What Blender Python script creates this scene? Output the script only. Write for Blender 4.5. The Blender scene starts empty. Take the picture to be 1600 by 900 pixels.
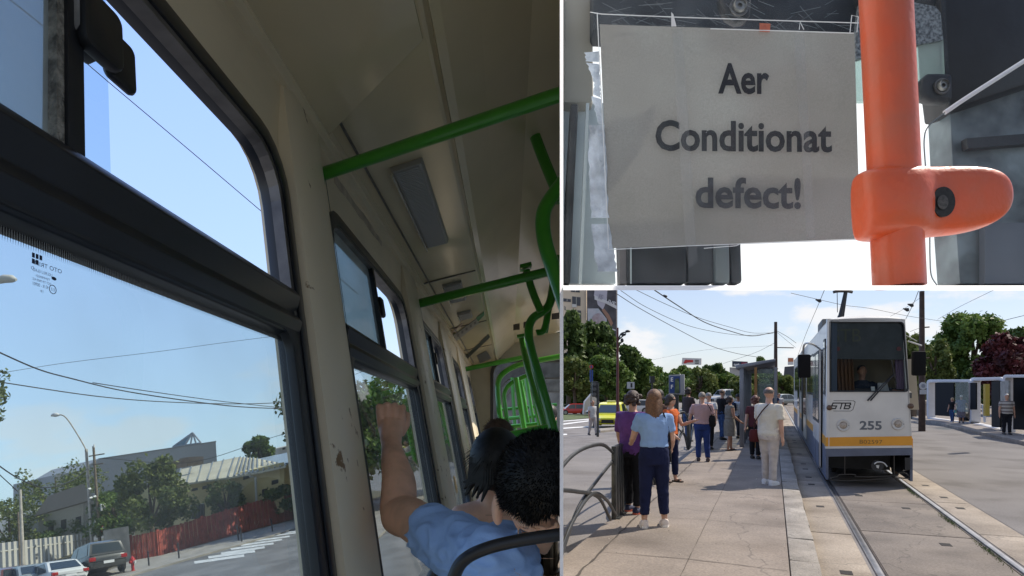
import bpy, bmesh, math, random
import numpy as np
from mathutils import Vector, Matrix, noise
PI = math.pi
R = math.radians
random.seed(7)
S = bpy.context.scene
C = S.collection
# ------------------------------------------------------------------ camera
CAM = Vector((0.0, 0.0, 1.84))
PX, PY, FL = 820.0, 603.0, 1000.0          # principal point and focal length of the lens, in photo pixels
cd = bpy.data.cameras.new('camera'); cam = bpy.data.objects.new('camera', cd); C.objects.link(cam)
cam.location = CAM; cam.rotation_euler = (R(90), 0, 0)
cd.sensor_width = 36; cd.lens = 36 * FL / 1600
cd.shift_x = (800 - PX) / 1600; cd.shift_y = (PY - 450) / 1600
cd.clip_start = 0.05; cd.clip_end = 3000
S.camera = cam
S.view_settings.view_transform = 'Standard'; S.view_settings.look = 'None'
S.view_settings.exposure = 0.12; S.view_settings.gamma = 1
try: S.view_settings.use_curve_mapping = False
except Exception: pass
# ------------------------------------------------------------------ directions used by the sets
def ray(u, v): return Vector(((u - PX) / FL, 1.0, -(v - PY) / FL))
D1 = ray(796, 668).normalized()             # along the tram we ride in
D2 = ray(90, -2600).normalized()            # up its window wall
D3 = -ray(-2200, 1180).normalized()         # across it, away from the window
UPL = ray(-142, -3737).normalized()         # the plumb line of the street outside it
NH = D3.cross(D1).normalized()              # normal of that street
if NH.z < 0: NH = -NH
SUN = Vector((1.34, 0.60, 1.75)).normalized()
# ------------------------------------------------------------------ sky and sun
W = bpy.data.worlds.new('World'); S.world = W; W.use_nodes = True
def build_world():
    nt = W.node_tree; nt.nodes.clear(); N = nt.nodes.new; L = nt.links.new
    out = N('ShaderNodeOutputWorld'); bg = N('ShaderNodeBackground'); L(bg.outputs[0], out.inputs[0])
    tc = N('ShaderNodeTexCoord'); g = tc.outputs['Generated']
    def math_(op, a, b=None, clamp=False):
        n = N('ShaderNodeMath'); n.operation = op; n.use_clamp = clamp
        for i, v in enumerate((a, b)):
            if v is None: continue
            if isinstance(v, (int, float)): n.inputs[i].default_value = v
            else: L(v, n.inputs[i])
        return n.outputs[0]
    def dot(a, vec):
        n = N('ShaderNodeVectorMath'); n.operation = 'DOT_PRODUCT'; L(a, n.inputs[0]); n.inputs[1].default_value = vec
        return n.outputs['Value']
    # the street seen through the tram windows lies on its own plane: its sky stands on that plane's horizon
    c = NH; a = (Vector((1, 0, 0)) - c * c.x).normalized(); b = c.cross(a)
    comb = N('ShaderNodeCombineXYZ'); L(dot(g, a), comb.inputs[0]); L(dot(g, b), comb.inputs[1]); L(dot(g, c), comb.inputs[2])
    sep = N('ShaderNodeSeparateXYZ'); L(g, sep.inputs[0])
    side = math_('SUBTRACT', math_('MULTIPLY', sep.outputs[1], 0.057), sep.outputs[0])
    left = math_('MULTIPLY', math_('GREATER_THAN', side, 0.0), math_('GREATER_THAN', sep.outputs[1], -0.2))
    mv = N('ShaderNodeMix'); mv.data_type = 'VECTOR'; L(left, mv.inputs[0]); L(g, mv.inputs[4]); L(comb.outputs[0], mv.inputs[5])
    vec = mv.outputs[1]
    sky = N('ShaderNodeTexSky'); sky.sky_type = 'NISHITA'; sky.sun_disc = False
    sky.sun_elevation = math.asin(SUN.z); sky.sun_rotation = math.atan2(SUN.x, SUN.y)
    sky.air_density = 1.0; sky.dust_density = 0.6; sky.ozone_density = 2.0
    L(vec, sky.inputs[0])
    s2 = N('ShaderNodeSeparateXYZ'); L(vec, s2.inputs[0])
    mp = N('ShaderNodeMapping'); mp.inputs['Scale'].default_value = (1, 1, 2.4); L(vec, mp.inputs[0])
    nz = N('ShaderNodeTexNoise'); nz.inputs['Scale'].default_value = 5.5; nz.inputs['Detail'].default_value = 8; nz.inputs['Roughness'].default_value = 0.55
    L(mp.outputs[0], nz.inputs['Vector'])
    rmp = N('ShaderNodeMapRange'); rmp.interpolation_type = 'SMOOTHSTEP'
    L(nz.outputs[0], rmp.inputs[0]); rmp.inputs[1].default_value = 0.50; rmp.inputs[2].default_value = 0.60
    # fewer clouds above the left street, a closed bright deck high on the right
    hi = N('ShaderNodeMapRange'); L(math_('DIVIDE', sep.outputs[2], math_('MAXIMUM', sep.outputs[1], 0.05)), hi.inputs[0]); hi.inputs[1].default_value = 0.151; hi.inputs[2].default_value = 0.158
    right = math_('SUBTRACT', 1.0, left)
    zy = math_('DIVIDE', sep.outputs[2], math_('MAXIMUM', sep.outputs[1], 0.05)); up_l = N('ShaderNodeMapRange'); L(zy, up_l.inputs[0]); up_l.inputs[1].default_value = 0.75; up_l.inputs[2].default_value = 0.62
    xy = math_('DIVIDE', sep.outputs[0], math_('MAXIMUM', sep.outputs[1], 0.05)); xl_ = N('ShaderNodeMapRange'); L(xy, xl_.inputs[0]); xl_.inputs[1].default_value = 1.1; xl_.inputs[2].default_value = 0.85
    ahead = math_('GREATER_THAN', sep.outputs[1], 0.0)
    deck = math_('MULTIPLY', math_('MULTIPLY', math_('MULTIPLY', hi.outputs[0], right), ahead), math_('MULTIPLY', up_l.outputs[0], xl_.outputs[0]))
    lowl = N('ShaderNodeMapRange'); L(s2.outputs[2], lowl.inputs[0]); lowl.inputs[1].default_value = 0.2; lowl.inputs[2].default_value = 0.1
    amt = math_('ADD', math_('MULTIPLY', right, 0.9), math_('MULTIPLY', math_('MULTIPLY', left, lowl.outputs[0]), 0.45))
    cl = math_('MAXIMUM', math_('MULTIPLY', rmp.outputs[0], amt), deck, True)
    tint = N('ShaderNodeMix'); tint.data_type = 'RGBA'; tint.blend_type = 'MULTIPLY'; tint.inputs[0].default_value = 1.0
    L(sky.outputs[0], tint.inputs[6])
    tl = N('ShaderNodeMix'); tl.data_type = 'RGBA'; L(left, tl.inputs[0]); tl.inputs[6].default_value = SKYTINT; tl.inputs[7].default_value = SKYTINT_L; L(tl.outputs[2], tint.inputs[7])
    # summer haze: the clear air brightens the sky towards a pale blue
    rl = N('ShaderNodeValToRGB'); L(s2.outputs[2], rl.inputs[0]); e = rl.color_ramp.elements
    e[0].position = 0.0; e[0].color = (.50, .66, .80, 1); e[1].position = 0.55; e[1].color = (.32, .49, .98, 1)
    rs = N('ShaderNodeValToRGB'); L(s2.outputs[2], rs.inputs[0]); e = rs.color_ramp.elements
    e[0].position = 0.0; e[0].color = (.80, .84, .86, 1); e[1].position = 0.22; e[1].color = (.60, .70, .84, 1); x = e.new(.45); x.color = (.10, .16, .27, 1)
    hz = N('ShaderNodeMix'); hz.data_type = 'RGBA'; L(left, hz.inputs[0]); L(rs.outputs[0], hz.inputs[6]); L(rl.outputs[0], hz.inputs[7])
    hs = N('ShaderNodeVectorMath'); hs.operation = 'SCALE'; L(hz.outputs[2], hs.inputs[0]); L(math_('ADD', 7.1, math_('MULTIPLY', left, 2.6)), hs.inputs['Scale'])
    hm = N('ShaderNodeMix'); hm.data_type = 'RGBA'; L(math_('MULTIPLY', math_('GREATER_THAN', s2.outputs[2], 0.0), math_('ADD', .55, math_('MULTIPLY', left, .3))), hm.inputs[0]); L(tint.outputs[2], hm.inputs[6]); L(hs.outputs[0], hm.inputs[7])
    mx = N('ShaderNodeMix'); mx.data_type = 'RGBA'; L(cl, mx.inputs[0]); L(hm.outputs[2], mx.inputs[6])
    mx.inputs[7].default_value = CLOUD
    m3 = N('ShaderNodeMix'); m3.data_type = 'RGBA'; L(deck, m3.inputs[0]); L(mx.outputs[2], m3.inputs[6]); m3.inputs[7].default_value = (9.5, 9.5, 9.5, 1)
    L(m3.outputs[2], bg.inputs[0]); bg.inputs[1].default_value = 0.135
SKYTINT = (0.85, 0.88, 1.05, 1); SKYTINT_L = (1.75, 1.7, 1.75, 1); CLOUD = (6.5, 6.5, 6.6, 1)
build_world()
sl = bpy.data.lights.new('sun', 'SUN'); sun = bpy.data.objects.new('sun', sl); C.objects.link(sun)
sl.energy = 5.0; sl.angle = R(0.55); sl.color = (1, 0.91, 0.79)
sun.rotation_euler = SUN.to_track_quat('Z', 'Y').to_euler(); sun.location = (0, 0, 60)
# ------------------------------------------------------------------ materials
MATS = {}
def mat(name, col=(.5, .5, .5), rough=.5, metal=0., var=0., vs=6., bump=0., bs=40., col2=None, spec=.5, emit=None, coat=0., det=6):
    if name in MATS: return MATS[name]
    m = bpy.data.materials.new(name); m.use_nodes = True; nt = m.node_tree
    p = nt.nodes['Principled BSDF']; N = nt.nodes.new; L = nt.links.new
    p.inputs['Base Color'].default_value = (*col, 1); p.inputs['Roughness'].default_value = rough
    p.inputs['Metallic'].default_value = metal; p.inputs['Specular IOR Level'].default_value = spec
    p.inputs['Coat Weight'].default_value = coat
    if emit: p.inputs['Emission Color'].default_value = (*emit[:3], 1); p.inputs['Emission Strength'].default_value = emit[3]
    g = N('ShaderNodeNewGeometry')
    if var > 0 or col2:
        n = N('ShaderNodeTexNoise'); n.inputs['Scale'].default_value = vs; n.inputs['Detail'].default_value = det; L(g.outputs['Position'], n.inputs['Vector'])
        r = N('ShaderNodeMapRange'); r.inputs[1].default_value = .35; r.inputs[2].default_value = .65; L(n.outputs[0], r.inputs[0])
        x = N('ShaderNodeMix'); x.data_type = 'RGBA'; L(r.outputs[0], x.inputs[0])
        c2 = col2 or tuple(min(1, c * (1 + var)) for c in col); c1 = col if col2 else tuple(c * (1 - var) for c in col)
        x.inputs[6].default_value = (*c1, 1); x.inputs[7].default_value = (*c2, 1); L(x.outputs[2], p.inputs['Base Color'])
    if bump > 0:
        n = N('ShaderNodeTexNoise'); n.inputs['Scale'].default_value = bs; n.inputs['Detail'].default_value = 4; L(g.outputs['Position'], n.inputs['Vector'])
        b = N('ShaderNodeBump'); b.inputs['Strength'].default_value = bump; b.inputs['Distance'].default_value = .02
        L(n.outputs[0], b.inputs['Height']); L(b.outputs[0], p.inputs['Normal'])
    MATS[name] = m; return m
def glass(name, tint=(1, 1, 1), gloss=.9, dirt_haze=0., dcol=(.6, .62, .6), dscale=3., rough=.02, opaque=0.):
    if name in MATS: return MATS[name]
    m = bpy.data.materials.new(name); m.use_nodes = True; nt = m.node_tree; nt.nodes.clear(); N = nt.nodes.new; L = nt.links.new
    o = N('ShaderNodeOutputMaterial'); t = N('ShaderNodeBsdfTransparent'); t.inputs[0].default_value = (*tint, 1)
    gl = N('ShaderNodeBsdfGlossy'); gl.inputs['Roughness'].default_value = rough; gl.inputs[0].default_value = (gloss, gloss, gloss, 1)
    fr = N('ShaderNodeFresnel'); fr.inputs[0].default_value = 1.45
    gg = N('ShaderNodeNewGeometry'); inv = N('ShaderNodeMath'); inv.operation = 'SUBTRACT'; inv.inputs[0].default_value = 1; L(gg.outputs['Backfacing'], inv.inputs[1])
    mu = N('ShaderNodeMath'); mu.operation = 'MULTIPLY'; L(fr.outputs[0], mu.inputs[0]); L(inv.outputs[0], mu.inputs[1])
    mx = N('ShaderNodeMixShader'); L(mu.outputs[0], mx.inputs[0]); L(t.outputs[0], mx.inputs[1]); L(gl.outputs[0], mx.inputs[2])
    last = mx.outputs[0]
    if dirt_haze > 0 or opaque > 0:
        d = N('ShaderNodeBsdfDiffuse'); d.inputs[0].default_value = (*dcol, 1)
        g = N('ShaderNodeNewGeometry'); n = N('ShaderNodeTexNoise'); n.inputs['Scale'].default_value = dscale; n.inputs['Detail'].default_value = 7
        L(g.outputs['Position'], n.inputs['Vector'])
        r = N('ShaderNodeMapRange'); r.inputs[1].default_value = .4; r.inputs[2].default_value = .75; r.inputs[3].default_value = opaque; r.inputs[4].default_value = min(1, opaque + dirt_haze)
        L(n.outputs[0], r.inputs[0]); m2 = N('ShaderNodeMixShader'); L(r.outputs[0], m2.inputs[0]); L(last, m2.inputs[1]); L(d.outputs[0], m2.inputs[2]); last = m2.outputs[0]
    L(last, o.inputs[0]); MATS[name] = m; return m
# ------------------------------------------------------------------ object plumbing
def tag(o, label=None, cat=None, group=None, kind=None):
    if label: o['label'] = label
    if cat: o['category'] = cat
    if group: o['group'] = group
    if kind: o['kind'] = kind
    return o
def thing(name, label, cat, loc, group=None):
    o = bpy.data.objects.new(name, None); C.objects.link(o); o.location = loc; o.empty_display_size = .1
    return tag(o, label, cat, group)
def origin(o):
    v = Vector((0, 0, 0))
    while o is not None: v = v + o.location; o = o.parent
    return v
ident = lambda x, y, z: Vector((x, y, z))
def frame(o, ax, ay, az):
    o, ax, ay, az = Vector(o), Vector(ax), Vector(ay), Vector(az)
    return lambda x, y, z: o + ax * x + ay * y + az * z
def yawframe(o, yaw, s=1.0):
    c, sn = math.cos(yaw), math.sin(yaw)
    return frame(o, (c * s, sn * s, 0), (-sn * s, c * s, 0), (0, 0, s))
BOARD_N = Vector((1, -.0564, 0)).normalized()
class MB:
    def __init__(s, T=ident): s.T = T; s.v = []; s.f = []; s.m = []; s.ci = 0
    def use(s, i): s.ci = i; return s
    def P(s, pts): 
        i = len(s.v); s.v += [Vector(s.T(*p)) for p in pts]; return i
    def F(s, idx): s.f.append(tuple(idx)); s.m.append(s.ci)
    def poly(s, pts): i = s.P(pts); s.F(range(i, i + len(pts))); return s
    def box(s, x0, x1, y0, y1, z0, z1):
        i = s.P([(x, y, z) for x in (x0, x1) for y in (y0, y1) for z in (z0, z1)])
        for q in ((0, 1, 3, 2), (4, 6, 7, 5), (0, 4, 5, 1), (2, 3, 7, 6), (0, 2, 6, 4), (1, 5, 7, 3)): s.F([i + k for k in q])
        return s
    def hexa(s, a, b):   # two quads of four points each, joined
        i = s.P(list(a) + list(b)); s.F([i, i + 1, i + 2, i + 3]); s.F([i + 7, i + 6, i + 5, i + 4])
        for k in range(4): j = (k + 1) % 4; s.F([i + k, i + 4 + k, i + 4 + j, i + j])
        return s
    def prism(s, pts, d):   # polygon pts (3D) extruded by vector d
        n = len(pts); d = Vector(d); i = s.P(pts); j = s.P([tuple(Vector(p) + d) for p in pts])
        s.F(range(i, i + n)); s.F(list(range(j, j + n))[::-1])
        for k in range(n): l = (k + 1) % n; s.F([i + k, j + k, j + l, i + l])
        return s
    def ringprism(s, outer, inner, d):   # frame between two loops with equal point counts
        n = len(outer); d = Vector(d)
        a = s.P(outer); b = s.P(inner); c = s.P([tuple(Vector(p) + d) for p in outer]); e = s.P([tuple(Vector(p) + d) for p in inner])
        for k in range(n):
            l = (k + 1) % n
            s.F([a + k, a + l, b + l, b + k]); s.F([c + k, e + k, e + l, c + l]); s.F([a + k, c + k, c + l, a + l]); s.F([b + k, b + l, e + l, e + k])
        return s
    def loft(s, rings, cap=True, closed=True):
        n = len(rings[0]); ids = [s.P(r) for r in rings]
        for a, b in zip(ids, ids[1:]):
            for k in range(n if closed else n - 1):
                l = (k + 1) % n; s.F([a + k, a + l, b + l, b + k])
        if cap: s.F(list(range(ids[0], ids[0] + n))[::-1]); s.F(range(ids[-1], ids[-1] + n))
        return s
    def tube(s, pts, r, n=10, loop=False, sx=1.0):
        pts = [Vector(p) for p in pts]; m = len(pts); rr = r if isinstance(r, (list, tuple)) else [r] * m
        rings = []; up = None
        for i, p in enumerate(pts):
            if loop: t = pts[(i + 1) % m] - pts[i - 1]
            else: t = pts[min(i + 1, m - 1)] - pts[max(i - 1, 0)]
            t.normalize()
            if up is None: up = Vector((0, 0, 1)) if abs(t.z) < .9 else Vector((1, 0, 0))
            a = t.cross(up)
            if a.length < 1e-4: a = t.cross(Vector((.3, 1, .2)))
            a.normalize(); b = a.cross(t); up = b
            rings.append([tuple(p + (a * math.cos(q) * sx + b * math.sin(q)) * rr[i]) for q in (2 * PI * k / n for k in range(n))])
        if loop: rings.append(rings[0])
        return s.loft(rings, cap=not loop)
    def lathe(s, prof, c=(0, 0, 0), ax=(1, 0, 0), ay=(0, 1, 0), az=(0, 0, 1), n=20):
        c, ax, ay, az = Vector(c), Vector(ax), Vector(ay), Vector(az)
        return s.loft([[tuple(c + az * z + (ax * math.cos(q) + ay * math.sin(q)) * r) for q in (2 * PI * k / n for k in range(n))] for r, z in prof])
    def ball(s, c, r, nu=16, nv=10):
        rx, ry, rz = r if isinstance(r, (tuple, list)) else (r, r, r); c = Vector(c)
        pr = [(math.sin(PI * max(.02, min(nv - .02, k)) / nv), -math.cos(PI * k / nv)) for k in range(nv + 1)]
        return s.loft([[(c.x + rx * a * math.cos(q), c.y + ry * a * math.sin(q), c.z + rz * b) for q in (2 * PI * k / nu for k in range(nu))] for a, b in pr])
    def build(s, name, m, parent=None, smooth=False, bevel=0., clip=False, loc=None, seg=2, remesh=0., disp=None, sub=0, angle=35, smooths=3):
        base = origin(parent) if parent else (Vector(loc) if loc is not None else (sum(s.v, Vector()) / max(1, len(s.v))))
        me = bpy.data.meshes.new(name); me.from_pydata([tuple(v - base) for v in s.v], [], s.f)
        ms = m if isinstance(m, (list, tuple)) else [m]
        for x in ms: me.materials.append(x)
        if len(ms) > 1: me.polygons.foreach_set('material_index', s.m)
        bm = bmesh.new(); bm.from_mesh(me)
        if clip:
            bmesh.ops.bisect_plane(bm, geom=bm.verts[:] + bm.edges[:] + bm.faces[:], plane_co=Vector((0, 0, 0)) - base, plane_no=BOARD_N, clear_outer=True)
        bmesh.ops.recalc_face_normals(bm, faces=bm.faces[:]); bm.to_mesh(me); bm.free()
        o = bpy.data.objects.new(name, me); C.objects.link(o)
        if parent: o.parent = parent
        else: o.location = base
        if remesh or bevel or sub:
            if remesh:
                r = o.modifiers.new('r', 'REMESH'); r.mode = 'VOXEL'; r.voxel_size = remesh; r.use_smooth_shade = True
                q = o.modifiers.new('s', 'SMOOTH'); q.iterations = smooths; q.factor = .5
            if sub:
                q = o.modifiers.new('u', 'SUBSURF'); q.levels = sub; q.render_levels = sub
            if bevel:
                b = o.modifiers.new('b', 'BEVEL'); b.width = bevel; b.segments = seg; b.limit_method = 'ANGLE'; b.angle_limit = R(40)
            dg = bpy.context.evaluated_depsgraph_get(); nm = bpy.data.meshes.new_from_object(o.evaluated_get(dg)); o.modifiers.clear(); o.data = nm
            nm.materials.clear()
            for x in ms: nm.materials.append(x)
            if disp:
                amp, sc, seed = disp; off = Vector((seed * 7.3, seed * 3.1, seed))
                nm.calc_loop_triangles(); ns = [v.normal.copy() for v in nm.vertices]
                for v, n_ in zip(nm.vertices, ns):
                    p = v.co + base; q = Vector((p.x * sc[0], p.y * sc[1], p.z * sc[2])) + off; w = noise.noise_vector(q * .5) * .8
                    f = noise.noise(q + w); g_ = 1 - abs(noise.noise(q * 1.9 + w + off)) * 3.2
                    v.co += n_ * amp * (f * .9 + max(-.4, g_) * .55)
            if remesh and clip:
                bm = bmesh.new(); bm.from_mesh(nm)
                bmesh.ops.bisect_plane(bm, geom=bm.verts[:] + bm.edges[:] + bm.faces[:], plane_co=Vector((0, 0, 0)) - base, plane_no=BOARD_N, clear_outer=True)
                bm.to_mesh(nm); bm.free()
            me = nm
        if smooth or remesh: me.polygons.foreach_set('use_smooth', [True] * len(me.polygons))
        if (bevel or smooth) and not remesh:
            try:
                me.polygons.foreach_set('use_smooth', [True] * len(me.polygons)); me.set_sharp_from_angle(angle=R(angle))
            except Exception: pass
        return o
def text_mb(mb, s, o, right, up, h, depth=.001, bold=0., squeeze=1., center=True, spacing=1., mirror=False, back=None):
    """lettering as real faces, written into mb in mb's local coordinates"""
    cu = bpy.data.curves.new('t', 'FONT'); cu.body = s; cu.size = 1; cu.offset = bold; cu.resolution_u = 3; cu.space_character = spacing; cu.extrude = 0
    ob = bpy.data.objects.new('t', cu); C.objects.link(ob)
    dg = bpy.context.evaluated_depsgraph_get(); me = bpy.data.meshes.new_from_object(ob.evaluated_get(dg))
    bpy.data.objects.remove(ob); bpy.data.curves.remove(cu)
    xs = [v.co.x for v in me.vertices]; w = max(xs) - min(xs); x0 = min(xs)
    o, right, up = Vector(o), Vector(right).normalized(), Vector(up).normalized(); k = h / .73
    n = right.cross(up)
    i = mb.P([tuple(o + right * ((v.co.x - x0 - (w / 2 if center else 0)) * (-1 if mirror else 1) * k * squeeze) + up * (v.co.y * k)) for v in me.vertices])
    for p in me.polygons: mb.F([i + q for q in p.vertices])
    bpy.data.meshes.remove(me); return w * k * squeeze
def rr(x0, x1, y0, y1, r, n=5):
    pts = []
    for cx, cy, a in ((x1 - r, y1 - r, 0), (x0 + r, y1 - r, 90), (x0 + r, y0 + r, 180), (x1 - r, y0 + r, 270)):
        for k in range(n + 1): q = R(a + 90 * k / n); pts.append((cx + r * math.cos(q), cy + r * math.sin(q)))
    return pts
def lerp(a, b, t): return a + (b - a) * t
def bez(pts, n=16):
    pts = [Vector(p) for p in pts]; out = []
    P_ = [pts[0] * 2 - pts[1]] + pts + [pts[-1] * 2 - pts[-2]]
    for i in range(1, len(P_) - 2):
        p0, p1, p2, p3 = P_[i - 1:i + 3]
        for k in range(n):
            t = k / n; out.append(.5 * ((2 * p1) + (p2 - p0) * t + (2 * p0 - 5 * p1 + 4 * p2 - p3) * t * t + (3 * p1 - p0 - 3 * p2 + p3) * t ** 3))
    out.append(pts[-1]); return out
# ------------------------------------------------------------------ trees
LEAF = {}
def leafmat(name, c1, c2, trans=.25):
    if name in LEAF: return LEAF[name]
    m = mat('leaves_' + name, c1, .6, col2=c2, vs=1.1, spec=.3); nt = m.node_tree
    p = nt.nodes['Principled BSDF']; N = nt.nodes.new; L = nt.links.new
    t = N('ShaderNodeBsdfTranslucent'); x = N('ShaderNodeMixShader'); x.inputs[0].default_value = trans
    src = p.inputs['Base Color'].links[0].from_socket; L(src, t.inputs[0])
    L(p.outputs[0], x.inputs[1]); L(t.outputs[0], x.inputs[2]); L(x.outputs[0], nt.nodes['Material Output'].inputs[0])
    LEAF[name] = m; return m
def leaves(centers, radii, n, size, seed, up=(0, 0, 1), hollow=.55, droop=0.):
    g = np.random.default_rng(seed); centers = np.array(centers); radii = np.array(radii)
    w = radii.prod(axis=1) ** .67; idx = g.choice(len(centers), n, p=w / w.sum())
    d = g.normal(size=(n, 3)); d /= np.linalg.norm(d, axis=1, keepdims=True)
    rad = hollow + (1 - hollow) * g.random((n, 1)); rad *= 1 + .12 * g.normal(size=(n, 1))
    p = centers[idx] + d * rad * radii[idx]; p[:, 2] -= droop * g.random(n)
    a = g.normal(size=(n, 3)) + .6 * d; a /= np.linalg.norm(a, axis=1, keepdims=True)
    b = np.cross(a, g.normal(size=(n, 3))); b /= np.linalg.norm(b, axis=1, keepdims=True); c = np.cross(a, b)
    s = size * (.6 + .8 * g.random((n, 1)))
    q = np.stack([p - b * s, p - c * s * .55, p + b * s, p + c * s * .55 + a * s * .3], axis=1).reshape(-1, 3)
    return q
def tree(name, label, base, h, crown, trunk_r, lm, n=3500, size=.22, seed=1, group=None, F=None, clumps=22, low=.25, bark=None, clip=False):
    """crown = (rx, rz) metres; h = full height. F maps local (metres, z up) to world"""
    g = random.Random(seed); F = F or frame(base, (1, 0, 0), (0, 1, 0), (0, 0, 1))
    base = F(0, 0, 0); rx, rz = crown; cz = h - rz
    root = thing(name, label, 'tree', base, group)
    cs, rs = [], []
    for k in range(clumps):
        th = g.random() * 2 * PI; zz = g.uniform(-.8, .85); rad = math.sqrt(max(0, 1 - zz * zz)) * g.uniform(.45, .92)
        s = g.uniform(.18, .40)
        cs.append((rx * rad * math.cos(th), rx * rad * math.sin(th), cz + rz * zz * .8)); rs.append((rx * s, rx * s, rz * s * .8))
    q = leaves(cs, rs, int(n * 1.7), size * .72, seed)
    me = bpy.data.meshes.new('crown'); MX = np.array([F(1, 0, 0) - base, F(0, 1, 0) - base, F(0, 0, 1) - base]); Q = q @ MX
    me.vertices.add(len(Q)); me.vertices.foreach_set('co', Q.ravel()); nq = len(Q) // 4
    me.loops.add(len(Q)); me.loops.foreach_set('vertex_index', np.arange(len(Q))); me.polygons.add(nq)
    me.polygons.foreach_set('loop_start', np.arange(nq) * 4); me.polygons.foreach_set('loop_total', np.full(nq, 4)); me.update(calc_edges=True); me.materials.append(lm)
    o = bpy.data.objects.new('crown', me); C.objects.link(o); o.parent = root
    mb = MB(F); zt = cz - rz * .2
    pts = [(0, 0, -.1), (.04 * h * .1, 0, zt * .4), (-.05, .03, zt * .8), (.05, 0, zt), (0, 0, cz + rz * .4)]
    mb.tube(pts, [trunk_r * 1.3, trunk_r, trunk_r * .85, trunk_r * .7, trunk_r * .25], 8)
    for k in range(min(9, clumps)):
        c = cs[k]; z0 = zt * g.uniform(.6, 1)
        mid = (c[0] * .45, c[1] * .45, lerp(z0, c[2], .6)); mb.tube([(0, 0, z0), mid, c], [trunk_r * .5, trunk_r * .35, trunk_r * .12], 6)
    mb.build('trunk', bark or mat('bark', (.09, .065, .045), .9, var=.4, vs=9), root, smooth=True)
    return root
LM_G = leafmat('green', (.05, .10, .02), (.18, .26, .06)); LM_D = leafmat('dark', (.034, .066, .018), (.12, .18, .045))
LM_Y = leafmat('olive', (.065, .10, .024), (.19, .22, .06)); LM_R = leafmat('maroon', (.035, .010, .012), (.13, .03, .033), .15)
LM_L = leafmat('light', (.08, .14, .035), (.18, .25, .07))
# ================================================================== partition boards between the three sets
white = mat('white_board', (.86, .86, .86), .7, emit=None)
def WP(u, v, Y): return CAM + ray(u, v) * Y
d0 = .5
Rb = lambda u, Y: Vector(((u - PX) / FL * Y, Y, 0))
def radial(a, b, k): return tuple(a + Vector((.0576, 1, 0)) * k)
na, nb = Rb(874.8, d0), Rb(880.2, d0 + .006)        # the front edge of the board is cut at a slant
zt = Vector((0, 0, 5.6)); mb = MB()
mb.hexa([tuple(na), tuple(nb), tuple(nb + zt), tuple(na + zt)], [radial(na, 0, 5.5), radial(nb, 0, 5.5), radial(nb + zt, 0, 5.5), radial(na + zt, 0, 5.5)])
tag(mb.build('partition_board', white), 'thin upright white board seen edge on, left of the taped notice and the tram stop', 'partition board')
mb = MB()
sh = lambda u, v, Y: CAM + ray(u, v) * Y
A = [sh(880, 446, d0 + .008), sh(1640, 446, d0 + .008), sh(1640, 453.4, d0), sh(880, 453.4, d0)]
mb.hexa([tuple(a) for a in A], [tuple(a + d) for a, d in zip(A, (Vector((.07, 1.1, .169)), Vector((.9, 1.1, .169)), Vector((.9, 1.1, .167)), Vector((.07, 1.1, .167))))])
tag(mb.build('shelf_board', white), 'thin level white board seen edge on, under the taped notice and the orange pole', 'shelf board')
# ================================================================== THE TRAM WE RIDE IN
K = .525
def I(s, t, w): return CAM + (D1 * s + D2 * t + D3 * w) * K
_BM = Matrix((D1, D2, D3)).transposed().inverted()
def ip(u, v, s=None, t=None, w=None):
    c = _BM @ ray(u, v)
    k = s / c[0] if s is not None else t / c[1] if t is not None else w / c[2]
    return tuple(c * k)
beige = mat('beige_paint', (.78, .67, .47), .32, var=.06, vs=3, bump=.03, bs=8, spec=.5)
ceil_m = mat('ceiling_laminate', (.72, .62, .41), .2, var=.05, vs=2, bump=.06, bs=5, spec=.6)
blackr = mat('black_rubber', (.010, .011, .013), .45, var=.2, vs=12)
blackf = mat('black_frame', (.012, .014, .018), .3, var=.2, vs=5, spec=.4)
greyal = mat('worn_grey_trim', (.14, .13, .12), .4, metal=.3, var=.3, vs=14)
green = mat('green_rail_paint', (.05, .29, .022), .28, var=.08, vs=10, coat=.3)
def pillar_mat():
    m = mat('pillar_paint', (.80, .70, .51), .35, spec=.45, bump=.04, bs=9); nt = m.node_tree; N = nt.nodes.new; L = nt.links.new; p = nt.nodes['Principled BSDF']
    g = N('ShaderNodeNewGeometry'); n = N('ShaderNodeTexNoise'); n.inputs['Scale'].default_value = 11; n.inputs['Detail'].default_value = 9; n.inputs['Roughness'].default_value = .6; L(g.outputs['Position'], n.inputs['Vector'])
    r = N('ShaderNodeMapRange'); r.inputs[1].default_value = .64; r.inputs[2].default_value = .67; L(n.outputs[0], r.inputs[0])
    x = N('ShaderNodeMix'); x.data_type = 'RGBA'; x.inputs[6].default_value = (.80, .70, .51, 1); x.inputs[7].default_value = (.22, .12, .035, 1); L(r.outputs[0], x.inputs[0]); L(x.outputs[2], p.inputs['Base Color']); return m
pil_m = pillar_mat()
tram = thing('tram_interior', 'inside of a tram with beige walls, black window frames and green grab rails', 'tram', I(0, -2, 0))
BAYS = [(-.35, 2.13), (2.9, 5.45), (6.5, 8.75), (10.1, 12.1), (13.7, 15.6)]
WIN_T, WIN_B = 1.37, -1.0
gl_low = glass('tinted_glass', (.86, .92, .92), .7, .05, (.7, .7, .66), 5, opaque=.07)  # the pale opaque share puts a veil of haze over the street outside
gl_up = glass('dirty_sliding_glass', (.62, .70, .70), .6, .2, (.62, .66, .64), 2.2, opaque=.30)
gl_cl = glass('clear_glass', (.86, .93, .95), .6)
edges = [-.5] + [(BAYS[i][1] + BAYS[i + 1][0]) / 2 for i in range(4)] + [16.6]
mb = MB(I)
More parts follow.
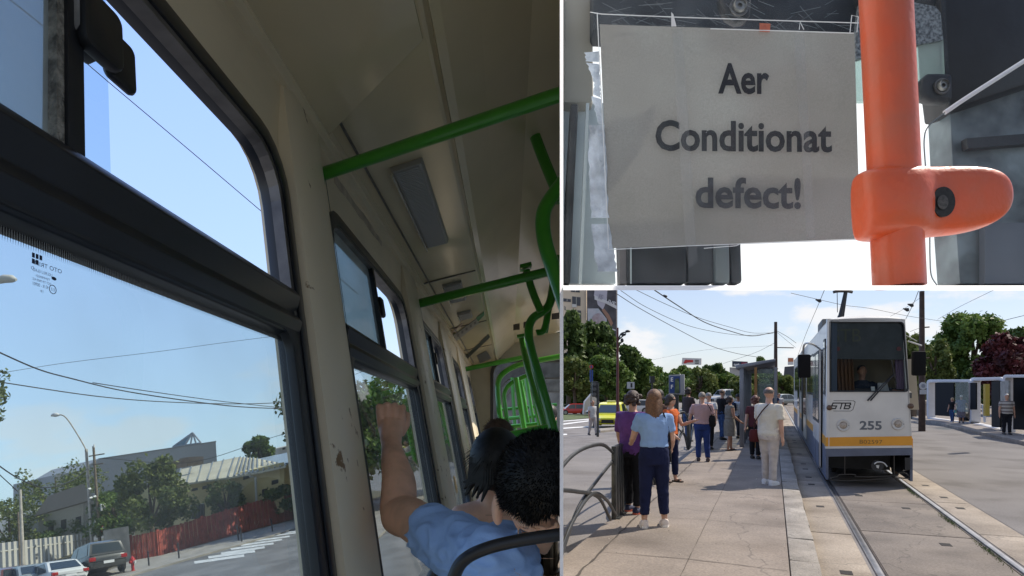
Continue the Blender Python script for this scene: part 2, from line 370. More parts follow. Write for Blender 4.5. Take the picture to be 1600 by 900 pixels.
for i, (a, b) in enumerate(BAYS):
    o = [(x, y, -.80) for x, y in rr(edges[i], edges[i + 1], -2.0, 1.46, .001)]; n_ = [(x, y, -.80) for x, y in rr(a - .06, b + .06, WIN_B - .06, 1.43, .26)]
    mb.ringprism(o, n_, (0, 0, -.12))
wall = mb.build('side_wall', beige, tram)
mb = MB(I)
prof = [(1.46, -.92), (1.46, -.80), (1.60, -.785), (1.74, -.76), (1.80, -.755), (1.80, -.72), (1.84, -.70), (1.84, -.69), (1.93, -.67), (1.93, -.92)]
mb.loft([[(s, t, w) for t, w in prof] for s in (-.5, 2.5, 6, 16.6)]); mb.build('cornice', beige, tram)
mb = MB(I)
prof = [(1.93, -.72), (1.90, -.69), (1.875, -.6), (1.87, 0.0), (1.865, .02), (1.90, .02), (1.90, .045), (1.865, .05), (1.88, .10), (2.02, .3), (2.22, .62), (2.30, 1.2), (2.3, 3.0), (2.42, 3.0), (2.42, -.66)]
mb.loft([[(s, t, w) for t, w in prof] for s in (-.1, 3, 6, 9, 12, 16.6)]); mb.build('ceiling', ceil_m, tram, clip=True)
# ceiling furniture
mb = MB(I)
for s in (3.35, 6.7, 10.1, 13.2): mb.box(s, s + .035, 1.862, 1.875, -.66, 0.0)
mb.box(-.1, 16, 1.855, 1.868, -.60, -.585)
mb.build('ceiling_seam', greyal, tram, clip=True)
mb = MB(I)
h0 = ip(512, 212, t=1.86); h1 = ip(670, 57, t=1.86)
mb.prism([(h0[0], 1.872, h0[2]), (h1[0], 1.872, h1[2] - .03), (-.1, 1.872, h1[2] - .03), (-.1, 1.872, h0[2])], (0, -.02, 0))
mb.build('ceiling_hatch', ceil_m, tram, bevel=.004)
for (sa, sb, wa, wb) in ((3.55, 5.35, -.44, -.19), (7.0, 8.0, -.46, -.2), (8.9, 9.4, -.44, -.2)):
    mb = MB(I); mb.hexa([(sa, 1.88, wa), (sb, 1.88, wa), (sb, 1.88, wb), (sa, 1.88, wb)], [(sa, 1.83, wa + .02), (sb, 1.83, wa + .02), (sb, 1.83, wb - .02), (sa, 1.83, wb - .02)])
    lp = mb.build('ceiling_lamp', mat('lamp_housing', (.38, .37, .34), .5, metal=.1), tram, bevel=.003)
    mb = MB(I); n_ = 60
    for k in range(n_):
        s = lerp(sa + .03, sb - .03, k / n_); mb.box(s, s + (sb - sa) / n_ * .5, 1.822, 1.829, wa + .04, wb - .04)
    mb.build('diffuser', mat('lamp_grille', (.50, .50, .48), .5), lp)
    mb = MB(I); mb.box(sa, sb, 1.80, 1.83, wa + .005, wa + .018); mb.build('trim', mat('bright_trim', (.6, .6, .55), .25, metal=.6), lp)
# stickers on the ceiling
def ceil_quad(name, px, m, t=1.862):
    mb = MB(I); mb.prism([(ip(u, v, t=t)[0], t, ip(u, v, t=t)[2]) for u, v in px], (0, .004, 0)); return mb.build(name, m, tram)
st1 = ceil_quad('route_sticker', [(704, 527), (745, 498), (749, 505), (708, 537)], mat('sticker_grey', (.33, .33, .30), .5))
mb = MB(I)
for k in range(6):
    u, v = lerp(709, 742, k / 5), lerp(529, 505, k / 5)
    mb.poly([(ip(a_, b_, t=1.855)[0], 1.855, ip(a_, b_, t=1.855)[2]) for a_, b_ in ((u - 1.6, v - 1.5), (u + 1.6, v - 3), (u + 2, v + 1), (u - 1.2, v + 2.5))])
mb.build('sticker_symbols', mat('sticker_dark', (.12, .12, .12), .5), st1)
ceil_quad('exit_sticker', [(744, 497), (756, 487), (757, 492), (747, 503)], mat('sticker_green', (.02, .22, .09), .5))
ceil_quad('red_sticker', [(706, 519), (722, 505), (723, 507), (707, 521)], mat('sticker_red', (.4, .3, .25), .5))
ceil_quad('dark_sticker', [(724, 560), (763, 522), (766, 527), (728, 563)], mat('sticker_black', (.03, .035, .03), .5))
ceil_quad('vent', [(745, 556), (760, 548), (768, 560), (750, 568)], mat('vent_grey', (.12, .12, .12), .5))
# peeling paint patch and screws
mb = MB(I)
g = random.Random(4); pts = []
for k in range(12): pts.append((3.15 + k * .13, 1.70 + .03 * g.random(), 0))
pl = [(p[0], p[1] + .04, -.762) for p in pts] + [(p[0], p[1] - .03 * g.random(), -.768) for p in pts[::-1]]
mb.prism(pl, (0, 0, .006)); mb.build('peeling_paint', mat('bare_primer', (.5, .43, .33), .7, var=.2, vs=20), tram)
# windows
for i, (a, b) in enumerate(BAYS):
    mb = MB(I)
    o = [(x, y, -.765) for x, y in rr(a - .075, b + .075, WIN_B - .075, 1.445, .27)]; n_ = [(x, y, -.765) for x, y in rr(a, b, WIN_B, WIN_T, .24)]
    mb.ringprism(o, n_, (0, 0, -.12)); wf = mb.build('window_frame', blackf, tram, bevel=.003)
    mb = MB(I)   # worn inner trim strip
    o = [(x, y, -.775) for x, y in rr(a - .015, b + .012, WIN_B, 1.385, .25)]; n_ = [(x, y, -.775) for x, y in rr(a + .0, b - .035, WIN_B + .03, 1.345, .22)]
    mb.ringprism(o, n_, (0, 0, -.05)); mb.build('trim', greyal, wf)
    mb = MB(I); mb.loft([[(s, t, w) for t, w in ((.50, -.86), (.50, -.78), (.56, -.755), (.60, -.78), (.67, -.75), (.705, -.77), (.705, -.86))] for s in (a, b)])
    mb.build('crossbar', blackf, wf, bevel=.002)
    mb = MB(I); o = [(x, y, -.772) for x, y in rr(a + .005, b - .005, WIN_B + .005, .55, .06)]; n_ = [(x, y, -.772) for x, y in rr(a + .06, b - .10, WIN_B + .08, .51, .09)]
    mb.ringprism(o, n_, (0, 0, -.04)); mb.build('lower_frame', blackr, wf, bevel=.002)
    mb = MB(I); mb.box(a, b, WIN_B, .56, -.832, -.826); mb.build('pane', gl_low, wf)
    dv = a + .45 * (b - a) if i else .835
    mb = MB(I); mb.box(dv - .025, dv + .027, .70, 1.36, -.83, -.775); mb.build('divider', blackr, wf, bevel=.002)
    if i == 0:
        mb = MB(I); mb.box(dv - .048, dv - .026, .70, 1.36, -.825, -.785); mb.build('brush_strip', mat('dirty_brush', (.2, .19, .16), .9, var=.6, vs=60, bump=.6, bs=200), wf)
    mb = MB(I); mb.box(a, dv, .68, 1.38, -.815, -.810); mb.build('sliding_pane', gl_up, wf)
    mb = MB(I); mb.box(dv, dv + (.165 if i == 0 else .05), .68, 1.38, -.826, -.822); mb.build('pane', gl_cl, wf)
    # fastener
    s0 = dv + .03
    mb = MB(I)
    mb.prism([(s0, y, w) for y, w in ((.97, -.80), (1.13, -.80), (1.13, -.755), (.97, -.755))], (.11, 0, 0)) if i else None
    if i:
        mb.build('fastener', blackr, wf, bevel=.01)
    else:
        def roundbox(c, hs, ht, r): return [(c[0] + x - .02, c[1] + y - .06, c[2]) for x, y in rr(-hs, hs, -ht, ht, r)]
        mb.prism(roundbox((.925, 1.13, -.745), .07, .085, .03), (.0, 0, -.035))
        mb.prism([(x + .03, y, -.79) for x, y in [(p[0], p[1]) for p in roundbox((.985, 1.115, 0), .06, .075, .025)]], (0, 0, .022))
        mb.box(.85, .91, .99, 1.10, -.81, -.765)
        fs = mb.build('fastener', blackr, wf, bevel=.005)
        mb = MB(I); mb.lathe([(.035, -.06), (.04, -.05), (.04, .05), (.035, .06)], (.868, 1.085, -.785), (1, 0, 0), (0, 0, 1), (0, 1, 0), 20)
        mb.build('barrel', mat('dusty_plastic', (.18, .18, .17), .7, var=.3, vs=30), fs, smooth=True)
        mb = MB(I)   # printed dot edge of the pane
        for k in range(470):
            s = .55 + k * .006; L_ = .034; mb.poly([(s, .505, -.8255), (s + .0046, .505, -.8255), (s + .0023, .505 - L_, -.8255)])
        mb.build('printed_edge', blackr, wf)
        # glass maker's stamp, reads from outside
        mb = MB(I); c0 = ip(53, 398, w=-.825); c1 = ip(94, 422, w=-.825); c2_ = ip(53, 452, w=-.825)
        c0 = ip(50, 394, w=-.825); sk_ = .56; X0, Y0 = c0[0], c0[1]; c0 = (0, 0, 0); mbo = mb; mb = MB(lambda x, y, z: I(X0 + x * sk_, Y0 + y * sk_, z))
        for r_, n__ in ((0, 3), (1, 2)):
            for q in range(n__): x = c0[0] + q * .0165; y = c0[1] - r_ * .022; mb.poly([(x, y, -.825), (x + .0125, y, -.825), (x + .0125, y - .018, -.825), (x, y - .018, -.825)])
        cx = c0[0] + .055; yy = c0[1]
        for s_, x, y, h in (('OTO TRIM', .075, -.042, .017), ('UGURLU GLASS', .048, -.066, .0115), ('TEMPERED', .05, -.084, .0085), ('DOT 739 M600 AS2', .045, -.099, .009), ('43 R - 00901', .04, -.117, .0125), ('19', .045, -.136, .010)):
            text_mb(mb, s_, (c0[0] + x, yy + y, -.825), (1, 0, 0), (0, 1, 0), h, mirror=True, squeeze=.8 if len(s_) > 9 else 1.15)
        for cx_, cy_, r_ in ((c0[0] + .095, yy - .112, .017), (c0[0] + .004, yy - .056, .006)):
            mb.ringprism([(cx_ + r_ * math.cos(q), cy_ + r_ * math.sin(q), -.825) for q in [2 * PI * k / 20 for k in range(20)]], [(cx_ + r_ * .86 * math.cos(q), cy_ + r_ * .86 * math.sin(q), -.825) for q in [2 * PI * k / 20 for k in range(20)]], (0, 0, -.0006))
        text_mb(mb, 'E13', (c0[0] + .095, yy - .118, -.825), (1, 0, 0), (0, 1, 0), .012, mirror=True, squeeze=.7)
        mb.lathe([(.001, 0), (.012, 0)], (c0[0] + .1, yy - .07, -.825), (1, 0, 0), (0, .55, 0), (0, 0, -1), 16)
        mb.build('glass_stamp', mat('stamp_ink', (.015, .02, .05), .6), wf)
for i in range(4):
    a, b = BAYS[i][1] + .085, BAYS[i + 1][0] - .085
    mb = MB(I)
    pr = [(a, -.81), (a + .02, -.74), (a + .09, -.715), (b - .12, -.715), (b - .03, -.74), (b, -.81)]
    mb.loft([[(s, t, w) for s, w in pr] for t in (-2.0, -1, 0, 1.3, 1.55, 1.8)]); mb.build('pillar', pil_m, tram, smooth=True)
    mb = MB(I); mb.box(b - .10, b - .09, -2, 1.5, -.7135, -.7125); mb.build('pillar_seam', blackr, tram)
mb = MB(I); mb.box(-.5, 16.6, -3.4, -2.0, -.95, -.72); mb.build('lower_wall', beige, tram)
mb = MB(I); mb.box(-.5, 30, -3.5, -3.4, -.95, 2.5); mb.build('floor', mat('dark_floor', (.05, .05, .055), .6), tram, clip=True)
# green rails
def rail(pts, r, name='grab_rail', n=12, clip=True):
    mb = MB(I); mb.tube(bez(pts, 8) if len(pts) > 2 else pts, r, n); return mb.build(name, green, tram, smooth=True, clip=clip)
def pr_(lst): return [ip(u, v, s=s) for u, v, s in lst]
b1 = rail([(2.9, 1.63, -.80), (2.9, 1.63, .9)], .042)
mb = MB(I); mb.lathe([(.085, 0), (.09, .01), (.05, .025)], (2.9, 1.63, -.80), (1, 0, 0), (0, 1, 0), (0, 0, 1), 20); mb.build('flange', green, b1)
b2 = rail([(6.4, 1.56, -.79), (6.4, 1.56, .95)], .055)
mb = MB(I); mb.lathe([(.1, 0), (.1, .02)], (6.4, 1.56, -.79), (1, 0, 0), (0, 1, 0), (0, 0, 1), 16); mb.build('flange', green, b2)
rail([(14.3, 1.56, -.79), (14.3, 1.56, .95)], .06)
rail(pr_([(833, 205, 4.5), (850, 250, 4.5), (877, 315, 4.5)]), .045)
rail(pr_([(890, 272, 3.6), (862, 308, 3.6), (849, 335, 3.6), (851, 375, 3.6), (866, 425, 3.6), (895, 510, 3.6)]), .047)
for (u, v, s) in ((833, 204, 4.5), (822, 420, 7), (814, 527, 11)):
    mb = MB(I); c = ip(u, v, s=s); mb.box(c[0] - .1, c[0] + .1, c[1] - .0, c[1] + .05, c[2] - .07, c[2] + .07); mb.build('flange', green, tram, bevel=.005)
rail(pr_([(822, 422, 7), (832, 455, 7), (845, 487, 7)]), .045)
rail(pr_([(875, 400, 7.2), (866, 440, 7.2), (857, 478, 7.2), (832, 498, 7.2), (826, 520, 7.2), (832, 553, 7.2), (846, 600, 7.2), (862, 660, 7.2), (880, 730, 7.2)]), .052)
rail(pr_([(858, 480, 7.4), (850, 515, 7.4), (838, 520, 7.4)]), .04)
rail(pr_([(867, 430, 8), (852, 520, 8)]), .035)
rail(pr_([(815, 528, 11), (823, 570, 11), (843, 640, 11), (862, 712, 11)]), .055)
rail(pr_([(826, 535, 11.2), (838, 590, 11.2), (858, 665, 11.2), (876, 722, 11.2)]), .06)
rail(pr_([(745, 692, 5.2), (800, 683, 5.2), (857, 672, 5.2)]), .052, 'seat_rail')
rail(pr_([(786, 680, 15), (780, 640, 15), (778, 600, 15), (788, 582, 15), (815, 569, 15), (880, 556, 15)]), .07)
rail(pr_([(795, 676, 16), (790, 640, 16), (788, 615, 16), (797, 600, 16), (815, 590, 16), (835, 583, 16)]), .06)
for u0, u1, s in ((830, 848, 15), (840, 862, 18), (848, 868, 22), (816, 828, 24), (806, 822, 14), (812, 830, 18), (822, 838, 20), (800, 806, 22)): rail(pr_([(u0, 590, s), (u1, 690, s)]), .065)
for v0, s in ((655, 20), (640, 24), (668, 17)): rail(pr_([(782, v0, s), (870, v0 - 8, s)]), .06)
# far bulkhead, bellows and the next car
cream = mat('cream_bulkhead', (.42, .39, .31), .4, var=.05)
def portal(s, o, n_, depth, m, name):
    mb = MB(I)
    P = lambda l: [ip(u, v, s=s) for u, v in l]
    mb.ringprism(P(o), P(n_), (depth, 0, 0)); return mb.build(name, m, tram, clip=True)
def rrp(x0, x1, y0, y1, r): return [(x, y) for x, y in rr(x0, x1, y0, y1, r, 6)]
portal(16.6, rrp(715, 1000, 520, 900, 1), rrp(768, 960, 562, 860, 22), .5, cream, 'bulkhead')
portal(16.5, rrp(766, 962, 560, 862, 23), rrp(771, 957, 565, 857, 20), .3, mat('dark_seal', (.05, .05, .05), .5), 'portal_seal')
portal(22, rrp(740, 990, 540, 870, 1), rrp(784, 944, 590, 790, 20), .6, mat('bellows', (.10, .095, .08), .8, var=.3), 'bellows')
portal(27, rrp(760, 980, 560, 840, 1), rrp(791, 937, 612, 770, 12), .6, mat('bellows2', (.17, .16, .13), .8, var=.3), 'bellows')
mb = MB(I); mb.prism([ip(u, v, s=34) for u, v in ((770, 570), (900, 570), (900, 760), (770, 760))], (.3, 0, 0)); mb.build('end_wall', mat('far_wall', (.20, .19, .16), .6, var=.5, vs=1.5), tram, clip=True)
for u, v, w_, h_, s in ((800, 655, 9, 14, 33), (815, 652, 8, 16, 33), (833, 650, 9, 18, 33)):
    mb = MB(I); mb.prism([ip(x, y, s=s) for x, y in ((u, v), (u + w_, v), (u + w_, v + h_), (u, v + h_))], (.1, 0, 0)); mb.build('end_window', mat('end_window_glass', (.3, .32, .34), .3), tram)
mb = MB(I)
for u, v, w_, s in ((802, 507, 10, 12.4), (818, 503, 14, 12.4), (862, 490, 12, 12.4)):
    mb.prism([ip(u, v, s=s), ip(u + w_, v - 2, s=s), ip(u + w_, v + 8, s=s), ip(u, v + 9, s=s)], (.02, 0, 0))
    mb.build('ceiling_grille', mat('grille_dark', (.05, .045, .04), .7), tram); mb = MB(I)
# seats: the dark back rims
seatrim = mat('seat_rim', (.012, .012, .014), .3, var=.2, vs=20); seatgrey = mat('seat_grey', (.17, .18, .19), .5, var=.1, vs=8)
def seat(rimpx, Y, r, backpx, thick=.03):
    mb = MB(); mb.tube(bez([tuple(WP(u, v, Y)) for u, v in rimpx], 8), r, 12); st = mb.build('seat_rim', seatrim, tram, smooth=True, clip=True)
    if backpx: mb = MB(); mb.prism([tuple(WP(u, v, Y + .01)) for u, v in backpx], (0, thick, 0)); mb.build('seat_back', seatgrey, st, bevel=.008, clip=True)
seat([(690, 960), (708, 905), (724, 876), (760, 857), (820, 843), (900, 832)], .92, .0095, None)
seat([(744, 850), (743, 815), (750, 788), (768, 774), (800, 768), (830, 775)], 2.1, .012, [(756, 850), (756, 828), (772, 817), (830, 815), (830, 850)])
seat([(760, 805), (760, 775), (766, 762), (780, 755), (800, 755)], 2.7, .014, [(765, 800), (768, 772), (800, 768), (800, 800)])
# ================================================================== THE STREET OUTSIDE THE TRAM
HL = 4.5
AW = -D3                                     # away from the tram
def og(u, v, h=0.0):
    r = ray(u, v); k = (h - HL) / r.dot(NH); return CAM + r * k
def rel(p): return p
asph = mat('asphalt_left', (.17, .165, .16), .9, var=.25, vs=.6, bump=.15, bs=30)
side_m = mat('sidewalk_left', (.32, .29, .25), .9, var=.2, vs=1.2, bump=.1, bs=20)
def gsheet(name, px, m, h=0.0, th=0.0):
    mb = MB()
    P = [tuple(og(u, v, h)) for u, v in px]
    if th: mb.prism([tuple(Vector(p) - NH * th) for p in P], NH * th)
    else: mb.poly(P)
    return tag(mb.build(name, m), kind='structure')
# one large sheet out to the horizon
mb = MB(); o0 = CAM - NH * HL
far = 900
mb.poly([tuple(o0 + D1 * a + AW * b) for a, b in ((-60, 3.0), (-60, far), (far, far), (far, 12), (20, 3.0))]); tag(mb.build('street_ground', asph), kind='structure')
gsheet('sidewalk', [(150, 915), (207, 897), (440, 832), (500, 812), (500, 800), (440, 817), (250, 868), (205, 876), (120, 900)], side_m, .10, .12)
gsheet('garden_ground', [(60, 905), (205, 877), (440, 818), (560, 786), (640, 770), (560, 765), (300, 800), (60, 870)], mat('garden_soil', (.10, .09, .05), .95, var=.4, vs=1), .05)
wp = mat('road_paint', (.62, .62, .60), .8, var=.15, vs=3)
Ls = [(303, 879), (325, 871), (345, 865), (360, 858), (376, 852), (390, 846), (403, 840), (415, 836)]; Rs = [(381, 868), (398, 861), (413, 855), (427, 849), (440, 843), (452, 838), (465, 832), (478, 828)]
mb = MB()
for k, (a, b) in enumerate(zip(Ls, Rs)):
    t = lerp(1.9, .8, k / 7); P = [og(a[0], a[1] - t, .012), og(b[0], b[1] - t, .012), og(b[0] + 1, b[1] + t, .012), og(a[0] + 1, a[1] + t, .012)]
    mb.poly([tuple(p) for p in P])
tag(mb.build('crosswalk_markings', wp), kind='structure')
gsheet('lane_marking', [(520, 848), (562, 826), (563, 829), (522, 852)], wp, .012)
gsheet('sidewalk_far', [(560, 800), (600, 780), (690, 752), (720, 745), (690, 760), (640, 790), (590, 840)], side_m, .10, .10)
# red fence
redw = mat('red_paint_wood', (.36, .075, .05), .8, var=.25, vs=2.5, bump=.2, bs=15)
fb = [(206, 877), (250, 868), (320, 849), (358, 839), (393, 829), (428, 820), (480, 806), (540, 789)]
ft = [(205, 838), (248, 829), (320, 808), (356, 797), (391, 787), (426, 777), (478, 762), (538, 746)]
fr_ = thing('board_fence', 'long weathered red board fence along the sidewalk in front of the yellow house', 'fence', og(*fb[0]))
def ontop(b, v):   # height above point b where the plumb line passes photo row v
    lo, hi = 0, 60
    for _ in range(40):
        m = (lo + hi) / 2; p = b + UPL * m - CAM; vv = PY - FL * p.z / p.y
        if vv > v: lo = m
        else: hi = m
    return lo
for k in range(len(fb) - 1):
    p, q = og(*fb[k]), og(*fb[k + 1]); hp, hq = ontop(p, ft[k][1]), ontop(q, ft[k + 1][1]); n = max(6, int((q - p).length / .16)); mb = MB()
    e = (q - p).normalized(); nn = e.cross(UPL)
    for j in range(n):
        t0, t1 = j / n, (j + .86) / n; h = lerp(hp, hq, t0) * (1 + random.uniform(-.02, .02)); a, b = p.lerp(q, t0), p.lerp(q, t1); o_ = nn * (.0 if j % 2 else .02)
        mb.prism([tuple(a + o_), tuple(b + o_), tuple(b + UPL * h + o_), tuple(a + UPL * h + o_)], nn * .02)
    mb.prism([tuple(p + UPL * .3 - nn * .04), tuple(q + UPL * .3 - nn * .04), tuple(q + UPL * .42 - nn * .04), tuple(p + UPL * .42 - nn * .04)], nn * .04)
    mb.build('fence_panel', redw, fr_)
    mb = MB(); mb.prism([tuple(p - e * .1), tuple(p + e * .1), tuple(p + e * .1 + UPL * hp * 1.05), tuple(p - e * .1 + UPL * hp * 1.05)], nn * -.12); mb.build('post', redw, fr_)
def block(name, label, cat, bpx, tpx, depth, m, group=None, base=None):
    """a wall-like block whose face follows base and top photo points, given real thickness"""
    b = [base(u, v) if base else og(u, v) for u, v in bpx]
    top = []
    for p, t in zip(b, tpx): top.append(p + UPL * ontop(p, t[1]))
    mb = MB(); mb.prism([tuple(x) for x in b + top[::-1]], AW * depth)
    o = mb.build(name, m, None, loc=b[0]); tag(o, label, cat, group); return o
block('garden_wall', 'low rough concrete wall between the grey car and the red fence', 'wall', [(170, 884), (205, 878)], [(167, 828), (204, 822)], .3, mat('rough_concrete', (.38, .34, .28), .95, var=.2, vs=2, bump=.4, bs=10))
# bollards
bol_m = mat('bollard_paint', (.022, .024, .028), .5)
def bollard(u, v0, v1, label):
    p = og(u, v0, .02); h = ontop(p, v1); mb = MB(frame(p, D1, AW, UPL)); r = h * .055
    mb.lathe([(r, 0), (r, h * .82), (r * .72, h * .84), (r * .72, h * .87), (r * 1.1, h * .89), (r * 1.1, h * .97), (r * .5, h)], n=12)
    tag(mb.build('bollard', bol_m, None, loc=p, smooth=True), label, 'bollard', 'bollards along the sidewalk')
bollard(194, 897, 871, 'dark bollard just right of the grey off-road car'); bollard(233, 886, 861, 'dark bollard just right of the red hydrant')
bollard(280, 874, 848, 'dark bollard in front of the red fence, left of the crosswalk'); bollard(373, 846, 820, 'dark bollard nearer of the close pair beside the crosswalk')
bollard(378, 848, 823, 'dark bollard right one of the close pair beside the crosswalk'); bollard(426, 832, 810, 'dark bollard behind the far end of the crosswalk'); bollard(472, 821, 797, 'dark bollard seen just left of the black window edge')
# hydrant
p = og(208, 893, .05); h = ontop(p, 869); redp = mat('hydrant_red', (.45, .02, .02), .4); hy = thing('fire_hydrant', 'small red fire hydrant on the kerb in front of the red fence', 'hydrant', p)
F_ = frame(p, D1 * h, AW * h, UPL * h)
mb = MB(F_); mb.lathe([(.2, 0), (.2, .06), (.11, .08), (.11, .5), (.19, .54), (.2, .8), (.13, .9), (.04, 1)], n=14); mb.build('barrel', redp, hy, smooth=True)
mb = MB(F_); mb.tube([(-.3, 0, .66), (.3, 0, .66)], .09, 10); mb.build('outlet', redp, hy, smooth=True)
mb = MB(F_); mb.tube([(0, -.28, .62), (0, 0, .62)], .1, 10); mb.build('outlet', mat('hydrant_cap', (.5, .5, .5), .4), hy, smooth=True)
# poles
conc = mat('concrete_pole', (.44, .40, .35), .85, var=.2, vs=3); wood = mat('wooden_pole', (.17, .135, .10), .9, var=.3, vs=5)
def pole(name, label, b, t, r0, r1, m, group=None):
    p = og(*b); h = ontop(p, t[1]); th = thing(name, label, 'pole', p, group); mb = MB(frame(p, D1, AW, UPL))
    mb.tube([(0, 0, -.2), (0, 0, h * .5), (0, 0, h)], [r0, (r0 + r1) / 2, r1], 12); mb.build('shaft', m, th, smooth=True); return th, p, h
th, p, h = pole('street_lamp', 'concrete street lamp pole with a curved arm behind the grey car', (145, 868), (134, 702), .17, .13, conc)
def at(u, v, p): return tuple(CAM + ray(u, v) * (p.y - CAM.y))
mb = MB(); mb.tube(bez([at(135, 705, p), at(131, 696, p), at(118, 674, p), at(106, 656, p), at(98, 649, p), at(88, 648, p)], 6), .05, 8); mb.build('arm', conc, th, smooth=True)
mb = MB(); mb.tube(bez([at(93, 648.5, p), at(88, 648, p), at(83, 648.5, p), at(79.5, 650, p)], 4), [.06, .10, .13, .16, .17, .18, .17, .16, .14, .12, .10, .07, .03], 10); mb.build('lamp_head', mat('lamp_glass', (.7, .7, .68), .3), th, smooth=True)
for (u, v) in ((139, 764), (141, 778), (147, 776)):
    mb = MB(); c = Vector(at(u, v, p)); mb.tube([tuple(c - D1 * .12), tuple(c + D1 * .16)], [.06, .09], 8); mb.build('camera_housing', mat('white_plastic', (.75, .75, .73), .4), th, smooth=True)
def tri_sign(u, v, r, Y):
    pass
c = Vector(at(145, 819, p)) - AW * .25; rr_ = .30
mb = MB(frame(c, D1, UPL, AW)); mb.prism([(-rr_, -.2, 0), (rr_, -.2, 0), (0, rr_ * 1.15, 0)], (0, 0, .02)); sg = mb.build('warning_sign', mat('sign_back', (.62, .62, .6), .5), th)
mb = MB(frame(c - AW * .003, D1, UPL, AW)); [mb.box(x, x + .05, -.15, -.15 + h_, 0, .002) for x, h_ in ((-.14, .09), (-.05, .13), (.05, .10))]; mb.build('sign_marks', bol_m, sg)
th, p, h = pole('utility_pole', 'dark wooden utility pole with two crossarms and a speed sign, right of the concrete lamp', (157, 866), (149, 697), .16, .11, wood)
mb = MB(); mb.tube([at(139, 713, p), at(163, 709, p)], .05, 8); mb.build('crossarm', wood, th); mb = MB(); mb.tube([at(145, 726, p), at(161, 724, p)], .045, 8); mb.build('crossarm', wood, th)
mb = MB(); mb.tube([at(147, 699, p), at(147, 694, p)], [.08, .04], 8); mb.build('insulator', mat('white_plastic'), th)
mb = MB(frame(Vector(at(157.5, 793, p)) - AW * .3, D1, UPL, AW)); mb.box(-.3, .3, -.28, .28, 0, .12); mb.build('meter_box', mat('box_grey', (.45, .45, .45), .5), th, bevel=.02)
c = Vector(at(157, 827, p)) - AW * .3
mb = MB(frame(c, D1, UPL, AW)); mb.lathe([(.27, 0), (.27, .02)], n=24); sg = mb.build('speed_sign', mat('sign_red', (.5, .03, .03), .5), th)
mb = MB(frame(c - AW * .004, D1, UPL, AW)); mb.lathe([(.205, 0), (.205, .003)], n=24); mb.build('sign_face', mat('sign_white', (.75, .75, .73), .5), sg)
mb = MB(frame(c - AW * .008, D1, UPL, AW)); text_mb(mb, '30', (0, -.11, 0), (1, 0, 0), (0, 1, 0), .22, bold=.03); mb.build('sign_number', bol_m, sg)
mb = MB(frame(Vector(at(159, 847, p)) - AW * .25, D1, UPL, AW)); mb.box(-.1, .1, -.13, .13, 0, .02); mb.build('notice', mat('sign_white'), th)
pole('utility_pole', 'thin grey concrete pole among the sparse trees at the far left', (37, 905), (26, 765), .15, .1, conc)
pole('utility_pole', 'slim dark pole just left of the grey pole among the trees', (32, 900), (25, 800), .08, .07, wood)
# near street lamp whose head reaches in at the left edge
c = WP(8, 437, 14); th = thing('street_lamp', 'pale cobra street lamp head reaching in above the glass stamp at the left edge', 'street lamp', c)
mb = MB(frame(c, (1, 0, .12), (0, 1, 0), (-.1, 0, 1))); mb.tube([(-.34, 0, -.05), (-.2, 0, -.01), (0, 0, .02), (.15, 0, .0), (.24, 0, -.03)], [.035, .07, .095, .085, .03], 12); mb.build('lamp_head', mat('lamp_shell', (.55, .53, .48), .5), th, smooth=True)
mb = MB(frame(c, (1, 0, .12), (0, 1, 0), (-.1, 0, 1))); mb.tube([(-3, 0, -.9), (-.3, 0, -.055)], .035, 8); mb.build('arm', conc, th, smooth=True)
# overhead wires
wm = mat('wire', (.015, .015, .017), .6)
def wire(px, Ya, Yb, r, label, group='overhead wires outside the tram', n=6):
    m = len(px); pts = [tuple(WP(u, v, lerp(Ya, Yb, k / (m - 1)))) for k, (u, v) in enumerate(px)]
    mb = MB(); mb.tube(bez(pts, n), r, 6); tag(mb.build('overhead_wire', wm, smooth=True), label, 'wire', group)
wire([(-20, 541), (0, 551), (60, 577), (110, 591), (200, 612), (330, 631), (400, 637), (480, 639)], 16, 30, .022, 'thick overhead wire sagging across the lower window, lowest on the right')
wire([(-20, 595), (0, 597), (150, 619), (260, 628), (380, 631), (480, 627)], 18, 32, .02, 'overhead wire running nearly level just above the thick sagging one')
wire([(145, 598), (230, 611), (330, 625), (400, 633), (480, 641)], 20, 32, .016, 'thin overhead wire joining the thick sagging one in mid span')
wire([(12, 581), (110, 566), (250, 549), (360, 534), (480, 519)], 20, 26, .008, 'hair-thin wire climbing to the right across the lower window')
wire([(10, -5), (75, 47), (167, 126), (300, 238), (434, 352), (560, 460)], 12, 15, .009, 'single wire falling steeply across the open upper window')
wire([(-10, 722), (30, 748), (70, 762), (110, 752), (136, 733)], 30, 40, .03, 'slack cable hanging between the poles at the far left')
wire([(-10, 733), (28, 768)], 30, 33, .022, 'short straight cable reaching the thin grey pole at the far left')
wire([(160, 716), (300, 722), (430, 682), (490, 668)], 40, 48, .02, 'slack cable from the wooden pole to the right past the small round tree')
wire([(555, 585), (580, 576), (600, 583), (640, 612)], 25, 26, .012, 'short wire seen through the second upper window')
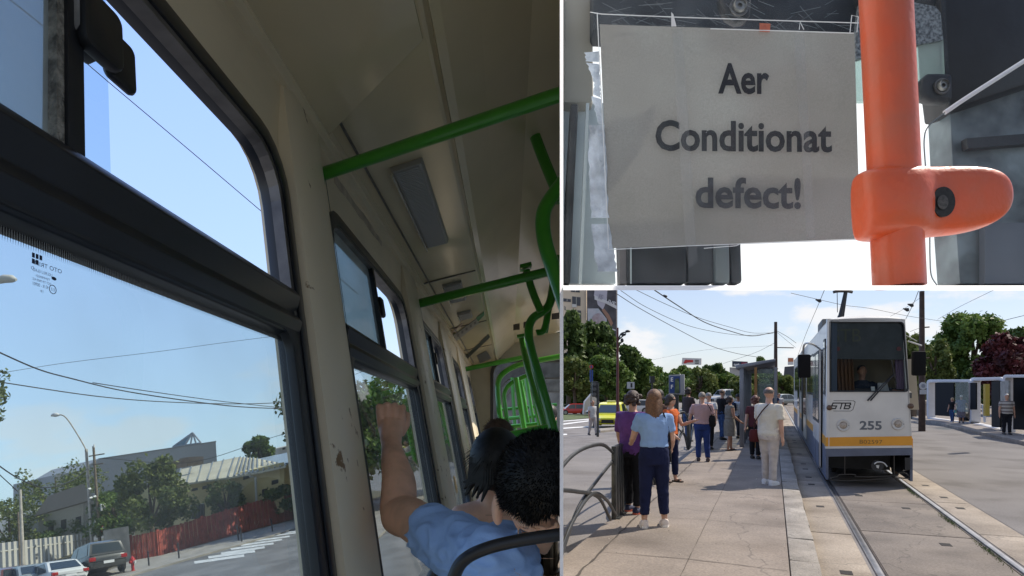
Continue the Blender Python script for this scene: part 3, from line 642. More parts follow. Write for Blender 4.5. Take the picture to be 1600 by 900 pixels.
# buildings
def bx_px(name, label, front, top, depth, m, wallname='wall', cat='building', Y=None):
    b = [WP(u, v, Y) for u, v in front]; t = [WP(u, v, Y) for u, v in top]
    th = thing(name, label, cat, b[0]); mb = MB(); mb.prism([tuple(x) for x in b + t[::-1]], (AW + D1 * .3) * depth); mb.build(wallname, m, th); return th
def onface(mb, px, Y, off, th=.05): mb.prism([tuple(WP(u, v, Y) - AW * off) for u, v in px], AW * th)
gw = mat('grey_render_wall', (.40, .41, .42), .9, var=.08, vs=.15)
big = bx_px('grey_building', 'huge plain grey windowless building behind the trees', [(90, 840), (120, 840), (157, 840), (344, 800)], [(90, 741), (120, 737), (156, 716), (337, 689)], 14, gw, Y=92)
mb = MB(); onface(mb, [(155, 716), (337, 689), (337, 691), (155, 718)], 92, .1, .3); mb.build('parapet', mat('coping', (.30, .30, .30), .7), big)
mb = MB(); onface(mb, [(88, 741), (95, 740), (95, 790), (88, 790)], 92, .1, .3); mb.build('corner_strip', mat('pale_strip', (.5, .48, .42), .8), big)
steel = mat('steel_frame', (.35, .38, .42), .4, metal=.5)
sk = [(270, 698), (301, 676), (314, 692)]
mb = MB()
P = [WP(u, v, 95) for u, v in sk]; Q = WP(290, 694, 95)
mb.poly([tuple(x) for x in (P[0], P[1], Q)]); mb.build('roof_glazing', mat('blue_glazing', (.16, .26, .36), .2, metal=.3), big)
for a, b in ((P[0], P[1]), (P[1], P[2]), (P[1], Q), (P[0], P[2]), (P[1], WP(306, 692, 95)), (P[1], WP(298, 693, 95))):
    mb = MB(); mb.tube([tuple(a), tuple(b)], .12, 6); mb.build('roof_strut', steel, big)
yel = mat('yellow_render', (.72, .60, .32), .9, var=.12, vs=.5); roofm = mat('zinc_roof', (.50, .46, .34), .9, var=.12, vs=.7); darkw = mat('dark_window', (.03, .035, .04), .2)
Yh = 52
ho = bx_px('yellow_house', 'yellow house with a pale ribbed metal roof and two chimneys behind the red fence', [(288, 842), (360, 828), (444, 800)], [(288, 752), (360, 742), (444, 722)], 7, yel, Y=Yh)
mb = MB(); A = [WP(u, v, Yh - .9) for u, v in ((276, 757), (362, 745), (400, 738), (447, 728))]; B_ = [WP(u, v, Yh + 6.5) for u, v in ((283, 733), (372, 714), (400, 716), (441, 724))]
for k in range(3): mb.hexa([tuple(x) for x in (A[k], A[k + 1], B_[k + 1], B_[k])], [tuple(x - UPL * .15) for x in (A[k], A[k + 1], B_[k + 1], B_[k])])
rf = mb.build('roof', roofm, ho)
mb = MB()
for k in range(17):
    t = k / 16; i_ = min(2, int(t * 3)); f_ = t * 3 - i_; a = A[i_].lerp(A[i_ + 1], f_); b = B_[i_].lerp(B_[i_ + 1], f_); e = (A[3] - A[0]).normalized() * .05
    mb.hexa([tuple(x + UPL * .1) for x in (a - e, a + e, b + e, b - e)], [tuple(x) for x in (a - e, a + e, b + e, b - e)])
mb.build('roof_ribs', mat('roof_rib', (.25, .26, .24), .5), rf)
for (x0, x1, y0, y1) in ((284, 293, 718, 731), (294, 318, 714, 727)):
    mb = MB(); mb.prism([tuple(WP(u, v, Yh + 3)) for u, v in ((x0, y1), (x1, y1 - 2), (x1, y0 - 1), (x0, y0))], AW * 1.0); mb.build('chimney', mat('chimney_brick', (.24, .19, .15), .9, var=.2, vs=2), rf)
for px in ([(299, 768), (308, 766), (308, 762), (299, 764)], [(316, 765), (327, 762), (327, 757), (316, 760)], [(380, 750), (390, 747), (390, 743), (380, 745)], [(409, 775), (417, 772), (417, 763), (409, 765)], [(424, 758), (434, 755), (434, 749), (424, 751)]):
    mb = MB(); onface(mb, px, Yh, .06); wd = mb.build('window', darkw, ho)
mb = MB(); onface(mb, [(297, 812), (318, 808), (318, 786), (297, 789)], Yh, .06); gr = mb.build('window', mat('lattice', (.55, .55, .52), .5), ho)
mb = MB()
for k in range(9): x = 298.5 + k * 2.3; onface(mb, [(x, 811), (x + 1.2, 811), (x + 1.2, 788), (x, 788)], Yh, .12)
mb.build('lattice_bars', darkw, gr)
mb = MB(); mb.tube([tuple(WP(389, 736, Yh - 1)), tuple(WP(391, 745, Yh - .8)), tuple(WP(399, 745, Yh - .6)), tuple(WP(401, 788, Yh - .6))], .09, 8); mb.build('downpipe', mat('white_pipe', (.6, .6, .56), .5), ho)
h2 = bx_px('yellow_house', 'second yellow house with a bluish roof at the right end of the fence', [(432, 800), (560, 770)], [(432, 728), (560, 706)], 7, yel, Y=60)
mb = MB(); A = [WP(u, v, 59) for u, v in ((396, 733), (440, 725), (475, 716), (560, 700))]; B_ = [WP(u, v, 66) for u, v in ((402, 717), (440, 709), (470, 702), (560, 684))]
for k in range(3): mb.hexa([tuple(x) for x in (A[k], A[k + 1], B_[k + 1], B_[k])], [tuple(x - UPL * .15) for x in (A[k], A[k + 1], B_[k + 1], B_[k])])
mb.build('roof', mat('blue_roof', (.30, .36, .38), .5, var=.1, vs=1), h2)
for px in ([(452, 740), (459, 738), (459, 728), (452, 730)],): mb = MB(); onface(mb, px, 60, .06); mb.build('window', darkw, h2)
lw = bx_px('white_building', 'low white flat-roofed building far off above the bluish roof', [(436, 715), (560, 690)], [(436, 700), (560, 672)], 8, mat('white_render', (.5, .48, .42), .9), Y=110)
mb = MB()
for k in range(5): onface(mb, [(441 + k * 7, 703 - k), (445 + k * 7, 702 - k), (445 + k * 7, 699 - k), (441 + k * 7, 700 - k)], 110, .1)
mb.build('window', darkw, lw)
sh_ = bx_px('shed', 'low dark gabled house half hidden behind the wooden utility pole', [(160, 830), (225, 830)], [(160, 774), (225, 760)], 5, mat('shed_wall', (.30, .28, .24), .9, var=.2, vs=1), Y=58)
mb = MB(); mb.hexa([tuple(WP(u, v, 56)) for u, v in ((156, 778), (196, 752), (235, 760), (205, 776))], [tuple(WP(u, v + 2, 56.3)) for u, v in ((156, 778), (196, 752), (235, 760), (205, 776))]); mb.build('roof', mat('dark_roof', (.09, .085, .08), .8), sh_)
wh = bx_px('white_house', 'white walled house glimpsed through the sparse trees on the left', [(60, 860), (138, 850)], [(60, 800), (138, 776)], 6, mat('white_render'), Y=60)
mb = MB(); mb.hexa([tuple(WP(u, v, 58)) for u, v in ((54, 806), (146, 780), (130, 756), (75, 775))], [tuple(WP(u, v + 2, 58.3)) for u, v in ((54, 806), (146, 780), (130, 756), (75, 775))]); mb.build('roof', mat('brown_roof', (.30, .27, .24), .85), wh)
for u in (75, 95, 118): mb = MB(); onface(mb, [(u, 832 - (u - 75) * .2), (u + 8, 830 - (u - 75) * .2), (u + 8, 815 - (u - 75) * .2), (u, 817 - (u - 75) * .2)], 60, .06); mb.build('window', darkw, wh)
# white post fence far left
ff = thing('picket_fence', 'white post and rail fence under the trees at the far left', 'fence', og(-20, 925))
wpm = mat('white_post', (.5, .48, .44), .8)
Fr = frame(WP(0, 893, 42), D1, AW, UPL)
mb = MB(); p0, p1 = WP(-15, 885, 44), WP(140, 858, 60)
for k in range(22):
    p = p0.lerp(p1, k / 21); mb = MB(frame(p, D1, AW, UPL)); mb.box(-.14, .14, -.14, .14, -1.5, 1.5); mb.build('post', wpm, ff)
mb = MB(); mb.tube([tuple(p0 + UPL * .9), tuple(p1 + UPL * .9)], .07, 6); mb.build('rail', wpm, ff)
# trees of the street
def ltree(label, u, v, vt, rx, lm, n, size, seed, crown_frac=.42, **kw):
    b = og(u, v); h = ontop(b, vt); X = D1.cross(UPL).normalized(); Yv = UPL.cross(X)
    return tree('street_tree', label, b, h, (rx, h * crown_frac), .16, lm, n, size, seed, 'trees along the street outside the tram', F=frame(b, X, Yv, UPL), **kw)
ltree('bushy drooping tree in front of the yellow house gable', 241, 868, 712, 2.5, LM_Y, 4200, .2, 11, .48, clumps=34)
ltree('broad shrubby tree beside the downpipe of the yellow house', 357, 835, 745, 1.7, LM_Y, 1800, .17, 12, .46)
ltree('small round tree far behind the roof ridge', 415, 800, 676, 1.7, LM_G, 2600, .26, 13, .24)
ltree('sparse airy tree left of the concrete lamp pole', 92, 862, 705, 4.2, LM_Y, 2400, .2, 14, .45, clumps=30)
ltree('loose tree at the far left edge above the parked cars', 16, 880, 780, 4.0, LM_Y, 2400, .2, 15, .48, clumps=30)
ltree('low green bush between the lamp pole and the parked white car', 104, 862, 806, 2.6, LM_L, 2600, .16, 16, .48)
ltree('dark shrub right of the wooden utility pole', 184, 860, 762, 2.2, LM_G, 2600, .18, 17, .48)
ltree('tall leafy tree filling the second window above the fist', 560, 800, 578, 5.2, LM_Y, 6500, .3, 18, .42, clumps=34)
ltree('tall leafy tree behind the raised fist', 625, 790, 590, 5.5, LM_G, 5500, .34, 19, .42, clumps=30)
ltree('dark tree seen through the third tram window', 700, 765, 605, 5.0, LM_G, 4000, .36, 20, .42)
ltree('hedge-like shrub behind the fence at the window edge', 462, 812, 748, 2.4, LM_D, 2200, .2, 21, .48)
# leafy twig that hangs in at the left edge
g0 = WP(-4, 615, 14); q = leaves([WP(2, 588, 14), WP(0, 620, 14), WP(-2, 652, 14), WP(-14, 620, 14)], [(.12, .2, .16), (.12, .2, .2), (.08, .2, .14), (.3, .3, .5)], 260, .055, 5)
me = bpy.data.meshes.new('twig'); me.from_pydata([tuple(Vector(x) - g0) for x in q], [], [tuple(range(4 * k, 4 * k + 4)) for k in range(len(q) // 4)]); me.materials.append(LM_Y)
o = bpy.data.objects.new('branch', me); C.objects.link(o); o.location = g0; tag(o, 'leafy green branch hanging in at the left edge of the lower window', 'branch')
# yellow posts seen through the third window
for k, (u, v) in enumerate(((702, 778), (708, 774), (714, 770), (720, 767))):
    p = og(u, v); mb = MB(frame(p, D1, AW, UPL)); h = ontop(p, v - 26); mb.lathe([(.10, 0), (.10, h * .95), (.05, h)], n=10); tag(mb.build('marker_post', mat('yellow_post', (.5, .30, .05), .6), None, loc=p, smooth=True), 'yellow marker post, %s of four seen through the third tram window' % ('nearest', 'second nearest', 'third nearest', 'farthest')[k], 'post', 'yellow marker posts')
# ---------------------------------------------------------------- cars
tyre = mat('tyre', (.015, .015, .016), .8); rim = mat('rim', (.35, .35, .36), .35, metal=.7); cglass = mat('car_glass', (.02, .03, .035), .08, spec=.8); lampg = mat('lamp_lens', (.6, .6, .58), .15); redl = mat('tail_lens', (.35, .01, .01), .2)
def car(name, label, F, L_, Wd, H, paint, style='sedan', group=None, plate=None, loc=None):
    """local x along the car (nose at +x), y across, z up, origin under its middle"""
    root = thing(name, label, 'car', loc if loc is not None else F(0, 0, 0), group)
    hb = .56 * H if style != 'suv' else .58 * H; g0_ = .17 * H
    n = 9
    if style == 'sedan': roof = [(-.40, hb), (-.27, .93 * H), (-.15, H), (.05, H), (.15, .95 * H), (.30, hb + .01)]
    elif style == 'suv': roof = [(-.485, hb), (-.43, .93 * H), (-.38, H * .99), (.05, H), (.14, .95 * H), (.26, hb + .02)]
    else: roof = [(-.48, hb), (-.42, .90 * H), (-.30, H), (.05, H), (.15, .94 * H), (.31, hb)]
    # lower body: loft of cross-sections along x
    def sec(x, zt, w, zb):
        w2 = Wd / 2 * w; return [(x * L_, -w2 * .90, zb), (x * L_, -w2, zb + .12 * H), (x * L_, -w2 * 1.0, zt * .72), (x * L_, -w2 * .93, zt * .97), (x * L_, -w2 * .70, zt), (x * L_, w2 * .70, zt), (x * L_, w2 * .93, zt * .97), (x * L_, w2, zt * .72), (x * L_, w2, zb + .12 * H), (x * L_, w2 * .90, zb)]
    nose = .50 * H if style != 'suv' else .54 * H
    mb = MB(F); mb.loft([sec(-.5, hb * .84, .80, g0_ * 1.5), sec(-.485, hb * .95, .92, g0_ * 1.1), sec(-.44, hb, .98, g0_), sec(-.2, hb, 1, g0_), (sec(.2, hb, 1, g0_)), sec(.3, hb * .99, .99, g0_), sec(.42, nose * .96, .95, g0_), sec(.48, nose * .84, .86, g0_), sec(.5, nose * .62, .72, g0_ * 1.5)])
    body = mb.build('body', paint, root, smooth=True, angle=30)
    mb = MB(F); rings = []
    for x, z in roof: k = (z - hb) / (H - hb); w2 = Wd / 2 * lerp(.93, .74, k); rings.append([(x * L_, -Wd / 2 * .93, hb - .03), (x * L_, -w2, z - .01), (x * L_, -w2 * .8, z + .012), (x * L_, w2 * .8, z + .012), (x * L_, w2, z - .01), (x * L_, Wd / 2 * .93, hb - .03)])
    mb.loft(rings); mb.build('cabin', paint, root, smooth=True, angle=25)
    # glass panes a little proud of the cabin
    def pane(nm, pts, m=cglass): mb = MB(F); mb.prism(pts, (0, 0, .004)); mb.build(nm, m, root)
    (xr, zr), (xr2, zr2) = roof[0], roof[1]; (xf, zf), (xf2, zf2) = roof[-1], roof[-2]
    e = .018 * L_ / 4
    def scr(xa, za, xb, zb, sgn):
        ka, kb = (za - hb) / (H - hb), (zb - hb) / (H - hb); pts = []
        a, b = .12, .9
        za_, zb_ = lerp(za, zb, a), lerp(za, zb, b); xa_, xb_ = lerp(xa, xb, a) * L_ + sgn * .02, lerp(xa, xb, b) * L_ + sgn * .02
        wa, wb = Wd / 2 * lerp(.93, .74, (za_ - hb) / (H - hb)) * .84, Wd / 2 * lerp(.93, .74, (zb_ - hb) / (H - hb)) * .84
        return [(xa_, -wa, za_ + .015), (xa_, wa, za_ + .015), (xb_, wb, zb_ + .015), (xb_, -wb, zb_ + .015)]
    pane('rear_window', scr(xr, zr, xr2, zr2, -1)); pane('windscreen', scr(xf, zf, xf2, zf2, 1))
    for sg_ in (-1, 1):
        x0, x1 = roof[0][0] + .07, roof[-1][0] - .06; t0, t1 = roof[2][0] + .02 if style != 'sedan' else -.19, roof[-2][0] - .02
        for xa, xb, ta, tb in ((x0, -.045, t0, -.04), (-.025, x1, -.02, t1)):
            y0 = sg_ * (Wd / 2 * .935 + .004); y1 = sg_ * (Wd / 2 * .765 + .012); z0, z1 = hb + .02 * H, lerp(hb, H, .86)
            mb = MB(F); mb.hexa([(xa * L_, y0, z0), (xb * L_, y0, z0), (tb * L_, y1, z1), (ta * L_, y1, z1)], [(xa * L_, y0 - sg_ * .02, z0), (xb * L_, y0 - sg_ * .02, z0), (tb * L_, y1 - sg_ * .02, z1), (ta * L_, y1 - sg_ * .02, z1)]); mb.build('side_window', cglass, root)
        mb = MB(F); mb.box(.19 * L_, .225 * L_, *sorted((sg_ * Wd * .5, sg_ * Wd * .58)), hb, hb + .11); mb.build('mirror', paint, root, bevel=.02)
        mb = MB(F); mb.hexa([(.485 * L_, sg_ * Wd * .24, nose * .66), (.47 * L_, sg_ * Wd * .42, nose * .68), (.46 * L_, sg_ * Wd * .43, nose * .86), (.478 * L_, sg_ * Wd * .24, nose * .84)], [(.505 * L_, sg_ * Wd * .24, nose * .66), (.485 * L_, sg_ * Wd * .44, nose * .68), (.475 * L_, sg_ * Wd * .44, nose * .86), (.492 * L_, sg_ * Wd * .24, nose * .84)]); mb.build('headlight', lampg, root)
        mb = MB(F); mb.box(-.502 * L_, -.47 * L_, *sorted((sg_ * Wd * .32, sg_ * Wd * .475)), hb * .68, hb * .88); mb.build('tail_light', redl, root, bevel=.01)
        for x in (-.31, .31):
            r = .235 * H; y = sg_ * Wd * .47
            mb = MB(F); mb.lathe([(r * .6, -.11), (r * .93, -.1), (r, -.06), (r, .06), (r * .93, .1), (r * .6, .11)], (x * L_, y, r), (1, 0, 0), (0, 0, 1), (0, 1, 0), 18); w_ = mb.build('wheel', tyre, root, smooth=True)
            mb = MB(F); mb.lathe([(r * .6, -.115), (r * .62, .0), (r * .6, .115)], (x * L_, y, r), (1, 0, 0), (0, 0, 1), (0, 1, 0), 14); mb.build('rim', rim, w_, smooth=True)
    mb = MB(F); mb.box(.478 * L_, .505 * L_, -Wd * .2, Wd * .2, nose * .45, nose * .72); mb.build('grille', tyre, root)
    mb = MB(F); mb.box(-.507 * L_, -.49 * L_, -.26, .26, hb * .50, hb * .64); mb.build('number_plate', mat('plate_white', (.7, .7, .7), .4), root)
    return root
X_ = D1.cross(UPL).normalized(); Y_ = UPL.cross(X_).normalized()
if X_.x < 0: pass
def lcar(name, label, u, v, L_, Wd, H, paint, style, turn=0.):
    p = og(u, v); rx_ = (Vector((1, 0, 0)) - UPL * UPL.x).normalized(); ay_ = UPL.cross(rx_).normalized(); d = (-rx_ * math.cos(turn) + ay_ * math.sin(turn)).normalized(); s_ = UPL.cross(d)
    return car(name, label, frame(p, d, s_, UPL), L_, Wd, H, paint, style, 'cars parked outside the tram', loc=p)
lcar('parked_car', 'dark grey off-road car with roof rails parked in front of the lamp pole', 148, 903, 4.7, 1.95, 1.85, mat('grey_car_paint', (.055, .055, .05), .3, coat=.5), 'suv', R(40))
lcar('parked_car', 'white saloon car parked left of the dark grey off-road car', 84, 921, 4.5, 1.8, 1.45, mat('white_car_paint', (.65, .65, .64), .3, coat=.5), 'sedan', R(35))
lcar('parked_car', 'silver grey saloon car parked left of the white saloon', 40, 927, 4.4, 1.8, 1.45, mat('silver_car_paint', (.30, .33, .33), .3, metal=.3, coat=.5), 'sedan', R(35))
lcar('parked_car', 'dark red car at the far left bottom corner', 8, 931, 4.2, 1.75, 1.42, mat('maroon_car_paint', (.10, .02, .025), .3, coat=.5), 'hatch', R(35))
# ================================================================== PEOPLE RIDING IN THE TRAM
def skin_mat(name, col, var=.12):
    m = mat(name, col, .5, var=var, vs=14, bump=.06, bs=140, spec=.35); m.node_tree.nodes['Principled BSDF'].inputs['Subsurface Weight'].default_value = .08; m.node_tree.nodes['Principled BSDF'].inputs['Subsurface Scale'].default_value = .01
    return m
skin_a = skin_mat('skin_tanned', (.74, .44, .30), .18); hair_b = mat('hair_black', (.012, .011, .010), .5, var=.5, vs=60, spec=.35)
shirt_b = mat('blue_cotton', (.34, .52, .86), .9, var=.08, vs=10, bump=.25, bs=25)
P0 = WP(848, 950, 1.18)
man = thing('person', 'black-haired man in a blue t-shirt with his left fist raised to the window', 'person', P0)
mb = MB()
hc = WP(848, 752, 1.13)
mb.ball(hc, (.080, .094, .088), 28, 18); mb.ball(hc + Vector((.004, .02, -.035)), (.066, .075, .08), 24, 14)
mb.tube([tuple(hc + Vector((.008, .0, -.05))), tuple(hc + Vector((.012, -.008, -.095))), tuple(hc + Vector((.016, -.01, -.15)))], [.056, .058, .07], 20)
for sg_ in (-1, 1):      # ears
    e = hc + Vector((sg_ * .080, .012, -.052)); mb.ball(e, (.011, .020, .029), 14, 10)
mb.ball(hc + Vector((.0, .105, -.045)), (.012, .016, .02), 10, 8)
mb.ball(hc + Vector((0, .08, -.1)), (.035, .035, .03), 14, 8)
sh_l, el, wr = WP(752, 884, 1.20), WP(627, 800, 1.48), WP(611, 690, 1.66)
mid = el.lerp(wr, .38) + Vector((.004, 0, 0))
mb.tube(bez([tuple(sh_l), tuple(sh_l.lerp(el, .5)), tuple(sh_l.lerp(el, .85)), tuple(el + Vector((-.006, .01, -.004))), tuple(mid), tuple(el.lerp(wr, .75)), tuple(wr)], 5),
        [.045] * 5 + [.045, .046, .047, .047, .047] + [.047] * 5 + [.044, .0435, .043, .0425, .042] + [.041, .039, .037, .035, .033] + [.031, .029, .0275, .0265, .026] + [.026], 22)
# the fist: back of the hand towards us, knuckles on top
fc = WP(611, 652, 1.70); kx = Vector((1, .18, .05)).normalized(); kz = Vector((-.03, .05, 1)).normalized(); ky = kz.cross(kx).normalized()
FH = frame(fc, kx, ky, kz)
mh = MB(FH)
for k in range(4):
    x = -.030 + k * .0205; r = (.0098, .0105, .0098, .0088)[k]; top = (.029, .032, .030, .024)[k]
    mb.tube([tuple(FH(x * .55, -.0, -.05)), tuple(FH(x * .85, -.004, -.012)), tuple(FH(x, -.002, top * .72))], [.014, .0115, r * .98], 12)       # back of hand
    mb.ball(FH(x, .002, top), (r * 1.05, r * 1.1, r * .95), 12, 8)                                                                         # knuckle
    mb.tube([tuple(FH(x, .004, top)), tuple(FH(x, .030, top - .004)), tuple(FH(x, .038, top - .024)), tuple(FH(x, .020, top - .036)), tuple(FH(x, .008, top - .03))], [r, r * .98, r * .93, r * .88, r * .75], 12)
mb.tube([tuple(FH(.02, .004, -.045)), tuple(FH(.036, .014, -.02)), tuple(FH(.040, .028, .002)), tuple(FH(.022, .046, .008)), tuple(FH(.002, .050, .004))], [.015, .0145, .0125, .0115, .009], 12)
mb.ball(FH(-.0, .014, -.012), (.034, .018, .030), 16, 10)
mb.tube([tuple(FH(0, 0, -.02)), tuple(wr)], [.031, .0275], 16)
body = mb.build('body', skin_a, man, remesh=.0032, clip=True, smooths=2, disp=(.0007, (60, 60, 60), 3))
# t-shirt: torso, shoulders and a creased sleeve
mb = MB(); tc_ = WP(852, 950, 1.2); rings = []
for z, rx, ry, dx in ((1.575, .066, .06, .012), (1.562, .082, .07, .006), (1.548, .115, .085, .0), (1.52, .165, .10, -.004), (1.48, .20, .115, 0), (1.42, .215, .125, 0), (1.3, .21, .13, 0), (1.1, .20, .13, 0)):
    rings.append([(tc_.x + dx + rx * math.cos(q), 1.16 + ry * math.sin(q), z) for q in (2 * PI * k / 28 for k in range(28))])
mb.loft(rings)
hem = sh_l.lerp(el, .62); ax_ = (hem - sh_l).normalized()
s0 = sh_l + Vector((.05, -.02, -.015))
pts = [s0.lerp(hem, t) for t in [k / 16 for k in range(17)]]
rad = [.075 - .018 * (k / 16) + (.0015 if k % 5 == 0 else 0) for k in range(17)]
mb.tube([tuple(p) for p in pts], rad, 26)
mb.ball(sh_l + Vector((.03, -.0, .0)), (.078, .075, .078), 20, 12)
mb.build('t_shirt', shirt_b, man, remesh=.0042, clip=True, disp=(.012, (9, 14, 17), 2))
# hair: a cap with thousands of short strands
def hair_cap(name, c, rad, keep, m, root, n=9000, L_=.013, seed=1, clip=True, flow=Vector((0, -.3, -.6)), rotz=0.):
    g = np.random.default_rng(seed); d = g.normal(size=(n * 2, 3)); d /= np.linalg.norm(d, axis=1, keepdims=True)
    d = np.array([x for x in d if keep(x)])[:n]; c = Vector(c); mb = MB()
    for x in d:
        x = Vector(x); p = c + Vector((x.x * rad[0], x.y * rad[1], x.z * rad[2])); t = (x * .55 + flow * .6 + Vector(g.normal(size=3) * .22)).normalized(); sd = t.cross(x).normalized() * .0011; l = L_ * (0.6 + .8 * g.random())
        mb.poly([tuple(p - sd - x * .003), tuple(p + sd - x * .003), tuple(p + t * l)])
    cap = MB(); nu, nv = 40, 26; idx = {}
    for i in range(nv + 1):
        for j in range(nu):
            th, ph = PI * i / nv, 2 * PI * j / nu; v = (math.sin(th) * math.cos(ph), math.sin(th) * math.sin(ph), math.cos(th)); idx[i, j] = (v, len(cap.v)); cap.v.append(c + Vector((v[0] * rad[0], v[1] * rad[1], v[2] * rad[2])))
    for i in range(nv):
        for j in range(nu):
            q = [(i, j), (i + 1, j), (i + 1, (j + 1) % nu), (i, (j + 1) % nu)]
            if all(keep(idx[k][0]) for k in q): cap.F([idx[k][1] for k in q])
    o_ = len(cap.v); cap.v += mb.v; cap.f += [tuple(i + o_ for i in f) for f in mb.f]; cap.m += mb.m
    return cap.build(name, m, root, clip=clip)
hair_cap('hair', hc + Vector((0, 0, .0)), (.0815, .0955, .090), lambda x: (x[2] > -.60 + .60 * max(0, x[1]) + .10 * math.sin(6 * x[0])) and not (x[1] > .55 and x[2] < .35), hair_b, man, 13000, .0075, 2)
# passenger in front of him with long black hair
hp = WP(776, 722, 1.95); pw = thing('person', 'seated passenger with dark shoulder-length hair in front of the man in blue', 'person', hp - Vector((0, 0, .35)))
mb = MB(); mb.ball(hp, (.075, .09, .095), 20, 14); mb.ball(hp + Vector((-.03, .04, -.06)), (.04, .05, .05), 12, 8); mb.tube([tuple(hp), tuple(hp - Vector((0, 0, .16)))], [.05, .055], 12)
mb.tube([tuple(hp + Vector((-.17, 0, -.26))), tuple(hp + Vector((-.1, 0, -.18))), tuple(hp + Vector((0, 0, -.155))), tuple(hp + Vector((.17, 0, -.24)))], [.05, .055, .06, .05], 14)
mb.build('body', skin_a, pw, remesh=.008, clip=True)
mb = MB(); mb.loft([[(hp.x + rx * math.cos(q), hp.y + ry * math.sin(q), hp.z + z) for q in (2 * PI * k / 20 for k in range(20))] for z, rx, ry in ((-.15, .08, .07), (-.18, .15, .09), (-.24, .2, .11), (-.5, .2, .12))]); mb.build('t_shirt', mat('dark_cotton', (.03, .03, .04), .9), pw, remesh=.01, clip=True)
mb = MB(); g = random.Random(9)
mb.ball(hp + Vector((0, -.008, .008)), (.083, .095, .10), 20, 14)
for k in range(30): q = -PI * (.02 + .85 * k / 29) ; x, y = .075 * math.cos(q) , .085 * math.sin(q); l = g.uniform(.05, .11); mb.tube([tuple(hp + Vector((x, y, .02))), tuple(hp + Vector((x * 1.1, y * 1.1, -.05))), tuple(hp + Vector((x * 1.15 - .02 * (x < 0), y * 1.0, -l)))], [.013, .012, .003], 6)
for k in range(160):
    d = Vector((g.gauss(0, 1), g.gauss(-.3, 1), abs(g.gauss(.3, .8)))).normalized(); p = hp + Vector((d.x * .082, d.y * .095, d.z * .10)); mb.poly([tuple(p), tuple(p + Vector((.003, 0, 0))), tuple(p + Vector((d.x, d.y, d.z - 1.0)) * .035)])
mb.build('hair', hair_b, pw, clip=True, smooth=True)
hp = WP(779, 680, 3.2); pw = thing('person', 'passenger with short brown hair whose head top shows behind the black haired one', 'person', hp - Vector((0, 0, .3)))
mb = MB(); mb.ball(hp - Vector((0, 0, .03)), (.07, .085, .1), 16, 12); mb.tube([tuple(hp - Vector((0, 0, .1))), tuple(hp - Vector((0, 0, .35)))], [.05, .12], 12); mb.build('body', skin_a, pw, remesh=.01)
hair_cap('hair', hp, (.078, .092, .085), lambda x: x[2] > -.3, mat('hair_brown', (.09, .05, .03), .6, var=.3, vs=50), pw, 900, .02, 3, False)
hp = WP(858, 650, 6.5); pw = thing('person', 'standing passenger in a pale shirt far down the tram near the portal', 'person', hp - Vector((0, 0, .6)))
mb = MB(); mb.ball(hp, (.08, .09, .11), 14, 10); mb.tube([tuple(hp), tuple(hp - Vector((0, 0, .6)))], .05, 10); mb.build('body', skin_a, pw, remesh=.015, clip=True)
mb = MB(); mb.loft([[(hp.x + rx * math.cos(q), hp.y + .12 * math.sin(q), hp.z + z) for q in (2 * PI * k / 14 for k in range(14))] for z, rx in ((-.14, .07), (-.18, .18), (-.3, .22), (-.6, .2))]); mb.build('shirt', mat('pale_shirt', (.4, .4, .42), .9), pw, smooth=True, clip=True)
mb = MB(); mb.ball(hp + Vector((0, -.01, .03)), (.086, .095, .095), 12, 8); mb.build('hair', hair_b, pw, smooth=True, clip=True)
# ================================================================== THE TAPED NOTICE BEHIND THE GLASS
def sheet(mb, px, Y, th, n=1):
    mb.prism([tuple(WP(u, v, Y)) for u, v in px], (0, th, 0)); return mb
def rrpx(x0, x1, y0, y1, r, n=6): return rr(x0, x1, y0, y1, r, n)
YG = .82
cab = thing('cab_window', 'cab window of smeared glass in a black frame with bolted clips behind the notice', 'window', WP(1200, 240, YG))
blk = mat('cab_black', (.008, .010, .013), .5, var=.3, vs=20, bump=.05, bs=60); blk2 = mat('cab_charcoal', (.020, .026, .034), .6, var=.35, vs=10, bump=.08, bs=40)
dullg = mat('cab_greyblue', (.10, .13, .155), .6, var=.35, vs=14); bgrey = mat('cab_beige', (.27, .26, .225), .6, var=.05, vs=5)
# upper black frame, right pillar
mb = MB(); sheet(mb, [(926, -30), (1352, -30), (1352, 66), (926, 46)], .93, .05); mb.build('top_frame', blk2, cab, bevel=.004)
mb = MB(); sheet(mb, [(1345, -30), (1480, -30), (1470, 10), (1420, 2), (1345, 2)], .91, .05); mb.build('corner_frame', blk, cab, bevel=.006)
mb = MB(); sheet(mb, [(1468, -20), (1640, -20), (1640, 120), (1484, 172), (1476, 110), (1472, 40)], .90, .06); mb.build('side_pillar', blk, cab, bevel=.006)
mb = MB(); sheet(mb, [(1484, 168), (1640, 100), (1640, 443), (1500, 443), (1492, 330)], .93, .05); sp = mb.build('reflection_panel', mat('painted_foliage_reflection', (.012, .020, .026), .4, col2=(.20, .25, .27), vs=14, spec=.6), cab)  # mottled colour paints the foliage reflected in the glass
mb = MB(); sheet(mb, [(1539, 348), (1640, 348), (1640, 443), (1539, 443)], .91, .012); mb.build('grey_panel', mat('slate_panel', (.09, .105, .13), .5, var=.15, vs=12), cab)
mb = MB(); sheet(mb, [(1510, 216), (1640, 206), (1640, 222), (1513, 232)], .915, .012); mb.build('crossbar', blk, cab)
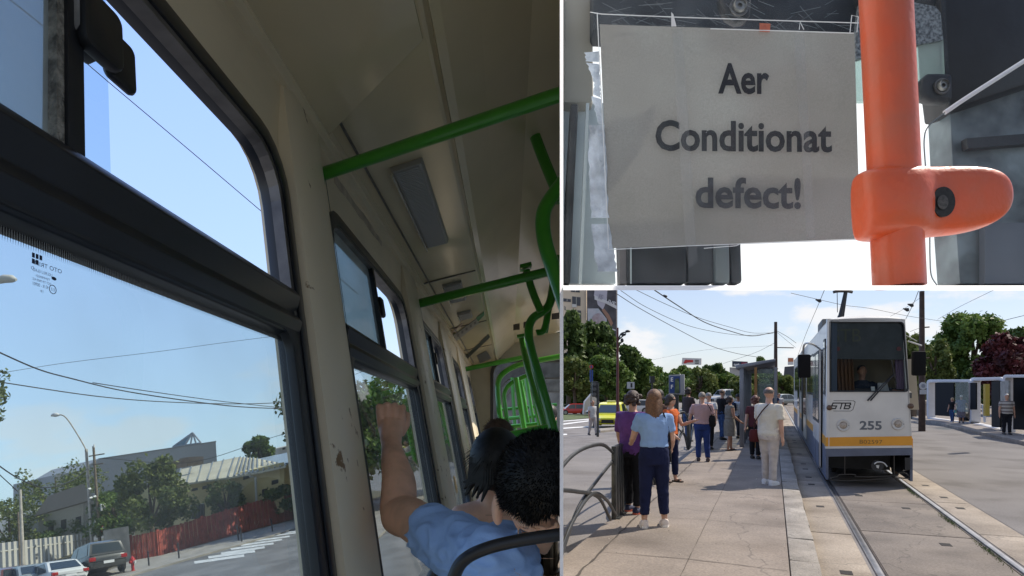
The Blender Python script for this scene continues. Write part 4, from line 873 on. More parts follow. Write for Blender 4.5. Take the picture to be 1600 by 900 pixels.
# frit corner and pale greenish glass strip
fr = mat('speckled_frit', (.035, .045, .055), .6, col2=(.22, .25, .27), vs=260, det=2)
mb = MB(); sheet(mb, [(1338, 60), (1345, 4), (1420, 2), (1462, 10), (1470, 20), (1474, 62), (1400, 76), (1338, 92)], .895, .01); mb.build('frit_corner', fr, cab)
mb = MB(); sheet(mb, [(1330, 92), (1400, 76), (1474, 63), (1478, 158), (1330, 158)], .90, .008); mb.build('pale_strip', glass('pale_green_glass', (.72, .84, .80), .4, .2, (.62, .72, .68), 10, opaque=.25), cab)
# clips with bolts
steelb = mat('bolt_steel', (.22, .22, .21), .35, metal=.8, var=.3, vs=90)
def clip_(px, bc, r, Y, nm='clip'):
    mb = MB(); sheet(mb, px, Y, .02); c = mb.build(nm, blk, cab, bevel=.006, seg=3)
    mb = MB(); p = WP(*bc, Y); r_ = r * Y / FL
    mb.lathe([(r_, .002), (r_, -.006), (r_ * .8, -.009), (r_ * .78, -.006), (r_ * .35, -.006), (r_ * .32, -.002)], tuple(p), (1, 0, 0), (0, 0, 1), (0, 1, 0), 24); mb.build('bolt', steelb, c, smooth=True)
    mb = MB(); mb.ringprism([tuple(p + Vector((r_ * 1.35 * math.cos(q), -.001, r_ * 1.35 * math.sin(q)))) for q in [2 * PI * k / 24 for k in range(24)]], [tuple(p + Vector((r_ * 1.08 * math.cos(q), -.001, r_ * 1.08 * math.sin(q)))) for q in [2 * PI * k / 24 for k in range(24)]], (0, -.003, 0)); mb.build('washer', mat('washer', (.12, .115, .11), .4, metal=.5), c)
clip_([(1124, -20), (1126, 4), (1136, 24), (1152, 33), (1168, 31), (1174, 20), (1176, -20)], (1154, 12), 11, .87)
clip_([(1490, 113), (1452, 113), (1441, 122), (1438, 138), (1444, 151), (1456, 157), (1490, 157)], (1470, 136), 9, .87)
# left side: beige pillar, window strip with a black bar
mb = MB(); sheet(mb, [(878, -30), (931, -30), (927, 60), (928, 161), (878, 161)], .97, .08); mb.build('beige_pillar', bgrey, cab, bevel=.008)
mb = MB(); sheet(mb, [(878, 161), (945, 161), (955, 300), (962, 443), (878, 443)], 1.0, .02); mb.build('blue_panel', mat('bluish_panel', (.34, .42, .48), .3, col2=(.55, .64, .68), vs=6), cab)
mb = MB(); sheet(mb, [(892, 161), (904, 161), (898, 280), (891, 443), (880, 443), (884, 300)], .96, .03); mb.build('black_bar', blk, cab, bevel=.003)
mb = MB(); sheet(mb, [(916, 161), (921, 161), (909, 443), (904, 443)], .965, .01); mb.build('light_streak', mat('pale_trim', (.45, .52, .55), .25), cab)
# behind the notice and below it: dark door parts
mb = MB(); sheet(mb, [(966, 340), (980, 340), (980, 443), (969, 443)], .95, .03); mb.build('grey_post', mat('grey_post', (.19, .18, .19), .6), cab)
mb = MB(); sheet(mb, [(980, 345), (1074, 345), (1074, 443), (980, 443)], .94, .03); mb.build('dark_post', blk2, cab, bevel=.006)
mb = MB(); sheet(mb, [(1074, 345), (1116, 345), (1117, 443), (1074, 443)], .945, .03); mb.build('slate_post', mat('slate_post', (.055, .065, .08), .6), cab, bevel=.006)
mb = MB(); sheet(mb, [(1116, 345), (1140, 345), (1142, 443), (1117, 443)], .94, .03); mb.build('grey_post', mat('grey_post2', (.13, .16, .18), .5), cab, bevel=.006)
mb = MB(); sheet(mb, [(1140, 345), (1158, 345), (1161, 443), (1142, 443)], .95, .03); mb.build('dark_post', blk2, cab, bevel=.006)
mb = MB(); sheet(mb, [(985, 345), (987, 345), (987, 443), (985, 443)], .935, .004); mb.build('bright_seam', mat('pale_trim'), cab)
# the smeared pane itself
mb = MB(); mb.poly([tuple(WP(u, v, YG)) for u, v in ((878, -20), (1476, -20), (1486, 175), (1500, 443), (878, 443))])
mb.build('pane', glass('smeared_glass', (.93, .96, .97), .35, .10, (.55, .60, .64), 16, opaque=.02), cab)
mb = MB(); g = random.Random(21)      # scratches and streaks on the glass
for k in range(60):
    u, v = g.uniform(930, 1340), g.uniform(0, 44); a = g.uniform(-.6, .9); l = g.uniform(8, 50)
    p = [(u, v), (u + l * math.cos(a), v + l * math.sin(a))]; mb.prism([tuple(WP(*p[0], .8165)), tuple(WP(*p[1], .8165)), tuple(WP(p[1][0], p[1][1] + .35, .8165)), tuple(WP(p[0][0], p[0][1] + .35, .8165))], (0, .0003, 0))
mb.build('scratches', mat('scratch', (.16, .19, .21), .6), cab)
# orange-red sticker scrap and torn tape
mb = MB(); sheet(mb, [(1187, 36), (1204, 37), (1203, 50), (1187, 49)], .795, .0006); tag(mb.build('tape_scrap', mat('orange_scrap', (.55, .16, .09), .7, var=.2, vs=120)), 'tiny orange scrap of tape on the upper edge of the notice', 'tape')
# paper
YP = .80
def paper_mat():
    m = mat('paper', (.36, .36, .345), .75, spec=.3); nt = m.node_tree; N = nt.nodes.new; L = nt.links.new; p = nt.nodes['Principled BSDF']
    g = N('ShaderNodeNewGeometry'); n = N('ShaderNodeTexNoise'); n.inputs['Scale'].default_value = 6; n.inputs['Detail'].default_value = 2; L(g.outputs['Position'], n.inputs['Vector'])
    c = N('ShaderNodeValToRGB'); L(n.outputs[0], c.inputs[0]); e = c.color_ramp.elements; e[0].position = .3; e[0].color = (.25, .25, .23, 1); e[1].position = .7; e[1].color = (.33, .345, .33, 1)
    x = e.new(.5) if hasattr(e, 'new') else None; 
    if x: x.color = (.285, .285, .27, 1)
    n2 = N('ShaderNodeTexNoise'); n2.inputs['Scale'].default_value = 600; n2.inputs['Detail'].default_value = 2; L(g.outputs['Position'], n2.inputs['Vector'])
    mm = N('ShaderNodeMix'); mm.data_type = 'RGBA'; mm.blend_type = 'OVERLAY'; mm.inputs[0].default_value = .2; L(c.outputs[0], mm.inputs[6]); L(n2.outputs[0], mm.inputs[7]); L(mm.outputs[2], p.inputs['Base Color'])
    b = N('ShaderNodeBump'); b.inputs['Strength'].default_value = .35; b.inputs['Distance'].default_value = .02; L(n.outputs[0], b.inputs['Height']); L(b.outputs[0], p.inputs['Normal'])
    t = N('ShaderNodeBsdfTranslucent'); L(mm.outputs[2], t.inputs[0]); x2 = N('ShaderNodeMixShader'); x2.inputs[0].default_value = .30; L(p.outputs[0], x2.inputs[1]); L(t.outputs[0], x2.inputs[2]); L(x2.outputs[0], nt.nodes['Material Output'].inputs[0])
    return m
note = thing('notice', 'printed grey notice reading Aer Conditionat defect! taped to the cab glass', 'notice', WP(1140, 212, YP))
cor = [(937, 38), (1335, 51), (1344, 373), (952, 388)]; nx, ny = 30, 22; mb = MB()
def quadp(s, t): a = Vector(cor[0]).lerp(Vector(cor[1]), s); b = Vector(cor[3]).lerp(Vector(cor[2]), s); return a.lerp(b, t)
ids = [[None] * (nx + 1) for _ in range(ny + 1)]
for j in range(ny + 1):
    for i in range(nx + 1):
        q = quadp(i / nx, j / ny); s, t = i / nx, j / ny
        bulge = .0035 * math.sin(s * 7 + t * 2) * math.sin(t * 5 + s) + .004 * math.exp(-((s - .35 + .1 * t) / .03) ** 2) * .4
        ids[j][i] = mb.P([tuple(WP(q.x, q.y, YP + bulge * .5))])
for j in range(ny):
    for i in range(nx): mb.F([ids[j][i], ids[j][i + 1], ids[j + 1][i + 1], ids[j + 1][i]])
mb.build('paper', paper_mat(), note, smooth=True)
for s_, u, v, wpx, h, backlit_tone in (('Aer', 1162, 145, 80, 44, (.014, .018, .024)), ('Conditionat', 1162, 235, 276, 44, (.028, .034, .038)), ('defect!', 1169, 324, 165, 44, (.055, .063, .072))):  # lower lines get paler ink: backlight through the paper put into their colour
    mb = MB(); k = (YP - .004) / FL
    o = WP(u, v, YP - .004)
    j0 = len(mb.v); w = text_mb(mb, s_, (0, 0, 0), (1, 0, -.008), (0, 0, 1), h * 1.08 * k, bold=.026)
    f_ = wpx * k / w
    mb.v = [o + Vector((p.x * f_, 0, p.z)) for p in mb.v]
    mb.build('lettering', mat('ink_' + s_[:3], backlit_tone, .7, var=.25, vs=90), note)
# clear sleeve, tapes
cl = glass('clear_film', (.95, .96, .97), .35, .04, (.5, .52, .54), 30, opaque=.01)
film = glass('tape_film', (.95, .96, .97), .5, .12, (.5, .53, .55), 25, opaque=.06)
mb = MB(); mb.poly([tuple(WP(u, v, .793)) for u, v in ((922, 20), (1342, 36), (1350, 381), (946, 394))]); mb.build('clear_sleeve', cl, note)
for nm, px in (('tape', [(1050, 45), (1066, 45), (1088, 385), (1091, 410), (1076, 420), (1071, 385)]), ('tape', [(1240, 52), (1256, 52), (1274, 372), (1261, 374)]), ):
    mb = MB(); mb.poly([tuple(WP(u, v, .7915)) for u, v in px]); mb.build(nm, film, note)
tornm = mat('torn_tape', (.46, .53, .60), .45, var=.35, vs=30, bump=.4, bs=90)
for nm, L0, R0 in (('torn_tape', [(921, 195), (920, 250), (922, 300), (925, 350), (929, 395), (936, 432)], [(944, 195), (947, 240), (949, 300), (951, 350), (960, 400), (966, 430)]), ('torn_tape', [(914, 82), (917, 98), (926, 120), (930, 135), (925, 150), (931, 175), (936, 198)], [(936, 80), (937, 100), (937, 125), (938, 140), (939, 155), (940, 175), (943, 198)])):
    g = random.Random(8); f = lambda l: [(lerp(a[0], b[0], k / 5) + g.uniform(-1.6, 1.6), lerp(a[1], b[1], k / 5)) for a, b in zip(l, l[1:]) for k in range(5)]
    a, b = f(L0), f(R0); mb = MB()
    for k in range(min(len(a), len(b)) - 1):
        if g.random() < .07: continue
        mb.prism([tuple(WP(u, v, .797)) for u, v in (a[k], b[k], b[k + 1], a[k + 1])], (0, .0015, 0))
    mb.build(nm, tornm, note)
mb = MB(); ed = mat('sleeve_edge', (.62, .66, .68), .3)
for p in ([(922, 19), (940, 22), (1060, 27), (1180, 31), (1342, 36)], [(933, 20), (935, 60), (938, 120)], [(938, 120), (944, 240), (951, 389)], [(1110, 45), (1240, 49), (1334, 52)], [(951, 390), (1080, 384), (1345, 374)], [(1100, 388), (1150, 384), (1157, 381)], [(1249, 46), (1250, 34), (1256, 46)], [(1328, 52), (1331, 24), (1341, 26), (1339, 50)]):
    mb = MB(); mb.tube([tuple(WP(u, v, .7925)) for u, v in p], .00055, 5); mb.build('sleeve_edge', ed, note)
mb = MB(); sheet(mb, [(1049, 19), (1052, 22), (1057, 41), (1049, 41)], .79, .0005); mb.build('tape_curl', mat('tape_curl', (.6, .62, .62), .4), note)
# orange pole with its clamp
orange = mat('orange_pole_paint', (.60, .085, .02), .42, col2=(.50, .10, .04), vs=26, coat=.15, bump=.10, bs=70)
pt, pbm = WP(1381, -60, .62), WP(1405, 448, .62)
pole_ = thing('handrail_pole', 'thick orange grab pole with a flat bolted clamp in front of the notice', 'grab pole', pbm)
mb = MB(); mb.tube([tuple(pbm), tuple(pbm.lerp(pt, .5)), tuple(pt)], .0232, 40); mb.build('pole', orange, pole_, smooth=True)
e_ = (pt - pbm).normalized(); ex = Vector((e_.z, 0, -e_.x)); cc = WP(1392, 320, .62)
mb = MB(); pr = []
Fc = frame(cc, ex, (0, 1, 0), e_); hh = .0335
mb = MB(Fc)
sec = []
def csec(x, ztop, zbot, yf, yb, n=8):
    return [(x, yf * .55, ztop), (x, yf, ztop - .008), (x, yf, zbot + .008), (x, yf * .55, zbot), (x, yb * .55, zbot), (x, yb, zbot + .008), (x, yb, ztop - .008), (x, yb * .55, ztop)]
rings = [csec(-.0325, .029, -.030, -.008, .008), csec(-.031, .0315, -.0325, -.018, .018), csec(-.022, .0345, -.034, -.027, .027), csec(0, .0355, -.034, -.0305, .0305), csec(.022, .0345, -.0335, -.026, .026), csec(.032, .034, -.0335, -.0175, .016), csec(.045, .0338, -.0332, -.0160, .013), csec(.065, .0335, -.032, -.0158, .013), csec(.085, .032, -.028, -.0155, .013), csec(.100, .0285, -.022, -.0145, .012), csec(.110, .022, -.014, -.012, .010), csec(.1145, .013, -.006, -.007, .006)]
mb.loft(rings); cl_ = mb.build('clamp', orange, pole_, sub=2, smooth=True, angle=80)
mb = MB(frame(WP(1472.5, 316, .6030), (1, 0, 0), (0, 0, 1), (0, -1, 0))); mb.lathe([(.0102, -.006), (.0110, .0012), (.0108, .0022)], ax=(1, 0, 0), ay=(0, 1.30, 0), n=28); bl = mb.build('bolt', mat('bolt_hole', (.012, .011, .010), .6, var=.5, vs=300), cl_, smooth=True)
mb = MB(frame(WP(1472.5, 316, .6000), (1, 0, 0), (0, 0, 1), (0, -1, 0))); mb.lathe([(.0045, 0), (.0052, .0008), (.002, .001)], ax=(1, 0, 0), ay=(0, 1.3, 0), n=20); mb.build('bolt_head', mat('bolt_dark', (.05, .045, .04), .5, var=.5, vs=400), bl, smooth=True)
# glass screen with a rounded corner on the right
scr = thing('glass_screen', 'clear glass screen with a rounded corner and pale polished edge right of the orange pole', 'glass screen', WP(1520, 300, .7))
path = [(1460, 443), (1453, 425), (1452, 350), (1446, 260), (1444, 215), (1452, 196), (1484, 170), (1540, 135), (1640, 72)]
mb = MB(); mb.poly([tuple(WP(u, v, .72)) for u, v in path + [(1640, 443)]]); mb.build('screen_pane', glass('screen_glass', (.88, .92, .94), .35, .06, (.5, .55, .58), 14, opaque=.04), scr)
mb = MB(); mb.tube([tuple(WP(u, v, .72)) for u, v in path[7:5:-1] + []] if 0 else bez([tuple(WP(u, v, .72)) for u, v in ((1476, 176), (1510, 153), (1560, 121), (1640, 70))], 6), .0026, 10); mb.build('polished_edge', mat('glass_edge', (.62, .66, .70), .2), scr, smooth=True)
mb = MB(); mb.tube(bez([tuple(WP(u, v, .72)) for u, v in ((1464, 446), (1455, 430), (1453, 400), (1452, 340), (1446, 260), (1444, 218), (1451, 197), (1476, 176))], 5), .0007, 6); mb.build('thin_edge', mat('glass_edge_dark', (.12, .15, .17), .3), scr, smooth=True)
# ================================================================== THE TRAM STOP
EY = Vector((.387, 1, 0)).normalized(); EX = Vector((EY.y, -EY.x, 0)); OT = Vector((4.1626, 6.1953, 0))
def T(x, y, z): return OT + EX * x + EY * y + Vector((0, 0, z))
def G(u, v, h=0.): Y = (CAM.z - h) * FL / (v - PY); return Vector(((u - PX) / FL * Y, Y, h))
def toT(p): d = Vector(p) - OT; return d.dot(EX), d.dot(EY)
class Plane:   # vertical plane through two ground points; p(u,v) is where the photo point lies on it
    def __init__(s, A, B): s.A = Vector(A); s.d = (Vector(B) - s.A); s.d.z = 0; s.d.normalize(); s.n = Vector((-s.d.y, s.d.x, 0)); s.n = s.n if s.n.y > 0 else -s.n
    def p(s, u, v, off=0.): r = ray(u, v); k = (s.A + s.n * off - CAM).dot(s.n) / r.dot(s.n); return CAM + r * k
    def prism(s, mb, px, th, off=0.): mb.prism([tuple(s.p(u, v, off)) for u, v in px], s.n * th); return mb
def gmat(name, c1, c2, sc, c3=None, cracks=0., bump=.15, rough=.92, bsc=60):
    m = mat(name, c1, rough, col2=c2, vs=sc, bump=bump, bs=bsc); nt = m.node_tree; N = nt.nodes.new; L = nt.links.new; p = nt.nodes['Principled BSDF']
    src = p.inputs['Base Color'].links[0].from_socket; g = N('ShaderNodeNewGeometry')
    n = N('ShaderNodeTexNoise'); n.inputs['Scale'].default_value = 45; n.inputs['Detail'].default_value = 3; L(g.outputs['Position'], n.inputs['Vector'])
    x = N('ShaderNodeMix'); x.data_type = 'RGBA'; x.blend_type = 'OVERLAY'; x.inputs[0].default_value = .45; L(src, x.inputs[6]); L(n.outputs[0], x.inputs[7]); last = x.outputs[2]
    n3 = N('ShaderNodeTexNoise'); n3.inputs['Scale'].default_value = .8; n3.inputs['Detail'].default_value = 5; L(g.outputs['Position'], n3.inputs['Vector'])
    r3 = N('ShaderNodeMapRange'); r3.inputs[1].default_value = .5; r3.inputs[2].default_value = .68; r3.inputs[4].default_value = .85; L(n3.outputs[0], r3.inputs[0])
    x3 = N('ShaderNodeMix'); x3.data_type = 'RGBA'; x3.blend_type = 'MULTIPLY'; x3.inputs[7].default_value = (.62, .60, .58, 1); L(r3.outputs[0], x3.inputs[0]); L(last, x3.inputs[6]); last = x3.outputs[2]
    if cracks:
        v = N('ShaderNodeTexVoronoi'); v.feature = 'DISTANCE_TO_EDGE'; v.inputs['Scale'].default_value = cracks; n2 = N('ShaderNodeTexNoise'); n2.inputs['Scale'].default_value = 3; L(g.outputs['Position'], n2.inputs['Vector'])
        va = N('ShaderNodeVectorMath'); va.operation = 'MULTIPLY_ADD'; L(n2.outputs['Color'], va.inputs[0]); va.inputs[1].default_value = (.5, .5, .5); L(g.outputs['Position'], va.inputs[2]); L(va.outputs[0], v.inputs['Vector'])
        r = N('ShaderNodeMapRange'); r.inputs[1].default_value = .0008; r.inputs[2].default_value = .005; r.inputs[3].default_value = .45; r.inputs[4].default_value = 0; L(v.outputs['Distance'], r.inputs[0])
        x2 = N('ShaderNodeMix'); x2.data_type = 'RGBA'; L(r.outputs[0], x2.inputs[0]); L(last, x2.inputs[6]); x2.inputs[7].default_value = (.05, .045, .04, 1); last = x2.outputs[2]
    oi = N('ShaderNodeObjectInfo'); ro = N('ShaderNodeMapRange'); L(oi.outputs['Random'], ro.inputs[0]); ro.inputs[3].default_value = .82; ro.inputs[4].default_value = 1.08
    xo = N('ShaderNodeVectorMath'); xo.operation = 'SCALE'; L(last, xo.inputs[0]); L(ro.outputs[0], xo.inputs['Scale']); last = xo.outputs[0]
    L(last, p.inputs['Base Color']); return m
road_m = gmat('road_asphalt', (.155, .143, .134), (.195, .18, .168), .7, cracks=0); plat_m = gmat('platform_concrete', (.20, .168, .14), (.275, .23, .19), 1.1, cracks=.3)
slab_m = gmat('track_slab', (.235, .195, .15), (.33, .28, .22), 1.5, cracks=.4, bump=.3); kerb_m = gmat('kerb_stone', (.24, .22, .19), (.33, .30, .26), 4, cracks=1.6, bump=.5)
slab2 = gmat('centre_slab', (.15, .128, .108), (.225, .19, .155), 1.2, cracks=.4, bump=.3)
farp_m = gmat('island_paving', (.21, .18, .16), (.27, .24, .21), .8)
SLP = .027
def gz(Y): return -SLP * min(max(Y - 10, 0), 85)
def GS(u, v): a = (v - PY) / FL; Y = (CAM.z - SLP * 10) / (a - SLP); Y = Y if Y > 10 else CAM.z / a; return Vector(((u - PX) / FL * Y, Y, gz(Y)))
def ex_(Y): return OT.x + (Y - OT.y) * EY.x / EY.y - 3.57 / EX.x       # left edge of the platform at depth Y
mb = MB()      # the square falls away gently to the left of the platform
st = [3.5, 10, 20, 40, 70, 95, 300, 900]
for a, b in zip(st, st[1:]): mb.poly([(a * .05, a, gz(a) - .004), (ex_(a), a, gz(a) - .004), (ex_(b), b, gz(b) - .004), (b * .05, b, gz(b) - .004)])
for a, b in zip(st, st[1:]): mb.poly([(ex_(a), a, -.004), (a * 1.5 + 30, a, -.004), (b * 1.5 + 30, b, -.004), (ex_(b), b, -.004)])
for a, b in zip(st, st[1:]): mb.poly([(ex_(a), a, gz(a) - .004), (ex_(a), a, -.004), (ex_(b), b, -.004), (ex_(b), b, gz(b) - .004)])
tag(mb.build('ground', road_m), kind='structure')
mb = MB(); mb.poly([tuple(T(*p)) for p in ((1.24, -6, 0), (5.6, -6, 0), (5.6, 140, 0), (1.24, 140, 0))]); tag(mb.build('road', road_m), kind='structure')
def tbox(name, x0, x1, y0, y1, z0, z1, m, bevel=0., kind='structure'): mb = MB(T); mb.box(x0, x1, y0, y1, z0, z1); return tag(mb.build(name, m, bevel=bevel), kind=kind)
tbox('platform', -3.58, -1.50, -5.5, 45, -1.6, .14, plat_m)
g = random.Random(5); y = -5.4; mb = MB(T)
while y < 44:   # kerb stones, laid end to end
    l = g.uniform(.85, 1.1); j = lambda: g.uniform(-.012, .012)
    mb.hexa([(-1.49 + j(), y, -.05), (-1.21 + j(), y, -.05), (-1.21 + j(), y + l - .015, -.05), (-1.49 + j(), y + l - .015, -.05)], [(-1.49, y, .14 + j() * .5), (-1.23 + j(), y, .135 + j()), (-1.23 + j(), y + l - .015, .135 + j()), (-1.49, y + l - .015, .14 + j() * .5)]); y += l
tag(mb.build('kerb', kerb_m, bevel=.012), kind='structure')
def joint(name, pts, w, z, m):
    mb = MB(T); g = random.Random(len(pts)); out = []
    for a, b in zip(pts, pts[1:]):
        n = max(2, int(math.dist(a, b) / .12))
        for k in range(n): t = k / n; out.append((lerp(a[0], b[0], t) + g.uniform(-.5, .5) * w, lerp(a[1], b[1], t) + g.uniform(-.5, .5) * w, g.uniform(.4, 1.3) * w))
    out.append((*pts[-1], w))
    for p, q in zip(out, out[1:]):
        d = Vector((q[0] - p[0], q[1] - p[1], 0)).normalized(); nn = Vector((-d.y, d.x, 0)); a, b = Vector((p[0], p[1], z)), Vector((q[0], q[1], z))
        mb.poly([tuple(a - nn * p[2] / 2), tuple(a + nn * p[2] / 2), tuple(b + nn * q[2] / 2), tuple(b - nn * q[2] / 2)])
    tag(mb.build(name, m), kind='structure')
crk = mat('crack_dirt', (.06, .05, .042), .95)
joint('pavement_joint', [(-3.27, -5), (-3.30, 3), (-3.3, 20)], .022, .145, crk)
joint('pavement_joint', [(-2.42, -5), (-2.4, 6), (-2.42, 25)], .006, .145, crk)
for k, y in enumerate((-.9, 1.05, 3.3, 5.4, 7.9, 10.6)): joint('pavement_joint', [(-3.25, y), (-2.4, y + .05), (-1.52, y - .03)], .006 if k % 2 else .010, .145, crk)
g = random.Random(12)
for row, (x0, x1) in enumerate(((-1.20, -.74), (-.60, .60), (.74, 1.22))):
    y = -5.5 + row * .3; k = 0; ml = []
    while y < 60:
        l = 2.35; mb = MB(T); mb.box(x0, x1, y, y + l - .025, -.2, .004 + .003 * g.random()); 
        holes = [(x0 + x1) / 2 + (-.25 if row == 1 else 0), ]
        tag(mb.build('track_slab', slab2 if row == 1 else slab_m, bevel=.006), kind='structure')
        for q in ((.45,), (1.8,), (.45, 1.8))[g.randrange(3)]:
            xx = (x0 + x1) / 2 + (.0 if row != 1 else (-.30 if q < 1 else .22)); mb = MB(T); mb.box(xx - .055, xx + .055, y + q, y + q + .14, -.1, .0085); tag(mb.build('lifting_hole', mat('hole_dark', (.02, .018, .016), .95)), kind='structure')
        y += l
dirtm = mat('track_dirt', (.035, .032, .028), .95, var=.3, vs=8)
tbox('track_bed', -1.22, 1.24, -5.5, 60, -.3, -.012, dirtm)
steel_r = mat('rail_steel', (.30, .30, .31), .28, metal=.85, var=.2, vs=4); steel_o = mat('rail_side', (.06, .045, .035), .7, metal=.3, var=.3, vs=12)
for x, lb in ((-.67, 'left grooved steel tram rail running under the tram'), (.67, 'right grooved steel tram rail, bright on top, beside the road')):
    r = thing('rail', lb, 'rail', T(x, 0, 0), 'tram rails'); mb = MB(T)
    mb.box(x - .030 * 1, x + .030, -5.5, 60, -.12, .014); mb.build('rail_head', steel_r, r, bevel=.004)
    mb = MB(T); s_ = 1 if x < 0 else -1; a, b = sorted((x + s_ * .052, x + s_ * .064)); mb.box(a, b, -5.5, 60, -.12, .006); mb.build('guard_lip', steel_o, r)
# grass tufts along the right rail
mb = MB(T); g = random.Random(2)
for k in range(900):
    y = g.choice((g.gauss(1.2, .35), g.gauss(2.9, .25), g.gauss(5.4, .3))); x = .585 + g.gauss(0, .018); h = g.uniform(.01, .045); a = g.uniform(0, 6.3); d = Vector((math.cos(a), math.sin(a), 0)) * .004
    mb.poly([(x - d.x, y - d.y, 0), (x + d.x, y + d.y, 0), (x + g.gauss(0, .012), y + g.gauss(0, .012), h)])
tag(mb.build('grass', mat('grass_blade', (.07, .10, .025), .8, var=.3, vs=9)), 'short weeds growing along the right tram rail', 'grass', kind='stuff')
# small pebbles and litter specks on the platform
mb = MB(T); g = random.Random(77)
for k in range(420):
    x, y = g.uniform(-3.5, -1.25), g.uniform(-3, 9); s = g.uniform(.003, .009); i = mb.P([(x - s, y - s, .141), (x + s, y - s * .6, .141), (x + s * .8, y + s, .141), (x - s * .7, y + s, .141), (x, y, .141 + s)])
    for q in range(4): mb.F([i + q, i + (q + 1) % 4, i + 4])
tag(mb.build('litter', mat('litter_pale', (.42, .38, .32), .9, var=.4, vs=30)), 'fine grit and litter strewn over the concrete platform', 'litter', kind='stuff')
# right island and its kerb, left verge, crossing
tbox('island_kerb', 5.6, 5.78, -4, 90, -.05, .125, kerb_m, .01)
tbox('far_platform', 5.78, 24, -4, 90, -.05, .12, farp_m)
mb = MB(); P = [tuple(GS(u, v) + Vector((0, 0, .03))) for u, v in ((872, 658), (935, 652), (962, 650.5), (962, 647.5), (872, 648))]; mb.poly(P); tag(mb.build('grass_verge', mat('grass_verge', (.075, .10, .03), .95, var=.4, vs=1.5, bump=.5, bs=8)), kind='structure')
mb = MB()
for a in ([(872, 663), (920, 657), (920, 658.6), (872, 665)], [(872, 669), (921, 666), (921, 667.5), (872, 671)], [(872, 678), (886, 678), (886, 680), (872, 681)], [(872, 658), (945, 653), (945, 654), (872, 659.4)]): mb.poly([tuple(GS(u, v) + Vector((0, 0, .012))) for u, v in a])
tag(mb.build('road_markings', wp), kind='structure')
mb = MB(); mb.prism([tuple(GS(u, v)) for u, v in ((938, 676), (965, 673), (965, 670), (938, 672))], (0, 0, .1)); tag(mb.build('traffic_island', kerb_m), kind='structure')
# ---------------------------------------------------------------- railing panels
fen = mat('galvanised_grey', (.05, .052, .052), .4, metal=.4, var=.25, vs=9)
def fence_panel(y0, y1, label, x=-3.53, H=.93):
    th = thing('arched_railing', label, 'railing', T(x, (y0 + y1) / 2, .14), 'arched railings along the platform'); z0 = .14
    for y in (y0, y1):
        
        for q in (-.07, .07): mb = MB(T); mb.box(x - .030, x + .030, y + q - .05, y + q + .05, z0 - .05, z0 + H); mb.build('post', fen, th, bevel=.004)
        mb = MB(T); mb.box(x - .07, x + .07, y - .09, y + .09, z0, z0 + .012); mb.build('foot_plate', fen, th)
    L_ = y1 - y0; a, b = y0 + .04, y1 - .04
    arcs = [[(a, H - .1), (a + L_ * .25, H + .06), (a + L_ * .5, H + .10), (a + L_ * .75, H + .06), (b, H - .1)],
            [(a, H - .18), (a + L_ * .3, H - .32), (a + L_ * .62, .42), (b - L_ * .12, .05)], [(b, H - .18), (b - L_ * .3, H - .32), (b - L_ * .62, .42), (a + L_ * .12, .05)],
            [(a, .03), (a + L_ * .22, .34), (a + L_ * .5, .5), (b - L_ * .22, .34), (b, .03)]]
    for k, arc in enumerate(arcs):
        pts = bez([(x + (-.012, .012, -.02, .02)[k], y, z0 + z) for y, z in arc], 8); mb = MB(T)
        mb.tube(pts, .023, 10, sx=.75); mb.build('arch_bar', fen, th, smooth=True)
    return th
fence_panel(-1.75, .84, 'large arched steel railing in the left foreground with crossing curved bars')
fence_panel(1.12, 3.9, 'arched railing panel hidden behind the purple and light blue dressed people')
fence_panel(4.2, 7.0, 'arched railing panel behind the woman in orange', -3.66)
fence_panel(8.0, 10.7, 'arched railing panel left of the person in the pink shirt', -3.80)
fence_panel(11.1, 13.8, 'far arched railing panel behind the person in the pink shirt', -3.82)
fence_panel(14.2, 17.0, 'farthest arched railing panel near the shelter', -3.84)
# ---------------------------------------------------------------- platform shelter
alu = mat('shelter_aluminium', (.20, .21, .235), .45, metal=.5, var=.1, vs=3); 
sh = thing('tram_shelter', 'grey glass tram shelter with a sloping roof on the platform beside the tram', 'shelter', T(-2.9, 13, .14))
ya, yb, xl, xr = 11.4, 18.5, -2.45, -1.62
mb = MB(T); mb.hexa([(xl - .15, ya, 2.30), (xr + .05, ya, 2.50), (xr + .05, yb, 2.50), (xl - .15, yb, 2.30)], [(xl - .15, ya, 2.42), (xr + .05, ya, 2.58), (xr + .05, yb, 2.58), (xl - .15, yb, 2.42)]); mb.build('roof', alu, sh, bevel=.02)
mb = MB(T); mb.box(xl - .1, xr, ya + 3.6, ya + 3.7, 2.25, 2.45); mb.build('roof_beam', alu, sh)
for k in range(6):
    y = ya + .1 + k * (yb - ya - .2) / 5; mb = MB(T); mb.box(xl - .05, xl + .06, y - .05, y + .05, .14, 2.35); mb.build('post', alu, sh, bevel=.005)
mb = MB(T); mb.box(xl + .34, xl + .41, ya - .04, ya + .04, .14, 2.35); mb.build('post', mat('orange_brown_post', (.28, .14, .04), .6), sh)
mb = MB(T); mb.box(xl + .85, xl + .92, ya - .04, ya + .04, .14, 2.35); mb.build('post', alu, sh)
sg_ = glass('shelter_glass', (.70, .78, .76), .8, .35, (.30, .34, .31), 3, opaque=.2)
mb = MB(T); mb.poly([(xl + .42, ya, .35), (xl + .85, ya, .35), (xl + .85, ya, 2.3), (xl + .42, ya, 2.3)]); mb.build('glass_panel', sg_, sh)
for k in range(5):
    y = ya + .2 + k * (yb - ya - .2) / 5; mb = MB(T); mb.poly([(xl, y, .35), (xl, y + 1.3, .35), (xl, y + 1.3, 2.25), (xl, y, 2.25)]); mb.build('glass_panel', sg_, sh)
